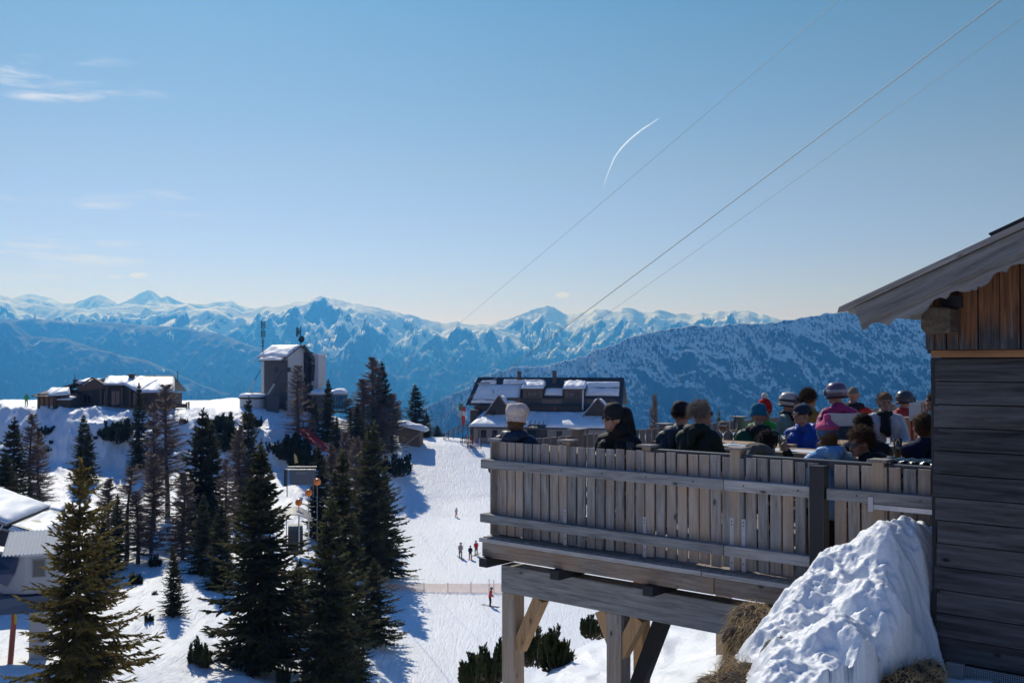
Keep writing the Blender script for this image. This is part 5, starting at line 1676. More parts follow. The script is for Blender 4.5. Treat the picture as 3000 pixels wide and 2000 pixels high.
# little cabin on stilts
MB().box(hx_(154), hx_(203), -5.4, -1.2, hz_(1198), hz_(1150)).build("cabin_front", M_owood, alp)
MB().box(hx_(203) + .01, hx_(243), -5.0, 0.6, hz_(1216), hz_(1160)).build("cabin_side", M_dwood, alp)
for px in (160, 176, 192):
    MB().box(hx_(px), hx_(px) + .55, -5.47, -5.404, hz_(1196), hz_(1184)).build("cabin_board", M_white, alp)
for px in (159, 172, 186, 199):
    MB().box(hx_(px), hx_(px) + .2, -5.55, -5.41, hz_(1212), hz_(1150)).build("cabin_post", M_dwood, alp)
cr = MB()
roof_slab(cr, [(hx_(146), -6.0, hz_(1156)), (hx_(196), -6.4, hz_(1157)), (hx_(206), -2.0, hz_(1136)), (hx_(168), -2.0, hz_(1136))], .14)
roof_slab(cr, [(hx_(196), -6.4, hz_(1157)), (hx_(242), -4.5, hz_(1155)), (hx_(218), -2.0, hz_(1136)), (hx_(206), -2.0, hz_(1136))], .14)
roof_slab(cr, [(hx_(150), -5.9, hz_(1156)), (hx_(168), -2.0, hz_(1136)), (hx_(218), -2.0, hz_(1136)), (hx_(242), .5, hz_(1150))], .1)
cro = cr.build("cabin_roof", M_dwood, alp)
cs_ = MB()
snow_slab(cs_, [(hx_(172), -4.6, hz_(1151)), (hx_(197), -6.4, hz_(1156)), (hx_(206), -2.0, hz_(1135)), (hx_(169), -2.0, hz_(1135))], .3, .02, 9, 12, 8)
snow_slab(cs_, [(hx_(196), -6.4, hz_(1156)), (hx_(241), -4.5, hz_(1154)), (hx_(218), -2.0, hz_(1135)), (hx_(205), -2.0, hz_(1135))], .3, .02, 10, 12, 8)
snow_slab(cs_, [(hx_(206), -5.2, hz_(1168)), (hx_(246), -5.2, hz_(1168)), (hx_(246), -3, hz_(1162)), (hx_(206), -3, hz_(1162))], .3, .02, 10, 12, 8)
cs_.build("cabin_snow", M_roofsnow, cro, smooth=True)
MB().box(hx_(198), hx_(214), -5.3, -5.05, hz_(1226), hz_(1205)).build("cabin_door", M_white, alp)
# lattice veranda at the right end
MB().box(hx_(424), hx_(498), -1.0, 6.0, -1.8, hz_(1184)).build("veranda_base", M_mwood, alp)
MB().box(hx_(426), hx_(498), .4, 6.0, hz_(1184), hz_(1152)).build("veranda_wall", M_dwood, alp)
lt = MB()
for i in range(13):
    x0 = hx_(426 + i * 5.5)
    lt.beam((x0, -.9, hz_(1184)), (x0 + 1.6, -.9, hz_(1157)), .05, .09)
    lt.beam((x0 + 1.6, -.86, hz_(1184)), (x0, -.86, hz_(1157)), .05, .09)
for px in (426, 462, 500):
    lt.box(hx_(px) - .12, hx_(px) + .12, -1.05, -.8, hz_(1184), hz_(1150))
lt.beam((hx_(424), -.9, hz_(1155)), (hx_(502), -.9, hz_(1155)), .2, .2)
lt.build("lattice", M_mwood, alp)
# small fence at its right end
ff = thing("board_fence", "short dark board fence at the right end of the alpine hut", "fence", W(512, 1198, 165))
b0 = Vector(ff.location)
f_ = MB()
f_.hexa([W(512, 1194, 165) - b0, W(546, 1194, 165) - b0, W(546, 1194, 165.3) - b0, W(512, 1194, 165.3) - b0], [W(512, 1180, 165) - b0, W(546, 1184, 165) - b0, W(546, 1184, 165.3) - b0, W(512, 1180, 165.3) - b0])
f_.build("boards", M_mwood, ff)
for px, t in ((511, 1176), (547, 1178), (553, 1176)):
    MB().beam(W(px, 1198, 165) - b0, W(px, t, 165) - b0, .2, .2).build("post", M_dwood, ff)

# ---------------------------------------------------------------- station tower
TYd = 170.0
tk = TYd / F
tow = thing("station_tower", "tall grey and white concrete station tower with a snowy gable roof and antennas", "tower", W(843, 1178, TYd), R(-33))
fw = 92 * tk / math.cos(R(33))        # front runs to the left of the corner
dw = 6.6
zt = (1178 - 1056) * tk
zb = -3.0
MB().box(-fw, 0, 0, dw, zb, zt + .8).build("wall", M_white, tow)
MB().box(-fw + .95, -.02, -.30, -.004, zb, zt).build("front_panel", M_gconc, tow)
gb = MB(); gb.prism([(0, 0, zt + .8), (0, dw, zt + .8), (0, dw * .42, zt + 2.5)], (-.3, 0, 0))
gb.build("gable_wall", M_white, tow)
zrid = zt + 2.6
tr_ = MB()
roof_slab(tr_, [(-fw - .3, -.7, zt + .6), (.4, -.7, zt + .6), (.4, dw * .42, zrid), (-fw - .3, dw * .42, zrid)], .16)
roof_slab(tr_, [(.4, dw + .7, zt + .3), (-fw - .3, dw + .7, zt + .3), (-fw - .3, dw * .42, zrid), (.4, dw * .42, zrid)], .16)
roof_slab(tr_, [(-fw + .6, -1.3, zt + .05), (-.2, -1.3, zt + .05), (-.2, -.6, zt + .42), (-fw + .6, -.6, zt + .42)], .16)
tro = tr_.build("roof", M_tile, tow)
ts = MB()
snow_slab(ts, [(-fw - .3, -.7, zt + .6), (.35, -.7, zt + .6), (.35, dw * .41, zrid), (-fw - .3, dw * .41, zrid)], .3, .01, 3)
snow_slab(ts, [(-fw + .6, -1.3, zt + .05), (-.2, -1.3, zt + .05), (-.2, -.72, zt + .36), (-fw + .6, -.72, zt + .36)], .3, .01, 4)
ts.build("roof_snow", M_roofsnow, tro, smooth=True)
gd = MB(); gd.beam((-fw - .3, 1.0, zt + 1.75), (.4, 1.0, zt + 1.75), .12, .22)
gd.build("snow_guard", M_tile, tro)
# machinery and shaft on the right wall
sh = MB()
sh.box(.05, .9, 3.6, 5.0, zb, zt + 1.4)
sh.build("shaft_casing", M_dmetal, tow)
wb = MB(); wb.box(.9, 2.5, 4.6, 6.4, zt - 4.2, zt + .9)
wb.build("hoist_box", M_white, tow)
MB().box(.9, 2.55, 4.55, 6.45, zt + .905, zt + 1.2).build("hoist_roof_snow", M_roofsnow, tow)
MB().box(1.0, 2.2, 4.9, 6.1, zb, zt - 4.2).build("hoist_leg", M_white, tow)
dk = MB()
dk.beam((.5, 3.0, zt + 2.6), (1.6, 5.0, zt - .6), .5, .5)
dk.beam((1.4, 4.3, zt - .6), (1.2, 4.3, zt - 3.4), .6, .6)
dk.box(.1, .8, 2.2, 3.2, zt - 4.6, zt - 3.4)
for i in range(5):
    dk.beam((.3 + .2 * i, 3.6, zt + 2.2 - .8 * i), (1.1 + .2 * i, 4.4, zt + 2.2 - .8 * i), .1, .1)
dk.build("cable_gear", M_dmetal, tow)
# antennas
a1 = MB()
a1.tube([(-fw + .1, .2, zt + .5), (-fw + .1, .2, zt + 6.6)], .09, 6)
for z_, h_ in ((3.9, 1.2), (5.4, 1.3)):
    for dx in (-.34, .46):
        a1.box(-fw + .1 + dx - .05, -fw + .1 + dx + .05, .1, .24, zt + z_, zt + z_ + h_)
        a1.box(min(-fw + .1 + dx, -fw + .1), max(-fw + .1 + dx, -fw + .1), .15, .2, zt + z_ + .5, zt + z_ + .56)
for z_ in (2.4, 2.9, 3.3):
    a1.box(-fw - .3, -fw + .5, .1, .2, zt + z_, zt + z_ + .12)
a1.build("antenna_mast", M_dmetal, tow)
a2 = MB()
mx, my = .15, dw * .42
a2.tube([(mx, my, zrid - .2), (mx, my, zrid + 3.2)], .09, 6)
for z_ in (1.6, 2.2, 2.8):
    a2.beam((mx - .9, my, zrid + z_), (mx, my, zrid + z_), .07, .07)
a2.box(mx - .95, mx - .75, my - .1, my + .1, zrid + 1.4, zrid + 3.0)
a2.box(mx - .5, mx - .36, my - .1, my + .1, zrid + 1.8, zrid + 2.7)
a2o = a2.build("antenna_mast", M_dmetal, tow)
ds = MB()
Mx = Matrix.Translation((mx + .55, my - .2, zrid + .9)) @ Matrix.Rotation(R(75), 4, 'X') @ Matrix.Rotation(R(20), 4, 'Y')
ds.lathe([(0, .0), (.3, .04), (.52, .16), (.56, .3), (.5, .3), (.3, .14), (0, .1)], 18, Mx)
ds.build("dish", M_dmetal, a2o)
# anchor cables from the front wall to the round drum
drum_c = W(741, 1188, 168.5)
for (px0, py0, px1, py1, thick) in ((763, 1083, 728, 1146, .12), (829, 1083, 779, 1165, .16)):
    a_ = W(px0, py0, 168.2); b_ = W(px1, py1, 168.6)
    loc = tow.matrix_basis if False else None
    Mi = (Matrix.Translation(tow.location) @ Matrix.Rotation(R(-33), 4, 'Z')).inverted()
    st = MB(); st.tube([Mi @ a_, Mi @ b_], thick * .5, 8)
    so = st.build("strut", M_dmetal, tow)
    sl_ = MB(); sl_.tube([Mi @ (a_.lerp(b_, .5)), Mi @ b_], thick, 8)
    sl_.build("strut_sleeve", M_white, so)
    MB().box(*[v for v in ((Mi @ a_).x - .35, (Mi @ a_).x + .35, -.42, -.304, (Mi @ a_).z - .4, (Mi @ a_).z + .4)]).build("strut_anchor", M_dmetal, tow)
drum = thing("water_drum", "round white concrete drum with a snow lid and dark rim beside the station tower", "tank", drum_c)
rd = 39 * 168.5 / F
M_ = Matrix.Scale(1.0, 4)
MB().lathe([(rd * .97, -2.0), (rd * .97, 1.15), (rd, 1.2), (rd, 1.5), (0, 1.5)], 40).build("wall", M_white, drum, smooth=False)
MB().lathe([(rd * 1.0, 1.16), (rd * 1.045, 1.16), (rd * 1.045, 1.42), (rd * 1.0, 1.42)], 40).build("rim", M_dmetal, drum)
sd_ = MB(); sd_.lathe([(rd * 1.01, 1.44), (rd * 1.03, 1.7), (rd * .9, 1.95), (rd * .5, 2.1), (0, 2.12)], 36)
sd_.build("snow_lid", M_roofsnow, drum, smooth=True)
MB().lathe([(rd * .3, 1.9), (rd * .62, 1.9), (rd * .62, 2.16), (rd * .3, 2.16)], 30, Matrix.Translation((.2, .8, 0))).build("hatch", M_brick, drum)
# low block beside the drum
lbk = MB(); lbk.box(-.0, 1.9, 0, 2.2, -1.5, 1.55)
lo_ = lbk.build("service_block", M_gconc, None)
lo_.location = W(782, 1186, 166); lo_.rotation_euler = (0, 0, R(20))
tag(lo_, "low grey service block between the drum and the tower", "block")
# glass shelter
gs = thing("glass_shelter", "flat roofed steel and glass shelter with thick snow on top right of the tower", "shelter", W(912, 1196, 168), R(4))
gw = 100 * 168 / F
gz0, gz1 = 2.0 * 0 - .3, (1196 - 1158) * 168 / F
MB().box(0, gw * .5, .3, 3.0, -2.0, gz1).build("wall", M_gconc, gs)
pst = MB()
for i in range(7):
    xx = gw * .5 + (gw * .5 - .1) * i / 6
    pst.box(xx, xx + .1, 0, .1, gz0 - .2, gz1); pst.box(xx, xx + .1, 2.9, 3.0, gz0 - .2, gz1)
pst.box(gw * .5, gw, .1, .16, gz0 + .5, gz0 + .6)
pst.box(gw - .08, gw, .1, 2.9, gz0 + .5, gz0 + .6)
pst.box(gw * .5, gw, 0, 3.0, gz0 - .4, gz0 - .2)
pst.build("frame", M_dmetal, gs)
gp = MB(); gp.box(gw * .5 + .1, gw - .1, 2.93, 2.95, gz0, gz1)
M_pane = plain("shelter_glass", (.30, .38, .45), .05, var=.05); M_pane.node_tree.nodes['Principled BSDF'].inputs['Transmission Weight'].default_value = .8
gp.build("pane", M_pane, gs)
r5 = MB(); r5.box(-.3, gw + .2, -.4, 3.4, gz1, gz1 + .2)
r5o = r5.build("roof", M_steel, gs)
s5 = MB(); snow_slab(s5, [(-.2, -.35, gz1 + .2), (gw + .1, -.35, gz1 + .2), (gw + .1, 3.3, gz1 + .2), (-.2, 3.3, gz1 + .2)], .7, .003, 17)
s5.build("roof_snow", M_roofsnow, r5o, smooth=True)

# ---------------------------------------------------------------- red slide with its wooden platform
sl = thing("slide", "red winding children's slide coming down the bluff", "slide", W(888, 1262, 155))
b0 = Vector(sl.location)
path = [(888, 1258, 155), (894, 1272, 154), (906, 1284, 153), (922, 1294, 152), (936, 1306, 151), (946, 1322, 150)]
pts = [W(*p) - b0 for p in path]
prof = []
vs, fs = [], []
U = [(-.75, .45), (-.7, 0.08), (-.4, 0), (.4, 0), (.7, .08), (.75, .45), (.68, .45), (.62, .16), (.38, .08), (-.38, .08), (-.62, .16), (-.68, .45)]
for i, p in enumerate(pts):
    d = (pts[min(i + 1, len(pts) - 1)] - pts[max(i - 1, 0)]); d.normalize()
    s = d.cross(Vector((0, 0, 1))).normalized(); u = s.cross(d)
    for (a_, b_) in U:
        vs.append(p + s * a_ + u * b_)
n = len(U)
for i in range(len(pts) - 1):
    for j in range(n):
        j2 = (j + 1) % n
        fs.append((i * n + j, i * n + j2, (i + 1) * n + j2, (i + 1) * n + j))
MB().add(vs, fs).build("chute", M_red, sl, smooth=False)
ptf = thing("play_platform", "small wooden platform with a table edge above the red slide", "platform", W(880, 1252, 157))
b0 = Vector(ptf.location)
pm = MB()
for (x0, x1, y0, y1) in ((868, 926, 1232, 1236), (868, 928, 1252, 1256)):
    p0, p1 = W(x0, y0, 157) - b0, W(x1, y1, 157) - b0
    pm.box(p0.x, p1.x, -.6, .9, p1.z, p0.z)
pm.build("deck", M_mwood, ptf)
pp = MB()
for px in (872, 890, 908, 924):
    p0, p1 = W(px, 1228, 157) - b0, W(px, 1285, 157) - b0
    pp.box(p0.x - .08, p0.x + .08, -.5, -.34, p1.z, p0.z)
pp.build("posts", M_mwood, ptf)

# ---------------------------------------------------------------- billboard frame, balls on poles, tunnel roof, flag
bill = thing("billboard", "grey billboard panel in a steel frame standing in the snow", "billboard", W(836, 1480, 116))
b0 = Vector(bill.location)
def bw(px, py, Y=116): return W(px, py, Y) - b0
p0, p1 = bw(848, 1420), bw(925, 1378)
MB().box(p0.x, p1.x, 0, .08, p0.z, p1.z).build("panel", plain("faded_grey_panel", (.16, .17, .19), .5, var=.15, scale=1.5), bill)
MB().box(bw(838, 0).x, bw(848, 0).x, -.05, .12, bw(0, 1424).z, bw(0, 1374).z).build("side_cheek", plain("dark_green_cheek", (.05, .06, .055), .6), bill)
fr_ = MB()
fr_.tube([bw(838, 1376), bw(925, 1376)], .09, 8); fr_.tube([bw(840, 1369) + Vector((0, .6, 0)), bw(925, 1369) + Vector((0, .6, 0))], .08, 8)
fr_.build("top_tube", M_steel, bill)
for px in (841, 918):
    MB().tube([bw(px, 1374), bw(px, 1455)], .06, 8).build("leg", M_steel, bill)
fs_ = MB()
for i, (a_, b_, s_) in enumerate(((868, 900, 1384), (866, 896, 1388))):
    q0, q1 = bw(a_, s_), bw(b_, s_ - 2)
    fs_.box(q0.x, q1.x, -.006, -.001, q0.z, q0.z + .05)
fs_.build("faded_lettering", plain("pale_lettering", (.4, .4, .42), .6), bill)
M_or = plain("orange_ball_plastic", (.95, .24, .03), .35, var=.1)
for (px, top, base, Y, lab) in ((929, 1411, 1540, 101, "tallest pole with an orange ball, right of the other two"), (904, 1443, 1535, 100, "middle pole with an orange ball"), (875, 1471, 1530, 99, "shortest pole with an orange ball, left of the other two")):
    root = thing("ball_pole", lab, "marker pole", W(px, base, Y), 0, "orange balls on poles")
    b0 = Vector(root.location)
    h = W(px, top, Y).z - b0.z
    MB().tube([(0, 0, -1.5), (0, 0, h)], .04, 8).build("pole", M_steel, root)
    r_ = 10.5 * Y / F
    ball = MB(); ball.ell((0, 0, h), (r_, r_, r_), nu=20, nv=14)
    bo = ball.build("ball", M_or, root, smooth=True)
tun = thing("tunnel_roof", "curved grey canopy on posts over the magic carpet lift", "canopy", W(860, 1580, 96), R(12))
b0 = Vector(tun.location)
tw_ = 108 * 96 / F
zc_ = (1580 - 1508) * 96 / F
arc = []
for i in range(13):
    u = i / 12
    arc.append((-tw_ * .52 + tw_ * u, (math.sin(math.pi * (0.18 + .64 * u)) - .55) * 1.5))
tm = MB()
tm.prism([(x, 0, zc_ - .7 + z) for x, z in arc] + [(x, 0, zc_ - .62 + z) for x, z in reversed(arc)], (0, 5.5, 0))
tm.build("canopy", plain("grey_canopy_sheet", (.30, .29, .27), .6, var=.15), tun, smooth=False)
tp_ = MB()
for x, z in (arc[1], arc[4], arc[8], arc[11]):
    MB().tube([(x, .1, -1.5), (x, .1, zc_ - .72 + z)], .06, 6).build("post", M_galv, tun)
tcar = MB(); tcar.box(-tw_ * .15, tw_ * .25, .4, 5, -1.5, zc_ - 1.6)
tcar.build("drive_housing", M_dmetal, tun)
fl_ = thing("feather_flag", "small yellow feather flag on the shaded snow", "flag", W(864, 1358, 142))
b0 = Vector(fl_.location)
fm = MB(); fm.prism([Vector((0, 0, .1)), Vector((.42, 0, .15)), Vector((.25, 0, 1.0)), Vector((-.1, 0, 1.5))], (0, .02, 0))
fm.build("cloth", plain("yellow_flag_cloth", (.65, .45, .15), .7), fl_)
MB().tube([(-.02, 0, -.3), (-.12, 0, 1.5)], .02, 6).build("pole", M_steel, fl_)

# ---------------------------------------------------------------- orange net across the piste
NYd = 104.0
net = thing("safety_net", "pale orange safety net on thin posts strung across the piste", "net", W(1172, 1742, NYd))
b0 = Vector(net.location)
posts = [(1166, 1744, 1718), (1242, 1742, 1708), (1312, 1742, 1708), (1380, 1741, 1704), (1433, 1742, 1697), (1447, 1742, 1700), (1520, 1742, 1704), (1600, 1742, 1704)]
M_net = plain("orange_net", (.90, .36, .13), .6, var=.15)
M_netpost = plain("orange_net_post", (.45, .14, .06), .6)
for (px, pb_, pt) in posts:
    MB().tube([W(px, pb_ + 5, NYd) - b0, W(px, pt - 2, NYd) - b0], .035, 6).build("post", M_netpost, net)
nm = MB()
X0, X1 = W(1120, 1742, NYd).x - b0.x, W(1600, 1742, NYd).x - b0.x
for i in range(12):
    z = .02 + 1.12 * i / 11
    pts = []
    for j in range(33):
        x = X0 + (X1 - X0) * j / 32
        pts.append(Vector((x, .03 * math.sin(j * 2.1), z - .05 * abs(math.sin(j * math.pi / 4.6)))))
    nm.tube(pts, .016, 3, cap=False)
nst = int((X1 - X0) / .1)
for i in range(nst):
    x = X0 + .1 * i
    nm.tube([(x, 0, 0), (x, 0, 1.14)], .011, 3, cap=False)
nm.build("mesh", M_net, net)

# ---------------------------------------------------------------- chair lift station at the lower left
ST = 60.0
sk = ST / F
stn = thing("lift_station", "white control cabin of a lift with a corrugated roof on a column", "lift station", W(72, 1740, ST), R(20))
M_cab = plain("pale_cabin_panel", (.42, .43, .44), .5, var=.08, scale=2)
M_blue = plain("tinted_cabin_window", (.02, .05, .11), .12, var=.3, scale=2, spec=.8)
cw, cd, chh = 2.05, 3.0, 2.25
MB().hexa([(0, 0, 0), (cw, 0, 0), (cw, cd, 0), (0, cd, 0)], [(0, 0, chh), (cw, 0, chh), (cw, cd, chh + .2), (0, cd, chh + .2)]).build("cabin_wall", M_cab, stn)
window(stn, .45, 1.05, 0, 1.0, 1.95, fm=M_steel, fr=.06, proud=.05, bars=0)
lw = MB()                                # nose to the left with a curved window
lw.prism([(-.004, .0, 0), (-.004, 0, chh), (-1.9, .9, chh + .3), (-2.6, 1.6, .9), (-1.2, .6, 0)], (0, 1.6, 0))
lw.build("nose", M_cab, stn)
cvw = MB()
cvw.prism([(-.35, .15, chh - .15), (-.55, .25, 1.2), (-1.0, .42, .45), (-2.3, 1.38, .95), (-1.85, .85, chh + .1)], (0, -.06, 0))
cvw.build("curved_window", M_blue, stn)
rfm = MB()
nr = 34
rows = []
for i in range(nr + 1):
    x = -1.2 + (cw + 1.5) * i / nr
    rows.append((x, .04 * (1 if i % 2 else -1)))
for i in range(nr):
    (xa, za), (xb, zb_) = rows[i], rows[i + 1]
    rfm.hexa([(xa, -.25, chh + .06 + za), (xb, -.25, chh + .06 + zb_), (xb, cd + .3, chh + .9 + zb_), (xa, cd + .3, chh + .9 + za)],
             [(xa, -.25, chh + .10 + za), (xb, -.25, chh + .10 + zb_), (xb, cd + .3, chh + .94 + zb_), (xa, cd + .3, chh + .94 + za)])
rfm.build("corrugated_roof", plain("pale_corrugated_sheet", (.62, .62, .60), .5, var=.08), stn)
MB().box(-.2, cw + .1, -.3, -.255, chh - .02, chh + .09).build("gutter", M_white, stn)
pf = MB(); pf.hexa([(-3.0, -.7, -.95), (cw + .3, -.7, -.95), (cw + .3, cd, -.95), (-3.0, cd, -.95)], [(-3.2, -.5, -.1), (cw + .1, -.3, -.1), (cw + .1, cd, -.1), (-3.2, cd, -.1)])
pf.build("platform", plain("blue_grey_platform", (.10, .13, .17), .5, var=.15), stn)
MB().box(.2, 1.2, .6, 1.8, -5.0, -.952).build("column", M_cab, stn)
rp_ = MB(); rp_.tube([(-.5, -.2, -.95), (-.75, -.2, -4.6)], .16, 10)
rp_.build("red_post", plain("faded_red_post", (.40, .09, .05), .6), stn)
M_yb = plain("yellow_bar_paint", (.6, .42, .05), .6)
MB().box(-.5, -.36, -.4, -.3, -1.6, -.96).build("yellow_bar", M_yb, stn)
MB().box(.5, .64, -.1, 0, -1.7, -.96).build("yellow_bar", M_yb, stn)
ldr = MB()
for xx in (-2.3, -1.5):
    ldr.tube([(xx, -.3, -.95), (xx - .3, -.5, -4.8)], .035, 6)
for i in range(11):
    t = i / 11
    ldr.tube([(-2.3 - .3 * t, -.3 - .2 * t, -.95 - 3.85 * t), (-1.5 - .3 * t, -.3 - .2 * t, -.95 - 3.85 * t)], .025, 6)
ldr.build("ladder", M_dmetal, stn)
MB().box(-4.5, -.9, -.6, 2.5, -5.4, -4.3).build("shade_block", M_dmetal, stn)  # dark block standing in for the shaded ground under the station
# gabled hall behind the cabin
hall = thing("lift_hall", "dark lift hall with a snow covered roof behind the white cabin", "lift hall", W(-55, 1570, 74), R(6))
hm_ = MB(); hm_.prism([(-6, 0, -3), (3.6, 0, -3), (3.6, 0, .3), (1.4, 0, 1.0), (-2, 0, 2.4), (-6, 0, 2.4)], (0, 8, 0))
hm_.build("wall", M_dmetal, hall)
hr = MB(); roof_slab(hr, [(-2.4, -.6, 2.65), (2.0, -.6, .95), (2.0, 8.4, .95), (-2.4, 8.4, 2.65)], .18)
roof_slab(hr, [(-6.5, -.6, 2.65), (-2.4, -.6, 2.66), (-2.4, 8.4, 2.66), (-6.5, 8.4, 2.65)], .18)
roof_slab(hr, [(.9, -.5, .85), (4.3, -.5, -.15), (4.3, 8.4, -.15), (.9, 8.4, .85)], .15)
hro = hr.build("roof", M_steel, hall)
hs = MB(); snow_slab(hs, [(-2.4, -.6, 2.65), (2.0, -.6, .95), (2.0, 8.4, .95), (-2.4, 8.4, 2.65)], .3, .01, 3)
snow_slab(hs, [(-6.5, -.6, 2.65), (-2.4, -.6, 2.66), (-2.4, 8.4, 2.66), (-6.5, 8.4, 2.65)], .3, .01, 3)
snow_slab(hs, [(2.05, -.5, .5), (4.3, -.5, -.15), (4.3, 8.4, -.15), (2.05, 8.4, .5)], .35, .02, 4)
hs.build("roof_snow", M_roofsnow, hro, smooth=True)
hb = MB(); hb.beam((-1.6, -.5, 2.2), (-.2, -.5, -.6), .14, .14); hb.beam((-.5, -.5, 1.6), (1.2, -.5, -.8), .14, .14); hb.beam((1.7, -.5, .9), (.9, -.5, -.4), .1, .1)
hb.build("brace", M_galv, hall)
# little hut in the sunny snow above the olive spruce
lh = thing("snow_hut", "tiny grey hut with a snow lid on the sunny snow below the bluff", "hut", W(135, 1538, 98), R(8))
lkk = 98 / F
MB().hexa([(0, 0, -.5), (40 * lkk, 0, -.5), (40 * lkk, 1.6, -.5), (0, 1.6, -.5)], [(0, 0, 41 * lkk), (40 * lkk, 0, 41 * lkk), (40 * lkk, 1.6, 41 * lkk), (0, 1.6, 41 * lkk)]).build("wall", plain("grey_hut_board", (.14, .12, .115), .8, var=.25), lh)
s6 = MB(); snow_slab(s6, [(-.1, -.15, 41 * lkk), (40 * lkk + .1, -.15, 41 * lkk), (40 * lkk + .1, 1.8, 41 * lkk + .15), (-.1, 1.8, 41 * lkk + .15)], .35, .003, 23, 10, 6)
s6.build("snow_lid", M_roofsnow, lh, smooth=True)

# ---------------------------------------------------------------- overhead cables
M_cab_l = plain("steel_cable", (.10, .10, .11), .5, .0)
for (a_, b_, ra, lab) in (((2975, -42, 26), (1020, 1419, 118), .0115, "thickest overhead cable, running from the upper edge down past the lodge roof"),
                          ((3060, -2, 27), (1120, 1372, 130), .0055, "thin overhead cable below the thickest one"),
                          ((2480, -28, 30), (1120, 1130, 160), .0062, "thin overhead cable above the contrail, farthest left of the three")):
    p0, p1 = W(*a_), W(*b_)
    d = p1 - p0
    p0 = p0 - d * .12
    cb = MB(); cb.tube([p0.lerp(p1, i / 24) - Vector((0, 0, .28 * math.sin(math.pi * i / 24))) for i in range(25)], [ra * (1 + .9 * i / 24) for i in range(25)], 6)
    o = cb.build("overhead_cable", M_cab_l, None, smooth=True)
    tag(o, lab, "cable", "overhead cables")

# ---------------------------------------------------------------- contrail, far above the haze
ct = MB()
cpts = [(1768, 548), (1776, 520), (1788, 490), (1800, 462), (1820, 434), (1848, 406), (1880, 380), (1908, 362), (1936, 343)]
CYd = 26000
rad = [4, 9, 16, 22, 28, 30, 28, 18, 6]
pts, rr = [], []
for i in range(len(cpts) - 1):
    for j in range(6):
        t = j / 6
        pts.append(W(cpts[i][0] * (1 - t) + cpts[i + 1][0] * t, cpts[i][1] * (1 - t) + cpts[i + 1][1] * t, CYd))
        rr.append((rad[i] * (1 - t) + rad[i + 1] * t) * .62 * (1 + .25 * math.sin(i * 7 + j * 2.7)))
ct.tube(pts, rr, 8)
m_ct, nt_, b_ = newmat("white_ice_trail")
trn = N(nt_, 'ShaderNodeBsdfTransparent')
trl = N(nt_, 'ShaderNodeBsdfTranslucent', Color=(.27, .27, .27, 1))
add = nt_.nodes.new('ShaderNodeAddShader')
nt_.links.new(trn.outputs[0], add.inputs[0]); nt_.links.new(trl.outputs[0], add.inputs[1])
nt_.links.new(add.outputs[0], [n for n in nt_.nodes if n.type == 'OUTPUT_MATERIAL'][0].inputs['Surface'])
nt_.nodes.remove(b_)
o = ct.build("contrail", m_ct, None, smooth=True)
tag(o, "short curved white contrail high in the blue sky", "contrail")
# ------------------------------------------------------------------ people
SKIN = plain("skin", (0.42, 0.235, 0.165), 0.55, var=0.12, scale=20)
def dist_caps(P, a, b, ra, rb):
    ab = b - a
    L2 = max(float(ab @ ab), 1e-9)
    t = np.clip(((P - a) @ ab) / L2, 0, 1)
    return np.linalg.norm(P - (a + t[:, None] * ab), axis=1) - (ra + (rb - ra) * t)

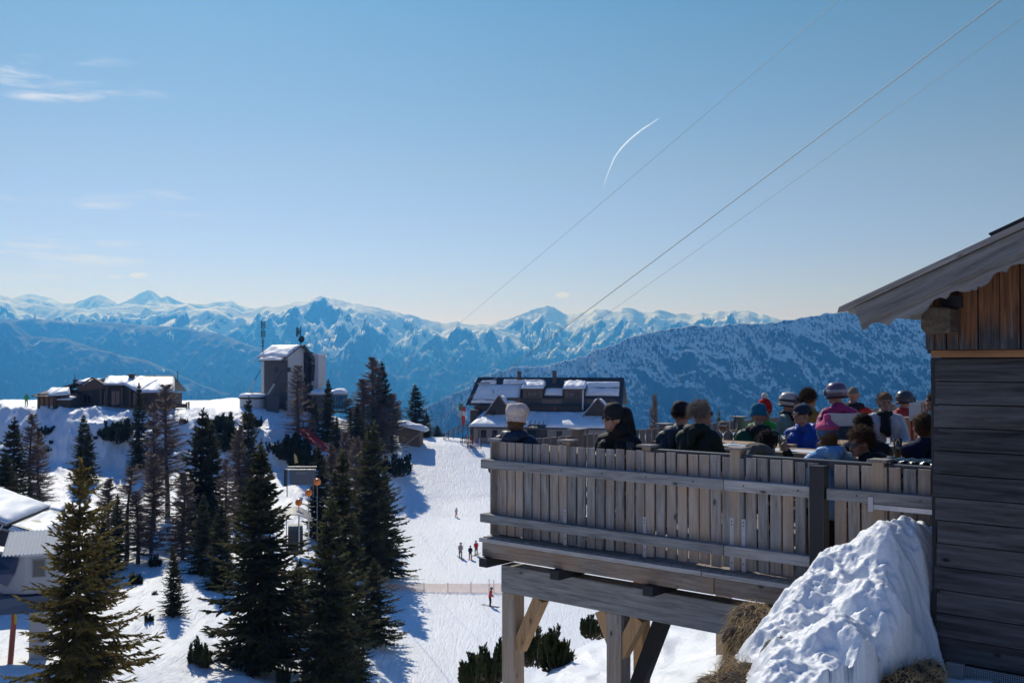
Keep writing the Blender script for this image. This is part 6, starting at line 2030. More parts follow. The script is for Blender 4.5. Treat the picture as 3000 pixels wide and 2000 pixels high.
class Fig:
    """body built from overlapping rounded volumes, fused into one skin"""
    def __init__(self):
        self.p = []
    def cap(self, a, b, ra, rb, tag_):
        self.p.append(('c', np.array(a, float), np.array(b, float), ra, rb, tag_))
    def ell(self, c, r, M, tag_):
        self.p.append(('e', np.array(c, float), np.array(r, float), np.array(M.to_3x3()), 0, tag_))
    def build(self, name, mats, tags, voxel, parent, wrinkle=0.0, seed=0, smooth_it=3):
        mb = MB()
        for q in self.p:
            if q[0] == 'c':
                _, a, b, ra, rb, _t = q
                d = Vector(b - a)
                if d.length < 1e-4: d = Vector((0, 0, 1e-3))
                u = d.normalized()
                pts, rr = [], []
                for k in range(5, -1, -1):
                    an = math.pi / 2 * k / 5
                    pts.append(Vector(a) - u * ra * math.sin(an)); rr.append(max(ra * math.cos(an), 1e-4))
                for k in range(0, 6):
                    an = math.pi / 2 * k / 5
                    pts.append(Vector(b) + u * rb * math.sin(an)); rr.append(max(rb * math.cos(an), 1e-4))
                ref = Vector((0, 0, 1)) if abs(u.z) < .9 else Vector((1, 0, 0))
                s = u.cross(ref).normalized(); w = s.cross(u)
                n = 14
                vs, fs = [], []
                for p, r_ in zip(pts, rr):
                    for j in range(n):
                        an = 2 * math.pi * j / n
                        vs.append(p + (s * math.cos(an) + w * math.sin(an)) * r_)
                for i in range(len(pts) - 1):
                    for j in range(n):
                        j2 = (j + 1) % n
                        fs.append((i * n + j, (i + 1) * n + j, (i + 1) * n + j2, i * n + j2))
                fs.append(tuple(range(n))); e = (len(pts) - 1) * n
                fs.append(tuple(e + j for j in range(n - 1, -1, -1)))
                mb.add(vs, fs)
            else:
                _, c, r, M, _z, _t = q
                mb.ell(c, r, Matrix(M.tolist()), 18, 12)
        me = bpy.data.meshes.new("tmp"); me.from_pydata(mb.v, [], mb.f)
        bm = bmesh.new(); bm.from_mesh(me); bmesh.ops.recalc_face_normals(bm, faces=bm.faces); bm.to_mesh(me); bm.free()
        o = bpy.data.objects.new("tmp", me); COL.objects.link(o)
        rm = o.modifiers.new("r", 'REMESH'); rm.mode = 'VOXEL'; rm.voxel_size = voxel; rm.use_smooth_shade = True
        sm = o.modifiers.new("s", 'SMOOTH'); sm.iterations = smooth_it; sm.factor = 0.5
        dg = bpy.context.evaluated_depsgraph_get()
        me2 = bpy.data.meshes.new_from_object(o.evaluated_get(dg))
        bpy.data.objects.remove(o); bpy.data.meshes.remove(me)
        nv = len(me2.vertices)
        co = np.empty(nv * 3, dtype=np.float32); me2.vertices.foreach_get("co", co); co = co.reshape(-1, 3).astype(float)
        D = np.full(nv, 1e9); T = np.zeros(nv, int)
        for q in self.p:
            if q[0] == 'c':
                d = dist_caps(co, q[1], q[2], q[3], q[4])
            else:
                l = (co - q[1]) @ q[3]
                kk = np.linalg.norm(l / q[2], axis=1)
                d = (kk - 1) * float(np.min(q[2]))
            m = d < D
            D[m] = d[m]; T[m] = tags.index(q[5])
        if wrinkle:
            no = np.empty(nv * 3, dtype=np.float32); me2.vertices.foreach_get("normal", no); no = no.reshape(-1, 3)
            k = ridged(co[:, 0] * 7 + co[:, 2] * 3.1 + seed, co[:, 1] * 7 - co[:, 2] * 4.7, 3, seed) - 0.45
            k2 = fbm(co[:, 0] * 14 + seed, co[:, 2] * 16 + co[:, 1] * 9, 3, seed + 3)
            amp = np.where(T == tags.index('skin'), 0.0, wrinkle)
            co = co + no * ((k * 1.0 + k2 * 0.35) * amp)[:, None]
            me2.vertices.foreach_set("co", co.astype(np.float32).ravel())
        for t in tags:
            me2.materials.append(mats[t])
        npoly = len(me2.polygons)
        lt = np.empty(npoly, dtype=np.int32); me2.polygons.foreach_get("loop_start", lt)
        lv = np.empty(len(me2.loops), dtype=np.int32); me2.loops.foreach_get("vertex_index", lv)
        me2.polygons.foreach_set("material_index", T[lv[lt]].astype(np.int32))
        me2.polygons.foreach_set("use_smooth", np.ones(npoly, dtype=bool))
        me2.name = name
        me2.update()
        return link(name, me2, parent)

def basis(f, tilt=0.0, roll=0.0):
    """columns: right, forward, up of a body part facing f (horizontal), pitched by tilt (+ = looks down)"""
    f = Vector((f[0], f[1], 0)).normalized()
    r = f.cross(Vector((0, 0, 1))).normalized()
    u = Vector((0, 0, 1))
    f2 = f * math.cos(tilt) - u * math.sin(tilt)
    u2 = u * math.cos(tilt) + f * math.sin(tilt)
    r2 = r * math.cos(roll) + u2 * math.sin(roll)
    u3 = u2 * math.cos(roll) - r * math.sin(roll)
    return Matrix((r2, f2, u3)).transposed()

def strands(name, center, B, rad, n, length, mat, parent, seed, cover, curl=0.3, width=0.0035, gravity=0.3, lift=0.35):
    """short hair: many thin blades rooted on the scalp; cover(theta_dir) -> keep"""
    r = random.Random(seed)
    vs, fs = [], []
    i = 0
    guard = 0
    while i < n and guard < n * 20:
        guard += 1
        d = Vector((r.gauss(0, 1), r.gauss(0, 1), r.gauss(0, 1))).normalized()
        if not cover(d):
            continue
        i += 1
        p = Vector((d.x * rad[0], d.y * rad[1], d.z * rad[2]))
        t = Vector((r.gauss(0, 1), r.gauss(0, 1), r.gauss(0, 1)))
        t = (t - d * t.dot(d)).normalized()
        g = (d * lift + t * (0.6 + curl * r.random()) + Vector((0, -0.35, -0.2))).normalized()
        s = g.cross(d)
        if s.length < 1e-4: continue
        s = s.normalized() * width * r.uniform(.7, 1.3)
        L = length * r.uniform(.55, 1.2)
        b0 = len(vs)
        q = p.copy()
        for k in range(5):
            w = s * (1 - k / 4.6)
            vs += [tuple(center + B @ (q - w)), tuple(center + B @ (q + w))]
            g = (g + Vector((0, 0, -gravity * .35)) + d * (-.12) + t * curl * math.sin(k * 2 + seed) * .6).normalized()
            q = q + g * L / 4
        for k in range(4):
            fs.append((b0 + 2 * k, b0 + 2 * k + 1, b0 + 2 * k + 3, b0 + 2 * k + 2))
    return np_mesh(name, np.array(vs), np.array(fs), mat, parent)

def hand(fig, w, d, side, palm_n, pose='relaxed', s=1.0, tag_='skin'):
    """palm and five fingers; w wrist, d direction along the hand, palm_n palm normal, side = vector towards the thumb"""
    w, d, pn, sd = np.array(w, float), np.array(d, float), np.array(palm_n, float), np.array(side, float)
    d /= np.linalg.norm(d); pn -= d * (pn @ d); pn /= np.linalg.norm(pn); sd -= d * (sd @ d) + pn * (sd @ pn); sd /= np.linalg.norm(sd)
    fig.cap(w, w + d * .05 * s, .027 * s, .031 * s, tag_)
    for k in (-1, 0, 1):
        fig.cap(w + d * .03 * s + sd * .018 * k * s, w + d * .085 * s + sd * .021 * k * s, .016 * s, .0155 * s, tag_)
    lens = [(.030, .040, .024, .019), (.011, .045, .027, .021), (-.010, .041, .026, .020), (-.029, .032, .020, .017)]
    for i, (o, l1, l2, l3) in enumerate(lens):
        base = w + d * .088 * s + sd * o * s
        if pose == 'peace':
            curl = (0.05, 0.05, 1.75, 1.85)[i]
            spread = (.24, -.2, -.05, -.12)[i]
        elif pose == 'grip':
            curl, spread = (1.0, 1.05, 1.1, 1.15)[i], 0
        else:
            curl, spread = (.3, .36, .42, .5)[i], (.1, .02, -.05, -.14)[i]
        dd = d + sd * spread; dd /= np.linalg.norm(dd)
        ang = curl * .55
        p = base
        for l, r0, r1 in ((l1, .0092, .0085), (l2, .0085, .0078), (l3, .0078, .0066)):
            v = dd * math.cos(ang) + pn * math.sin(ang)
            q = p + v * l * s
            fig.cap(p, q, r0 * s, r1 * s, tag_)
            p = q
            ang += curl * .75
    tb = w + d * .03 * s + sd * .03 * s
    if pose == 'peace':
        t1 = tb + (d * .6 + sd * .25 + pn * .65) * .042 * s; t2 = t1 + (d * .45 - sd * .55 + pn * .5) * .032 * s
    else:
        t1 = tb + (d * .65 + sd * .6 + pn * .3) * .042 * s; t2 = t1 + (d * .85 + sd * .2 + pn * .3) * .032 * s
    fig.cap(tb, t1, .0125 * s, .0105 * s, tag_); fig.cap(t1, t2, .0105 * s, .0085 * s, tag_)

HAIRC = {}
def hairmat(name, col):
    if name not in HAIRC:
        HAIRC[name] = plain(name, col, 0.75, var=0.45, scale=60, bump=0.6, spec=0.25)
    return HAIRC[name]

def person(label, head, face, body=None, lean=8, nod=0, jacket=None, trousers=None, hat=None, hair=None, glasses=None, arms='table', pose='sit',
           hood=None, s=1.0, voxel=0.009, scarf=None, seed=1, shoulder=1.0, wrinkle=0.008, goggles=None, pelvis=0.70, sleeve=None, beard=False, group=None, hands='relaxed', extra=None, neckdrop=0.0, roll=0, legs=1.0, bighood=None):
    """head: (px, py, distance) of the head centre; face / body: horizontal directions"""
    Hc = W(*head)
    body = body or face
    B = basis(body)
    Bh = basis(face, R(nod), R(roll))
    rootloc = Hc + Vector((0, 0, -1.2 * s))
    root = thing("person", label, "person", rootloc, 0, group)
    def Hd(x, y, z): return (Hc - rootloc) + Bh @ Vector((x, y, z)) * s
    hc = Hc - rootloc
    bf, br, up = B @ Vector((0, 1, 0)), B @ Vector((1, 0, 0)), Vector((0, 0, 1))
    nb = hc + Bh @ Vector((0, -0.025, -0.13)) * s - up * (.03 + neckdrop) * s - bf * 0.02 * s       # neck base
    tl = R(lean)
    dn = (-up * math.cos(tl) - bf * math.sin(tl))                              # down the spine
    fwd = (bf * math.cos(tl) - up * math.sin(tl))
    def T(x, y, z): return nb + br * x * s + fwd * y * s + dn * (-z) * s
    fig = Fig()
    J = 'jacket'
    # head
    fig.ell(Hd(0, -.012, .022), np.array((.077, .097, .098)) * s, Bh, 'skin')
    fig.ell(Hd(0, .028, -.05), np.array((.058, .066, .066)) * s, Bh, 'skin')
    fig.cap(Hd(-.022, .062, -.085), Hd(.022, .062, -.085), .026 * s, .026 * s, 'skin')
    fig.cap(Hd(0, .088, .012), Hd(0, .110, -.030), .010 * s, .0145 * s, 'skin')
    fig.cap(Hd(-.012, .098, -.034), Hd(.012, .098, -.034), .010 * s, .010 * s, 'skin')
    fig.cap(Hd(-.034, .076, .026), Hd(.034, .076, .026), .016 * s, .016 * s, 'skin')
    fig.cap(Hd(-.018, .085, -.062), Hd(.018, .085, -.062), .0085 * s, .0085 * s, 'lips')
    for sg in (-1, 1):
        fig.ell(Hd(sg * .042, .056, -.024), np.array((.026, .028, .028)) * s, Bh, 'skin')
        fig.ell(Hd(sg * .080, -.012, -.012), np.array((.012, .022, .032)) * s, Bh, 'skin')
    fig.cap(Hd(0, -.02, -.06), nb + dn * .02 * s, .054 * s, .060 * s, 'skin')
    # collar, torso
    sh = .185 * shoulder
    fig.cap(T(-.02, -.01, -.005), T(.02, .0, -.005), .078 * s, .078 * s, J)
    for sg in (-1, 1):
        fig.cap(T(sg * .03, -.01, -.035), T(sg * sh * .93, -.01, -.085), .078 * s, .080 * s, J)
        fig.cap(T(sg * .095 * shoulder, .01, -.16), T(sg * .085 * shoulder, .015, -.34), .128 * s, .122 * s, J)
        fig.cap(T(sg * .085 * shoulder, .015, -.34), T(sg * .085, -.01, -.56), .122 * s, .132 * s, J)
    # arms
    hnds = []
    for sg in (-1, 1):
        S = T(sg * sh, -.01, -.10)
        a = arms if isinstance(arms, str) else arms[0 if sg < 0 else 1]
        if a == 'table':
            E = T(sg * (sh + .06), .16, -.36); Hn = nb + bf * .40 * s + br * sg * .12 * s - up * .40 * s
        elif a == 'down':
            E = T(sg * (sh + .07), -.03, -.40); Hn = T(sg * (sh + .05), .10, -.63)
        elif a == 'lap':
            E = T(sg * (sh + .07), .02, -.38); Hn = T(sg * .10, .24, -.50)
        elif a == 'hip':
            E = T(sg * (sh + .16), -.08, -.34); Hn = T(sg * .17, .08, -.52)
        elif a == 'chin':
            E = nb + bf * .30 * s + br * sg * .16 * s - up * .40 * s; Hn = nb + bf * .24 * s + br * sg * .07 * s - up * .10 * s
        else:
            E, Hn = Vector(a[0]) - rootloc, Vector(a[1]) - rootloc
        fig.cap(S, E, .078 * s, .064 * s, J); fig.cap(E, Hn, .064 * s, .046 * s, J)
        hd_ = (Hn - E).normalized()
        hp = hands if isinstance(hands, str) else hands[0 if sg < 0 else 1]
        if isinstance(a, str) or len(a) < 3:
            pn = -up * .8 - br * sg * .4
            sd = -br * sg + bf * .2
        else:
            pn, sd = Vector(a[2]), Vector(a[3])
        hand(fig, Hn + hd_ * .012, hd_, sd, pn, hp, s)
    # legs
    for sg in (-1, 1):
        hip = T(sg * .095, 0, -.60)
        if pose == 'sit':
            kn = hip + bf * .42 * legs * s + br * sg * .05 * s - up * .08 * (1 - legs) ; ft = kn - up * .43 * s + bf * .03 * legs * s - bf * .2 * (1 - legs)
        else:
            kn = hip - up * .42 * s + br * sg * .03 * s + bf * .05 * s; ft = kn - up * .42 * s - bf * .04 * s
        fig.cap(hip, kn, .105 * s, .075 * s, 'trousers'); fig.cap(kn, ft, .074 * s, .058 * s, 'trousers')
        fig.cap(ft - up * .03 * s - bf * .04 * s, ft - up * .045 * s + bf * .16 * s, .055 * s, .048 * s, 'boots')
    mats = {'skin': SKIN, 'lips': M_lips, 'jacket': jacket, 'trousers': trousers or F_black, 'boots': F_boot}
    bo = fig.build("body", mats, ['skin', 'lips', 'jacket', 'trousers', 'boots'], voxel * max(s, .6), root, wrinkle, seed)
    M4 = Matrix.Translation(hc) @ Bh.to_4x4() @ Matrix.Scale(s, 4)
    # eyes
    if not glasses and not goggles == 'on':
        for sg in (-1, 1):
            e = MB(); e.ell(Hd(sg * .031, .080, .004), (.0085 * s,) * 3, nu=10, nv=8)
            eo = e.build("eye", M_eye, root, smooth=True)
    if hair:
        hm_, style = hair
        if style == 'short':
            cov = lambda d: d.z > (-.25 if d.y < -.1 else (.42 if d.y > .35 else .05))
            cap_ = MB(); cap_.ell(Hd(0, -.018, .026), (.082 * s, .098 * s, .101 * s), Bh, 20, 12, z0=.12)
            ho = cap_.build("hair", hm_, root, smooth=True)
            strands("hair_tufts", hc + Bh @ Vector((0, -.018, .024)) * s, Bh, tuple(v * s for v in (.080, .098, .101)), 900, .05 * s, hm_, ho, seed, cov, .25, .0028, .3)
        elif style == 'full':
            cap_ = MB(); cap_.ell(Hd(0, -.016, .034), (.090 * s, .106 * s, .104 * s), Bh, 22, 14, z0=.02)
            cap_.ell(Hd(0, -.045, .0), (.089 * s, .085 * s, .10 * s), Bh, 20, 12)
            ho = cap_.build("hair", hm_, root, smooth=True)
            cov = lambda d: d.z > (-.5 if d.y < -.2 else .1)
            strands("hair_tufts", hc + Bh @ Vector((0, -.02, .03)) * s, Bh, tuple(v * s for v in (.088, .105, .104)), 1300, .06 * s, hm_, ho, seed, cov, .35, .003, .5, .5)
        elif style == 'curly':
            cov = lambda d: d.z > (-.5 if d.y < .1 else (.30 if d.y > .4 else -.1))
            cap_ = MB(); cap_.ell(Hd(0, -.028, .03), (.094 * s, .106 * s, .108 * s), Bh, 20, 12, z0=-.1)
            ho = cap_.build("hair", hm_, root, smooth=True)
            for v in ho.data.vertices:
                k = float(fbm(np.array([v.co.x * 22 + seed]), np.array([v.co.z * 22 + v.co.y * 15]), 3, seed)[0])
                v.co += v.normal * k * .018
            strands("hair_tufts", hc + Bh @ Vector((0, -.03, .03)) * s, Bh, tuple(v * s for v in (.092, .104, .106)), 1500, .075 * s, hm_, ho, seed, cov, 1.3, .003, .15, .8)
        elif style == 'buzz':
            cap_ = MB(); cap_.ell(Hd(0, -.016, .022), (.0795 * s, .0985 * s, .0995 * s), Bh, 20, 12, z0=.05)
            ho = cap_.build("hair", hm_, root, smooth=True)
        elif style == 'long':
            cap_ = MB(); cap_.ell(Hd(0, -.03, .0), (.088 * s, .095 * s, .10 * s), Bh, 20, 12)
            ho = cap_.build("hair", hm_, root, smooth=True)
            cov = lambda d: d.y < .2
            strands("hair_tufts", hc + Bh @ Vector((0, -.03, -.02)) * s, Bh, tuple(v * s for v in (.085, .095, .095)), 600, .11 * s, hm_, ho, seed, cov, .12, .003, 2.2, .05)
    if hat:
        kind, hmat = hat[0], hat[1]
        if kind == 'beanie':
            b = MB(); b.lathe([(.099, -.012), (.104, .0), (.104, .045), (.1, .05), (.103, .07), (.098, .1), (.08, .132), (.05, .152), (.0, .158)], 26, M4 @ Matrix.Translation((0, -.012, .012)) @ Matrix.Rotation(R(-9), 4, 'X'))
            ho = b.build("beanie", hmat, root, smooth=True)
        elif kind == 'slouch':
            b = MB(); b.lathe([(.098, -.05), (.105, -.045), (.109, .0), (.107, .012), (.118, .03), (.13, .07), (.128, .11), (.105, .145), (.06, .165), (.0, .17)], 30, M4 @ Matrix.Translation((0, -.02, .01)) @ Matrix.Rotation(R(-14), 4, 'X'))
            ho = b.build("beanie", hmat, root, smooth=True)
            for v in ho.data.vertices:
                k = float(fbm(np.array([v.co.x * 14 + v.co.y * 9]), np.array([v.co.z * 22]), 3, seed)[0])
                v.co += v.normal * k * .012
        elif kind == 'headband':
            b = MB(); b.lathe([(.092, .0), (.1, .005), (.098, .07), (.085, .10), (.05, .118), (0, .122)], 26, M4 @ Matrix.Translation((0, -.014, .015)) @ Matrix.Rotation(R(-8), 4, 'X'))
            ho = b.build("cap", hmat, root, smooth=True)
        elif kind == 'pointed':
            b = MB(); b.lathe([(.098, -.02), (.104, -.01), (.104, .05)], 24, M4 @ Matrix.Translation((0, -.012, .012)))
            ho = b.build("hat_band", hat[2], root, smooth=True)
            b2 = MB(); b2.lathe([(.106, .048), (.116, .06), (.112, .085), (.085, .11), (.055, .13), (.038, .15), (.036, .18), (.028, .2), (0, .206)], 24, M4 @ Matrix.Translation((0, -.012, .012)))
            b2.build("hat_top", hmat, ho, smooth=True)
        elif kind == 'pompom':
            b = MB(); b.lathe([(.099, -.02), (.105, -.01), (.105, .05), (.1, .056), (.104, .075), (.09, .13), (.06, .165), (.0, .185)], 26, M4 @ Matrix.Translation((0, -.012, .012)))
            ho = b.build("beanie", hmat, root, smooth=True)
            b2 = MB(); b2.ell(Hd(0, -.012, .225), (.048 * s,) * 3, nu=16, nv=12)
            po = b2.build("pompom", hat[2], ho, smooth=True)
            for v in po.data.vertices:
                v.co += v.normal * (random.random() - .5) * .012
        elif kind == 'helmet':
            b = MB()
            b.lathe([(.108, -.05), (.118, -.045), (.126, -.01), (.127, .04), (.118, .085), (.095, .122), (.06, .145), (0, .152)], 32, M4 @ Matrix.Translation((0, -.012, .008)) @ Matrix.Scale(1.1, 4, (0, 1, 0)) @ Matrix.Rotation(R(-6), 4, 'X'))
            ho = b.build("helmet", hmat, root, smooth=True)
            b3 = MB(); b3.lathe([(.12, -.055), (.1305, -.05), (.1305, -.035), (.12, -.03)], 32, M4 @ Matrix.Translation((0, -.012, .008)) @ Matrix.Scale(1.1, 4, (0, 1, 0)) @ Matrix.Rotation(R(-6), 4, 'X'))
            b3.build("helmet_rim", F_boot, ho, smooth=True)
            if goggles:
                st = MB(); st.lathe([(.1285, .015), (.1315, .017), (.1315, .05), (.1285, .052)], 32, M4 @ Matrix.Translation((0, -.012, .008)) @ Matrix.Scale(1.1, 4, (0, 1, 0)) @ Matrix.Rotation(R(-6), 4, 'X'))
                so = st.build("goggle_strap", goggles, ho, smooth=True)
                gl = MB()
                for i in range(13):
                    an = R(-62 + 124 * i / 12)
                    pass
                vs, fs = [], []
                for i in range(15):
                    an = R(-58 + 116 * i / 14)
                    for (rr, zz) in ((.130, -.008), (.146, -.004), (.150, .03), (.146, .062), (.130, .066)):
                        vs.append(M4 @ Vector((math.sin(an) * rr, math.cos(an) * rr * 1.08 - .008, zz)))
                for i in range(14):
                    for j in range(4):
                        fs.append((i * 5 + j, (i + 1) * 5 + j, (i + 1) * 5 + j + 1, i * 5 + j + 1))
                gl.add(vs, fs)
                gl.build("goggles", M_goggle, so, smooth=True)
    if glasses:
        g = MB()
        for sg in (-1, 1):
            c = Vector((sg * .033, .096, .006))
            g.prism([M4 @ (c + Vector((.027 * math.cos(a) , 0, .02 * math.sin(a)))) for a in [2 * math.pi * k / 12 for k in range(12)]], (M4.to_3x3() @ Vector((0, .005, 0))))
            g.beam(M4 @ Vector((sg * .06, .094, .012)), M4 @ Vector((sg * .084, .0, .006)), .004 * s, .009 * s)
        g.beam(M4 @ Vector((-.012, .1, .012)), M4 @ Vector((.012, .1, .012)), .005 * s, .006 * s)
        g.build("sunglasses" if glasses == 'sun' else "glasses", M_lens if glasses == 'sun' else M_specs, root)
    if hood:
        # a soft thrown-back hood: a fat collar roll behind the neck
        vs = Fig()
        for i in range(7):
            an0, an1 = R(200 + 140 * i / 7 - 40 * 0), R(200 + 140 * (i + 1) / 7)
            p = lambda an, dz: T(math.cos(an) * .115, math.sin(an) * .09 - .025, -.02 + dz)
            vs.cap(p(an0, 0.015), p(an1, 0.015), .052 * s, .052 * s, 'skin')
        vs.cap(T(-.05, -.12, -.03), T(.05, -.12, -.03), .06 * s, .06 * s, 'skin')
        vs.cap(T(0, -.125, -.05), T(0, -.135, -.17), .065 * s, .04 * s, 'skin')
        ho2 = vs.build("hood", {'skin': hood, 'x': hood}, ['skin', 'x'], .010, root, 0, seed, 4)
    if bighood:
        f3 = Fig()
        f3.ell(Hd(0, -.115, -.02), np.array((.115, .10, .15)) * s, Bh, 'skin')
        f3.cap(Hd(-.07, -.06, -.12), Hd(.07, -.06, -.12), .085 * s, .085 * s, 'skin')
        f3.cap(Hd(0, -.13, .04), Hd(0, -.16, -.16), .085 * s, .10 * s, 'skin')
        f3.build("raised_hood", {'skin': bighood, 'x': bighood}, ['skin', 'x'], .012, root, .010, seed, 3)
    if scarf:
        f2 = Fig()
        for i in range(10):
            a0, a1 = 2 * math.pi * i / 10, 2 * math.pi * (i + 1) / 10
            f2.cap(T(math.cos(a0) * .078, math.sin(a0) * .075 + .01, .012), T(math.cos(a1) * .078, math.sin(a1) * .075 + .01, .012), .036 * s, .036 * s, 'skin')
        f2.cap(T(0, .085, -.02), T(-.02, .145, -.24), .05 * s, .045 * s, 'skin')
        f2.cap(T(.03, .09, -.02), T(.05, .14, -.2), .035 * s, .04 * s, 'skin')
        f2.build("scarf", {'skin': scarf, 'x': scarf}, ['skin', 'x'], .010, root, 0, seed, 3)
    if extra:
        extra(root, T, M4, s)
    return root

M_lips = plain("lips", (.36, .14, .11), .5)
M_eye = plain("dark_eye", (.02, .015, .012), .2)
M_lens = plain("dark_sunglass_lens", (.008, .008, .01), .08, spec=.8)
M_specs = plain("thin_glasses_frame", (.3, .3, .31), .2, .6)
M_goggle = plain("mirrored_goggle_lens", (.30, .33, .38), .12, .5)
F_black = fabric("black_ski_fabric", (.016, .017, .020))
F_black2 = fabric("black_coat_fabric", (.010, .010, .012), .75)
F_navy = fabric("navy_puffer_fabric", (.016, .028, .055), .45, .5)
F_navy2 = fabric("dark_teal_navy_jacket", (.014, .032, .05), .6)
F_sweat = fabric("navy_sweater", (.012, .022, .06), .9)
F_dgreen = fabric("dark_green_jacket", (.015, .026, .018), .7)
F_green = fabric("bottle_green_jacket", (.015, .085, .045), .55)
F_lime = fabric("bright_green_jacket", (.05, .36, .07), .55)
F_sage = fabric("sage_grey_jacket", (.16, .23, .20), .65)
F_must = fabric("mustard_jacket", (.36, .20, .035), .65)
F_blue = fabric("royal_blue_jacket", (.016, .07, .37), .45)
F_olive = fabric("grey_olive_hoodie", (.12, .11, .09), .85)
F_lblue = fabric("light_blue_jacket", (.22, .44, .70), .5)
F_mag = fabric("magenta_jacket", (.34, .025, .13), .5)
F_red = fabric("red_jacket", (.55, .025, .02), .55)
F_wred = fabric("dull_red_jacket", (.36, .04, .04), .65)
F_white = fabric("white_down_jacket", (.56, .55, .54), .6)
F_beige = fabric("beige_coat", (.38, .33, .28), .7)
F_boot = plain("black_boot", (.015, .015, .016), .5)
F_cream = fabric("cream_knit", (.62, .52, .47), .95, .9)
F_teal = fabric("teal_knit", (.012, .16, .24), .9, .7)
F_redk = fabric("red_knit", (.50, .02, .02), .9, .7)
F_wool = fabric("white_wool", (.72, .70, .66), .95, .9)
F_pink = fabric("pink_fleece", (.72, .12, .25), .9, .7)
F_bluek = fabric("grey_blue_fleece", (.09, .17, .27), .9, .6)
F_nband = fabric("navy_headband", (.02, .035, .07), .9)
H_grey = hairmat("grey_curly_hair", (.34, .27, .21))
H_dark = hairmat("dark_hair", (.022, .016, .012))
H_brown = hairmat("brown_hair", (.11, .058, .03))
H_lbrown = hairmat("light_brown_hair", (.20, .115, .06))
H_sgrey = hairmat("short_grey_hair", (.20, .17, .14))
M_hcream = plain("cream_helmet_shell", (.55, .48, .40), .3)
M_hpurp = plain("plum_helmet_shell", (.15, .10, .15), .28)
M_hdark = plain("charcoal_helmet_shell", (.045, .055, .065), .35)
M_strap = plain("dark_goggle_strap", (.05, .055, .06), .7)
M_strapw = plain("silver_goggle_strap", (.34, .36, .38), .6)

G_T = "guests sitting on the terrace"
ZT = -0.925                              # table tops
person("woman from behind in a cream knitted slouch hat and navy puffer jacket", (1516, 1228, 10.98), (.35, .94), jacket=F_navy, hat=('slouch', F_cream), hair=(H_lbrown, 'long'), hood=F_navy, lean=2, seed=3, group=G_T, arms='lap')
person("man in black cap, sunglasses and black hooded coat, facing left", (1797, 1226, 10.45), (-.93, -.42), body=(-.75, -.66), jacket=F_black2, hat=('beanie', F_black), glasses='sun', hood=F_black2, bighood=F_black2, legs=.25, arms='lap', seed=5, shoulder=1.2, voxel=.007, group=G_T, lean=6)
person("person in black woollen cap and dark navy jacket turned away, beside the curly head", (1995, 1218, 11.3), (.6, .8), jacket=F_navy2, hat=('beanie', F_black), hair=(H_dark, 'short'), hood=F_navy2, seed=7, group=G_T, shoulder=1.05)
person("curly grey haired person with sunglasses and dark green hooded jacket", (2057, 1213, 10.9), (.9, .42), body=(.65, .76), jacket=F_dgreen, hair=(H_grey, 'curly'), glasses='sun', hood=F_dgreen, seed=9, group=G_T, lean=10)
person("person in a teal cap and bottle green jacket seen from behind", (2222, 1219, 12.9), (.25, .97), jacket=F_green, hat=('beanie', F_teal), hood=F_black, seed=11, group=G_T, shoulder=1.12)
person("person in a red bobble hat with a white pompom and bright green jacket", (2241, 1206, 14.6), (.1, -1), jacket=F_lime, hat=('pompom', F_redk, F_wool), seed=13, group=G_T)
person("person in cream ski helmet, dark face mask and sage grey jacket", (2313, 1181, 14.4), (.9, -.25), jacket=F_sage, hat=('helmet', M_hcream), goggles=M_strap, scarf=F_black, seed=15, group=G_T)
person("person with thick brown hair and a mustard jacket turned away to the right", (2372, 1170, 14.3), (.75, .6), jacket=F_must, hair=(H_brown, 'curly'), seed=17, group=G_T, scarf=F_must)
person("man in a navy headband cap, sunglasses and royal blue jacket facing left", (2348, 1215, 12.5), (-.9, -.38), body=(-.7, -.7), jacket=F_blue, hat=('headband', F_nband), glasses='sun', hair=(H_dark, 'short'), hood=F_blue, seed=19, shoulder=1.1, voxel=.008, group=G_T)
person("man bent forward over the table in a grey olive hoodie with short dark hair", (2248, 1304, 9.95), (.65, .75), body=(.72, .69), nod=38, lean=44, jacket=F_olive, hair=(H_dark, 'full'), hood=F_olive, seed=21, shoulder=1.05, group=G_T, neckdrop=-.03)
person("child in pink topped hat and light blue jacket seen from behind", (2422, 1275, 9.45), (-.12, .99), jacket=F_lblue, hat=('pointed', F_pink, F_bluek), hood=F_lblue, hair=(H_lbrown, 'long'), seed=23, s=.92, shoulder=1.08, lean=12, group=G_T)
# the man whose raised left hand makes a peace sign
wrist = W(2306, 1326, 10.1); elb = W(2330, 1392, 10.15)
person("dark haired man in black from behind, making a peace sign", (2525, 1248, 10.6), (-.05, 1), jacket=F_black2, hair=(H_dark, 'full'), seed=25, voxel=.0065, group=G_T, lean=16,
       arms=((tuple(elb), tuple(wrist), (0.25, -1, 0), (1, 0, 0)), 'table'), hands=('peace', 'relaxed'), shoulder=1.08)
person("skier from behind in plum helmet and magenta and white jacket", (2449, 1156, 12.7), (-.55, .83), body=(-.15, .99), jacket=F_mag, hat=('helmet', M_hpurp), goggles=M_strapw, pose='stand', seed=27, arms='hip', group=G_T, shoulder=1.0,
       extra=lambda root, T, M4, s: (MB().prism([T(-.21, -.135, -.08), T(.21, -.135, -.08), T(.24, -.14, -.24), T(-.24, -.14, -.24)], (T(0, -.02, 0) - T(0, 0, 0))).build("white_back_panel", F_white, root, bevel=.006),
                                     MB().prism([T(-.235, -.145, -.242), T(.235, -.145, -.242), T(.24, -.15, -.62), T(-.24, -.15, -.62)], (T(0, -.03, 0) - T(0, 0, 0))).build("navy_back_panel", F_navy2, root, bevel=.006)))
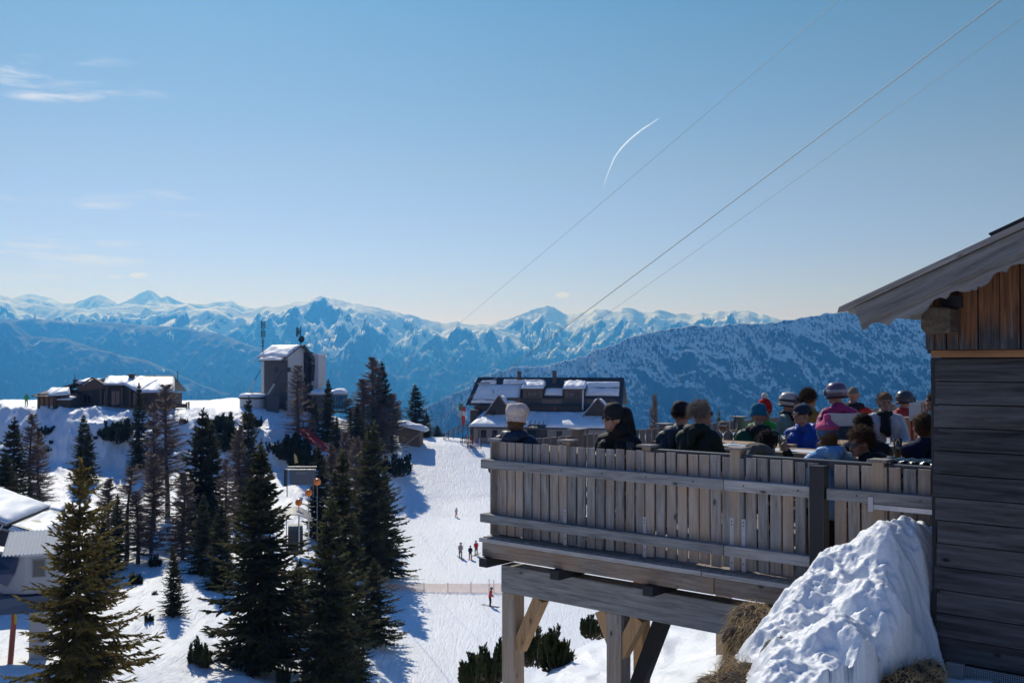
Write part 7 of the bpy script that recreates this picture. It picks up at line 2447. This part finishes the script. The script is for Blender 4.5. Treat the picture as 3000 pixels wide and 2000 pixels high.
person("man with cropped grey hair in a red jacket right of the plum helmet", (2500, 1157, 14.9), (.35, .92), jacket=F_red, hair=(H_sgrey, 'buzz'), seed=29, group=G_T, hood=F_black)
person("woman in white down jacket and black scarf facing the camera", (2593, 1178, 13.9), (-.12, -1), jacket=F_white, hair=(H_lbrown, 'full'), scarf=F_black, seed=31, group=G_T, voxel=.007, shoulder=1.1)
person("person in a charcoal helmet and dull red jacket facing right behind the white jacket", (2652, 1174, 15.2), (.8, .5), jacket=F_wred, hat=('helmet', M_hdark), goggles=M_strap, seed=33, group=G_T, scarf=F_wred)
person("curly brown haired young man with glasses in black at the railing", (2517, 1298, 9.3), (-.93, -.34), body=(-.6, .5), nod=14, jacket=F_black, hair=(H_brown, 'curly'), glasses='specs', hood=F_black, seed=35, voxel=.0065, group=G_T, lean=14, s=.97,
       arms=('table', (tuple(W(2560, 1410, 9.3)), tuple(W(2505, 1372, 9.0)))))
person("man with short brown hair in a navy sweater seen from behind beside the hut wall", (2702, 1250, 10.0), (-.05, 1), jacket=F_sweat, hair=(H_brown, 'full'), seed=37, group=G_T, shoulder=1.15, lean=8, wrinkle=.004)
person("person in dark clothes half hidden behind the hut corner", (2735, 1178, 13.2), (-.7, .6), jacket=F_black, hair=(H_dark, 'curly'), seed=39, group=G_T)

# far skiers
G_S = "skiers on the snow"
def ski_pair(px, py, Y, yaw, mat, label, L=1.6):
    root = thing("pair_of_skis", label, "skis", W(px, py, Y) + Vector((0, 0, .03)), yaw)
    m = MB()
    for dx in (-.13, .13):
        m.hexa([(dx - .05, -L / 2, 0), (dx + .05, -L / 2, 0), (dx + .05, L / 2, 0), (dx - .05, L / 2, 0)], [(dx - .05, -L / 2, .03), (dx + .05, -L / 2, .03), (dx + .05, L / 2, .03), (dx - .05, L / 2, .03)])
        m.hexa([(dx - .05, L / 2, 0), (dx + .05, L / 2, 0), (dx + .04, L / 2 + .16, .1), (dx - .04, L / 2 + .16, .1)], [(dx - .05, L / 2, .03), (dx + .05, L / 2, .03), (dx + .04, L / 2 + .16, .13), (dx - .04, L / 2 + .16, .13)])
    m.build("skis", mat, root)
def skier(label, px, foot, top, Y, face, jacket, trousers, hat, skl=None, skm=0, yaw=0, gfun=True):
    Yg = find_ground(px, foot, Y - 14, Y + 14, gz) if gfun else Y
    h = (foot - top) * Yg / F
    s = h / 1.76
    p = W(px, foot, Yg)
    hp = W(px, foot, Yg) + Vector((0, 0, 1.64 * s))
    u = (hp.z / Yg)
    # pixel of the head centre at that distance
    fwd, upv = 1, u
    py = 1000 - F * (upv * CS - SN) / (CS + upv * SN)
    person(label, (px, py, Yg), face, jacket=jacket, trousers=trousers, hat=hat, s=s, voxel=.022, pose='stand', arms='lap', seed=int(px), wrinkle=0, group=G_S, lean=10)
    if skl:
        ski_pair(px, foot, Yg, yaw, SKC[skm], skl, 1.6 * s)
    return Yg
skier("skier in a beige coat standing leftmost of the three on the piste", 1350, 1634, 1589, 122, (.3, .95), F_beige, F_black, ('helmet', M_hdark), "pair of skis under the skier in beige", 2, R(20))
skier("skier all in dark clothes between the beige and the red skier", 1378, 1637, 1598, 122, (0, 1), F_black, F_black, ('helmet', M_hdark), "pair of skis under the dark skier", 0, R(0))
skier("skier in a red jacket standing rightmost of the three on the piste", 1394, 1625, 1583, 123, (-.4, .9), F_red, F_black, ('helmet', M_hdark), "pair of skis under the red skier of the three", 4, R(-25))
skier("small skier high up alone on the piste in a pale top and red trousers", 1337, 1514, 1487, 152, (.1, 1), F_white, F_redk, ('helmet', M_hdark), "pair of skis under the lone upper skier", 3, R(10))
skier("skier in a red jacket standing in front of the orange net with poles", 1440, 1776, 1720, 98, (.9, -.2), F_red, F_black, ('helmet', M_hdark), "pair of skis under the skier before the net", 2, R(60))
skier("person in bright green standing on the crest at the left end of the hut", 78, 1189, 1152, 160, (.6, -.8), F_lime, F_lime, ('helmet', M_hdark), None, gfun=True)
skier("tiny child in red in the shaded snow beside the yellow flag", 876, 1374, 1356, 140, (-1, 0), F_redk, F_navy, ('helmet', M_hdark), None)

# ------------------------------------------------------------------ tables, benches, glasses
M_top = wood("table_board", 'x', (.46, .33, .21), (.24, .15, .09), warm=(.5, .32, .17), warm_amt=.3)
FLOOR = -1.832
def table(lx_, ly_, L, Wd, label, rot=0.0, z=ZT):
    p = D2W(lx_, ly_, 0)
    root = thing("table", label, "table", (p.x, p.y, FLOOR), ROT + rot, "wooden tables on the terrace")
    zt_ = z - FLOOR
    n = 5
    for i in range(n):
        w = Wd / n
        MB().box(-L / 2, L / 2, -Wd / 2 + i * w + .003, -Wd / 2 + (i + 1) * w - .003, zt_ - .035, zt_).build("top_board", M_top, root, bevel=.004)
    for sx in (-1, 1):
        for sy in (-1, 1):
            MB().box(sx * (L / 2 - .12) - .035, sx * (L / 2 - .12) + .035, sy * (Wd / 2 - .1) - .035, sy * (Wd / 2 - .1) + .035, 0, zt_ - .037).build("leg", M_top, root)
    MB().box(-L / 2 + .1, L / 2 - .1, -.04, .04, zt_ - .1, zt_ - .038).build("apron", M_top, root)
    return root
def bench(lx_, ly_, L, label, rot=0.0):
    p = D2W(lx_, ly_, 0)
    root = thing("bench", label, "bench", (p.x, p.y, FLOOR), ROT + rot, "wooden benches on the terrace")
    for sy in (-1, 1):
        MB().box(-L / 2, L / 2, sy * .07 - .065, sy * .07 + .065, .50, .54).build("seat_board", M_top, root, bevel=.004)
    for sx in (-1, 1):
        MB().box(sx * (L / 2 - .15) - .03, sx * (L / 2 - .15) + .03, -.13, .13, 0, .498).build("leg", M_top, root)
def loc_of(px, Y):
    X = (px - 1500) / F * Y
    v = Vector((X, Y, 0)) - A0
    return v.dot(DX), v.dot(DY)
for (px, Y, L, Wd, lab) in ((1700, 10.75, 1.3, .62, "table between the woman in the cream hat and the man in the black cap"), (2118, 11.8, 1.5, .66, "table with the two orange drinks beside the curly head"),
                            (2330, 10.75, 1.5, .62, "table in front of the man in royal blue"), (2600, 11.6, 1.4, .68, "table in front of the woman in white"), (2590, 9.95, .9, .5, "small table with the beer glass by the railing"), (2420, 14.6, 1.4, .6, "far table behind the royal blue jacket")):
    a, b = loc_of(px, Y)
    table(a, b, L, Wd, lab, 0.0)
for (px, Y, L, lab) in ((1548, 11.0, .34, "bench under the woman in the cream hat"), (1800, 10.5, .6, "bench under the man in the black cap"), (2030, 11.1, 1.2, "bench under the curly haired person and the black woollen cap"), (2225, 12.9, 1.0, "bench under the bottle green jacket"),
                        (2355, 12.4, .9, "bench under the man in royal blue"), (2215, 9.75, .8, "bench under the man in the olive hoodie"), (2420, 9.4, .7, "bench under the child in light blue"), (2520, 9.25, .6, "bench under the curly young man"), (2530, 10.5, .8, "bench under the dark haired man with the raised hand"), (2700, 9.95, .8, "bench under the man in the navy sweater"), (2600, 14.1, 1.2, "bench under the woman in white")):
    a, b = loc_of(px, Y)
    bench(a, b, L, lab)

def glassmat(name, col, rough=0.02):
    m, nt, b = newmat(name)
    b.inputs['Base Color'].default_value = c4(col)
    b.inputs['Transmission Weight'].default_value = 0.95
    b.inputs['Roughness'].default_value = rough
    b.inputs['IOR'].default_value = 1.2
    return m
M_gl = glassmat("clear_glass", (.95, .97, .97))
def liquid(name, col, tr=.75):
    m, nt, b = newmat(name)
    b.inputs['Base Color'].default_value = c4(col)
    b.inputs['Transmission Weight'].default_value = tr * .6
    b.inputs['Roughness'].default_value = .1
    t = N(nt, 'ShaderNodeBsdfTranslucent', Color=c4(col))
    mx = N(nt, 'ShaderNodeMixShader', _0=.5, _1=b.outputs[0], _2=t.outputs[0])
    nt.links.new(mx.outputs[0], [n for n in nt.nodes if n.type == 'OUTPUT_MATERIAL'][0].inputs['Surface'])
    return m
L_or = liquid("orange_spritz", (1.0, .32, .02))
L_beer = liquid("amber_beer", (.95, .42, .05))
L_wine = liquid("pale_yellow_drink", (.85, .8, .35))
L_pink = liquid("pale_orange_dregs", (.9, .5, .25))
def set_on(px, py, Y):
    p = W(px, py, Y); p.z = ZT + .001
    return p
def goblet(px, Y, liq, fill, label, sc_=1.0, group="drinks on the terrace tables", straw=True):
    root = thing("wine_glass", label, "glass", set_on(px, 0, Y), 0, group)
    k = sc_
    MB().lathe([(0, 0), (.036 * k, .002), (.034 * k, .006), (.006 * k, .012), (.0045 * k, .085 * k), (.012 * k, .098 * k), (.038 * k, .125 * k), (.046 * k, .155 * k), (.044 * k, .19 * k), (.036 * k, .225 * k), (.0345 * k, .225 * k), (.0425 * k, .19 * k), (.0445 * k, .155 * k), (.036 * k, .128 * k), (.01 * k, .103 * k), (0, .101 * k)], 22).build("bowl", M_gl, root, smooth=True)
    z1 = .105 + (.2 - .105) * fill
    MB().lathe([(0, .104 * k), (.01 * k, .105 * k), (.034 * k, .129 * k), (.0425 * k, min(z1, .155) * k), (.0425 * k, z1 * k), (0, z1 * k)], 20).build("drink", liq, root, smooth=False)
    if straw:
        MB().tube([(.01, 0, .12 * k), (.03, .01, .29 * k)], .0032, 6).build("straw", F_boot, root)
def tumbler(px, Y, r, h, liq, fill, label, group="drinks on the terrace tables"):
    root = thing("tumbler", label, "glass", set_on(px, 0, Y), 0, group)
    MB().lathe([(0, 0), (r * .86, 0), (r, h), (r * .94, h), (r * .80, .008), (0, .008)], 20).build("wall", M_gl, root, smooth=True)
    if liq:
        MB().lathe([(0, .009), (r * .79, .009), (r * .79 + r * .13 * fill, h * fill), (0, h * fill)], 20).build("drink", liq, root)
goblet(2113, 11.6, L_or, .75, "wine glass full of orange spritz with a black straw", 1.15)
goblet(2143, 11.7, L_pink, .25, "nearly empty wine glass right of the full orange one", 1.15)
tumbler(1843, 10.1, .036, .135, None, 0, "empty clear tumbler in front of the man in the black cap")
tumbler(2620, 9.75, .042, .20, L_beer, .5, "half full beer glass between the curly young man and the navy sweater")
tumbler(2593, 11.5, .035, .075, None, 0, "low clear tea light glass on the table before the woman in white")
tumbler(2287, 10.7, .045, .16, L_wine, .55, "tumbler with pale yellow drink beside the raised hand")
tumbler(2290, 11.0, .035, .12, None, 0, "small clear glass behind the pale yellow drink")
for i, (px, Y) in enumerate(((2688, 14.6), (2695, 14.7), (2702, 14.6))):
    root = thing("bottle", "clear bottle in the small cluster left of the hut corner", "bottle", W(px, 1222, Y), 0, "bottles near the hut corner")
    MB().lathe([(0, 0), (.03, 0), (.032, .01), (.032, .12), (.012, .17), (.011, .22), (0, .22)], 16).build("glass", M_gl, root, smooth=True)
    MB().lathe([(0, .221), (.013, .221), (.013, .24), (0, .24)], 12).build("stopper", M_galv, root)
bs = thing("bottle_shelf", "narrow side table carrying the bottles near the hut corner", "side table", W(2695, 1222, 14.65), ROT)
MB().box(-.25, .25, -.15, .15, -.03, -.002).build("top", M_top, bs)
for sx in (-.2, .2):
    MB().box(sx - .03, sx + .03, -.1, .1, FLOOR - bs.location.z, -.032).build("leg", M_top, bs)
mbd = thing("menu_stand", "upright menu board with an orange wooden edge beside the charcoal helmet", "menu stand", W(2682, 1208, 14.4), R(-50))
MB().box(-.09, .09, -.012, .012, -.12, .13).build("board", M_white, mbd)
MB().box(.092, .105, -.014, .014, -.12, .135).build("edge", M_orange, mbd)
MB().box(-.02, .02, -.02, .02, FLOOR - mbd.location.z, -.122).build("leg", M_top, mbd)
# white paper place mats
for px, Y, lab in ((2118, 11.5, "white paper mat under the two wine glasses"), (2590, 11.45, "white paper mat under the tea light glass"), (2330, 10.7, "white paper mat on the table before the blue jacket")):
    a, b = loc_of(px, Y)
    o = MB().box(-.3, .3, -.16, .16, 0, .002).build("place_mat", M_white, None)
    o.location = D2W(a, b, ZT + .0008) ; o.rotation_euler = (0, 0, ROT)
    tag(o, lab, "place mat", "place mats on the tables")
# black puffer jacket lying over the railing at the right
pj = thing("puffer_jacket", "shiny black puffer jacket draped over the handrail under the navy sweater", "jacket", W(2680, 1362, 8.75), ROT)
fj = Fig()
rj = random.Random(3)
for i in range(7):
    x = -.27 + i * .09
    fj.cap((x, -.0, -.01), (x + .02, .16, .0), .052, .05, 'skin')
    fj.cap((x, -.01, -.01), (x, -.02, -.05), .05, .04, 'skin')
F_shiny = fabric("shiny_black_puffer", (.012, .013, .016), .25, .8)
fj.build("shell", {'skin': F_shiny, 'x': F_shiny}, ['skin', 'x'], .010, pj, 0, 3, 2)
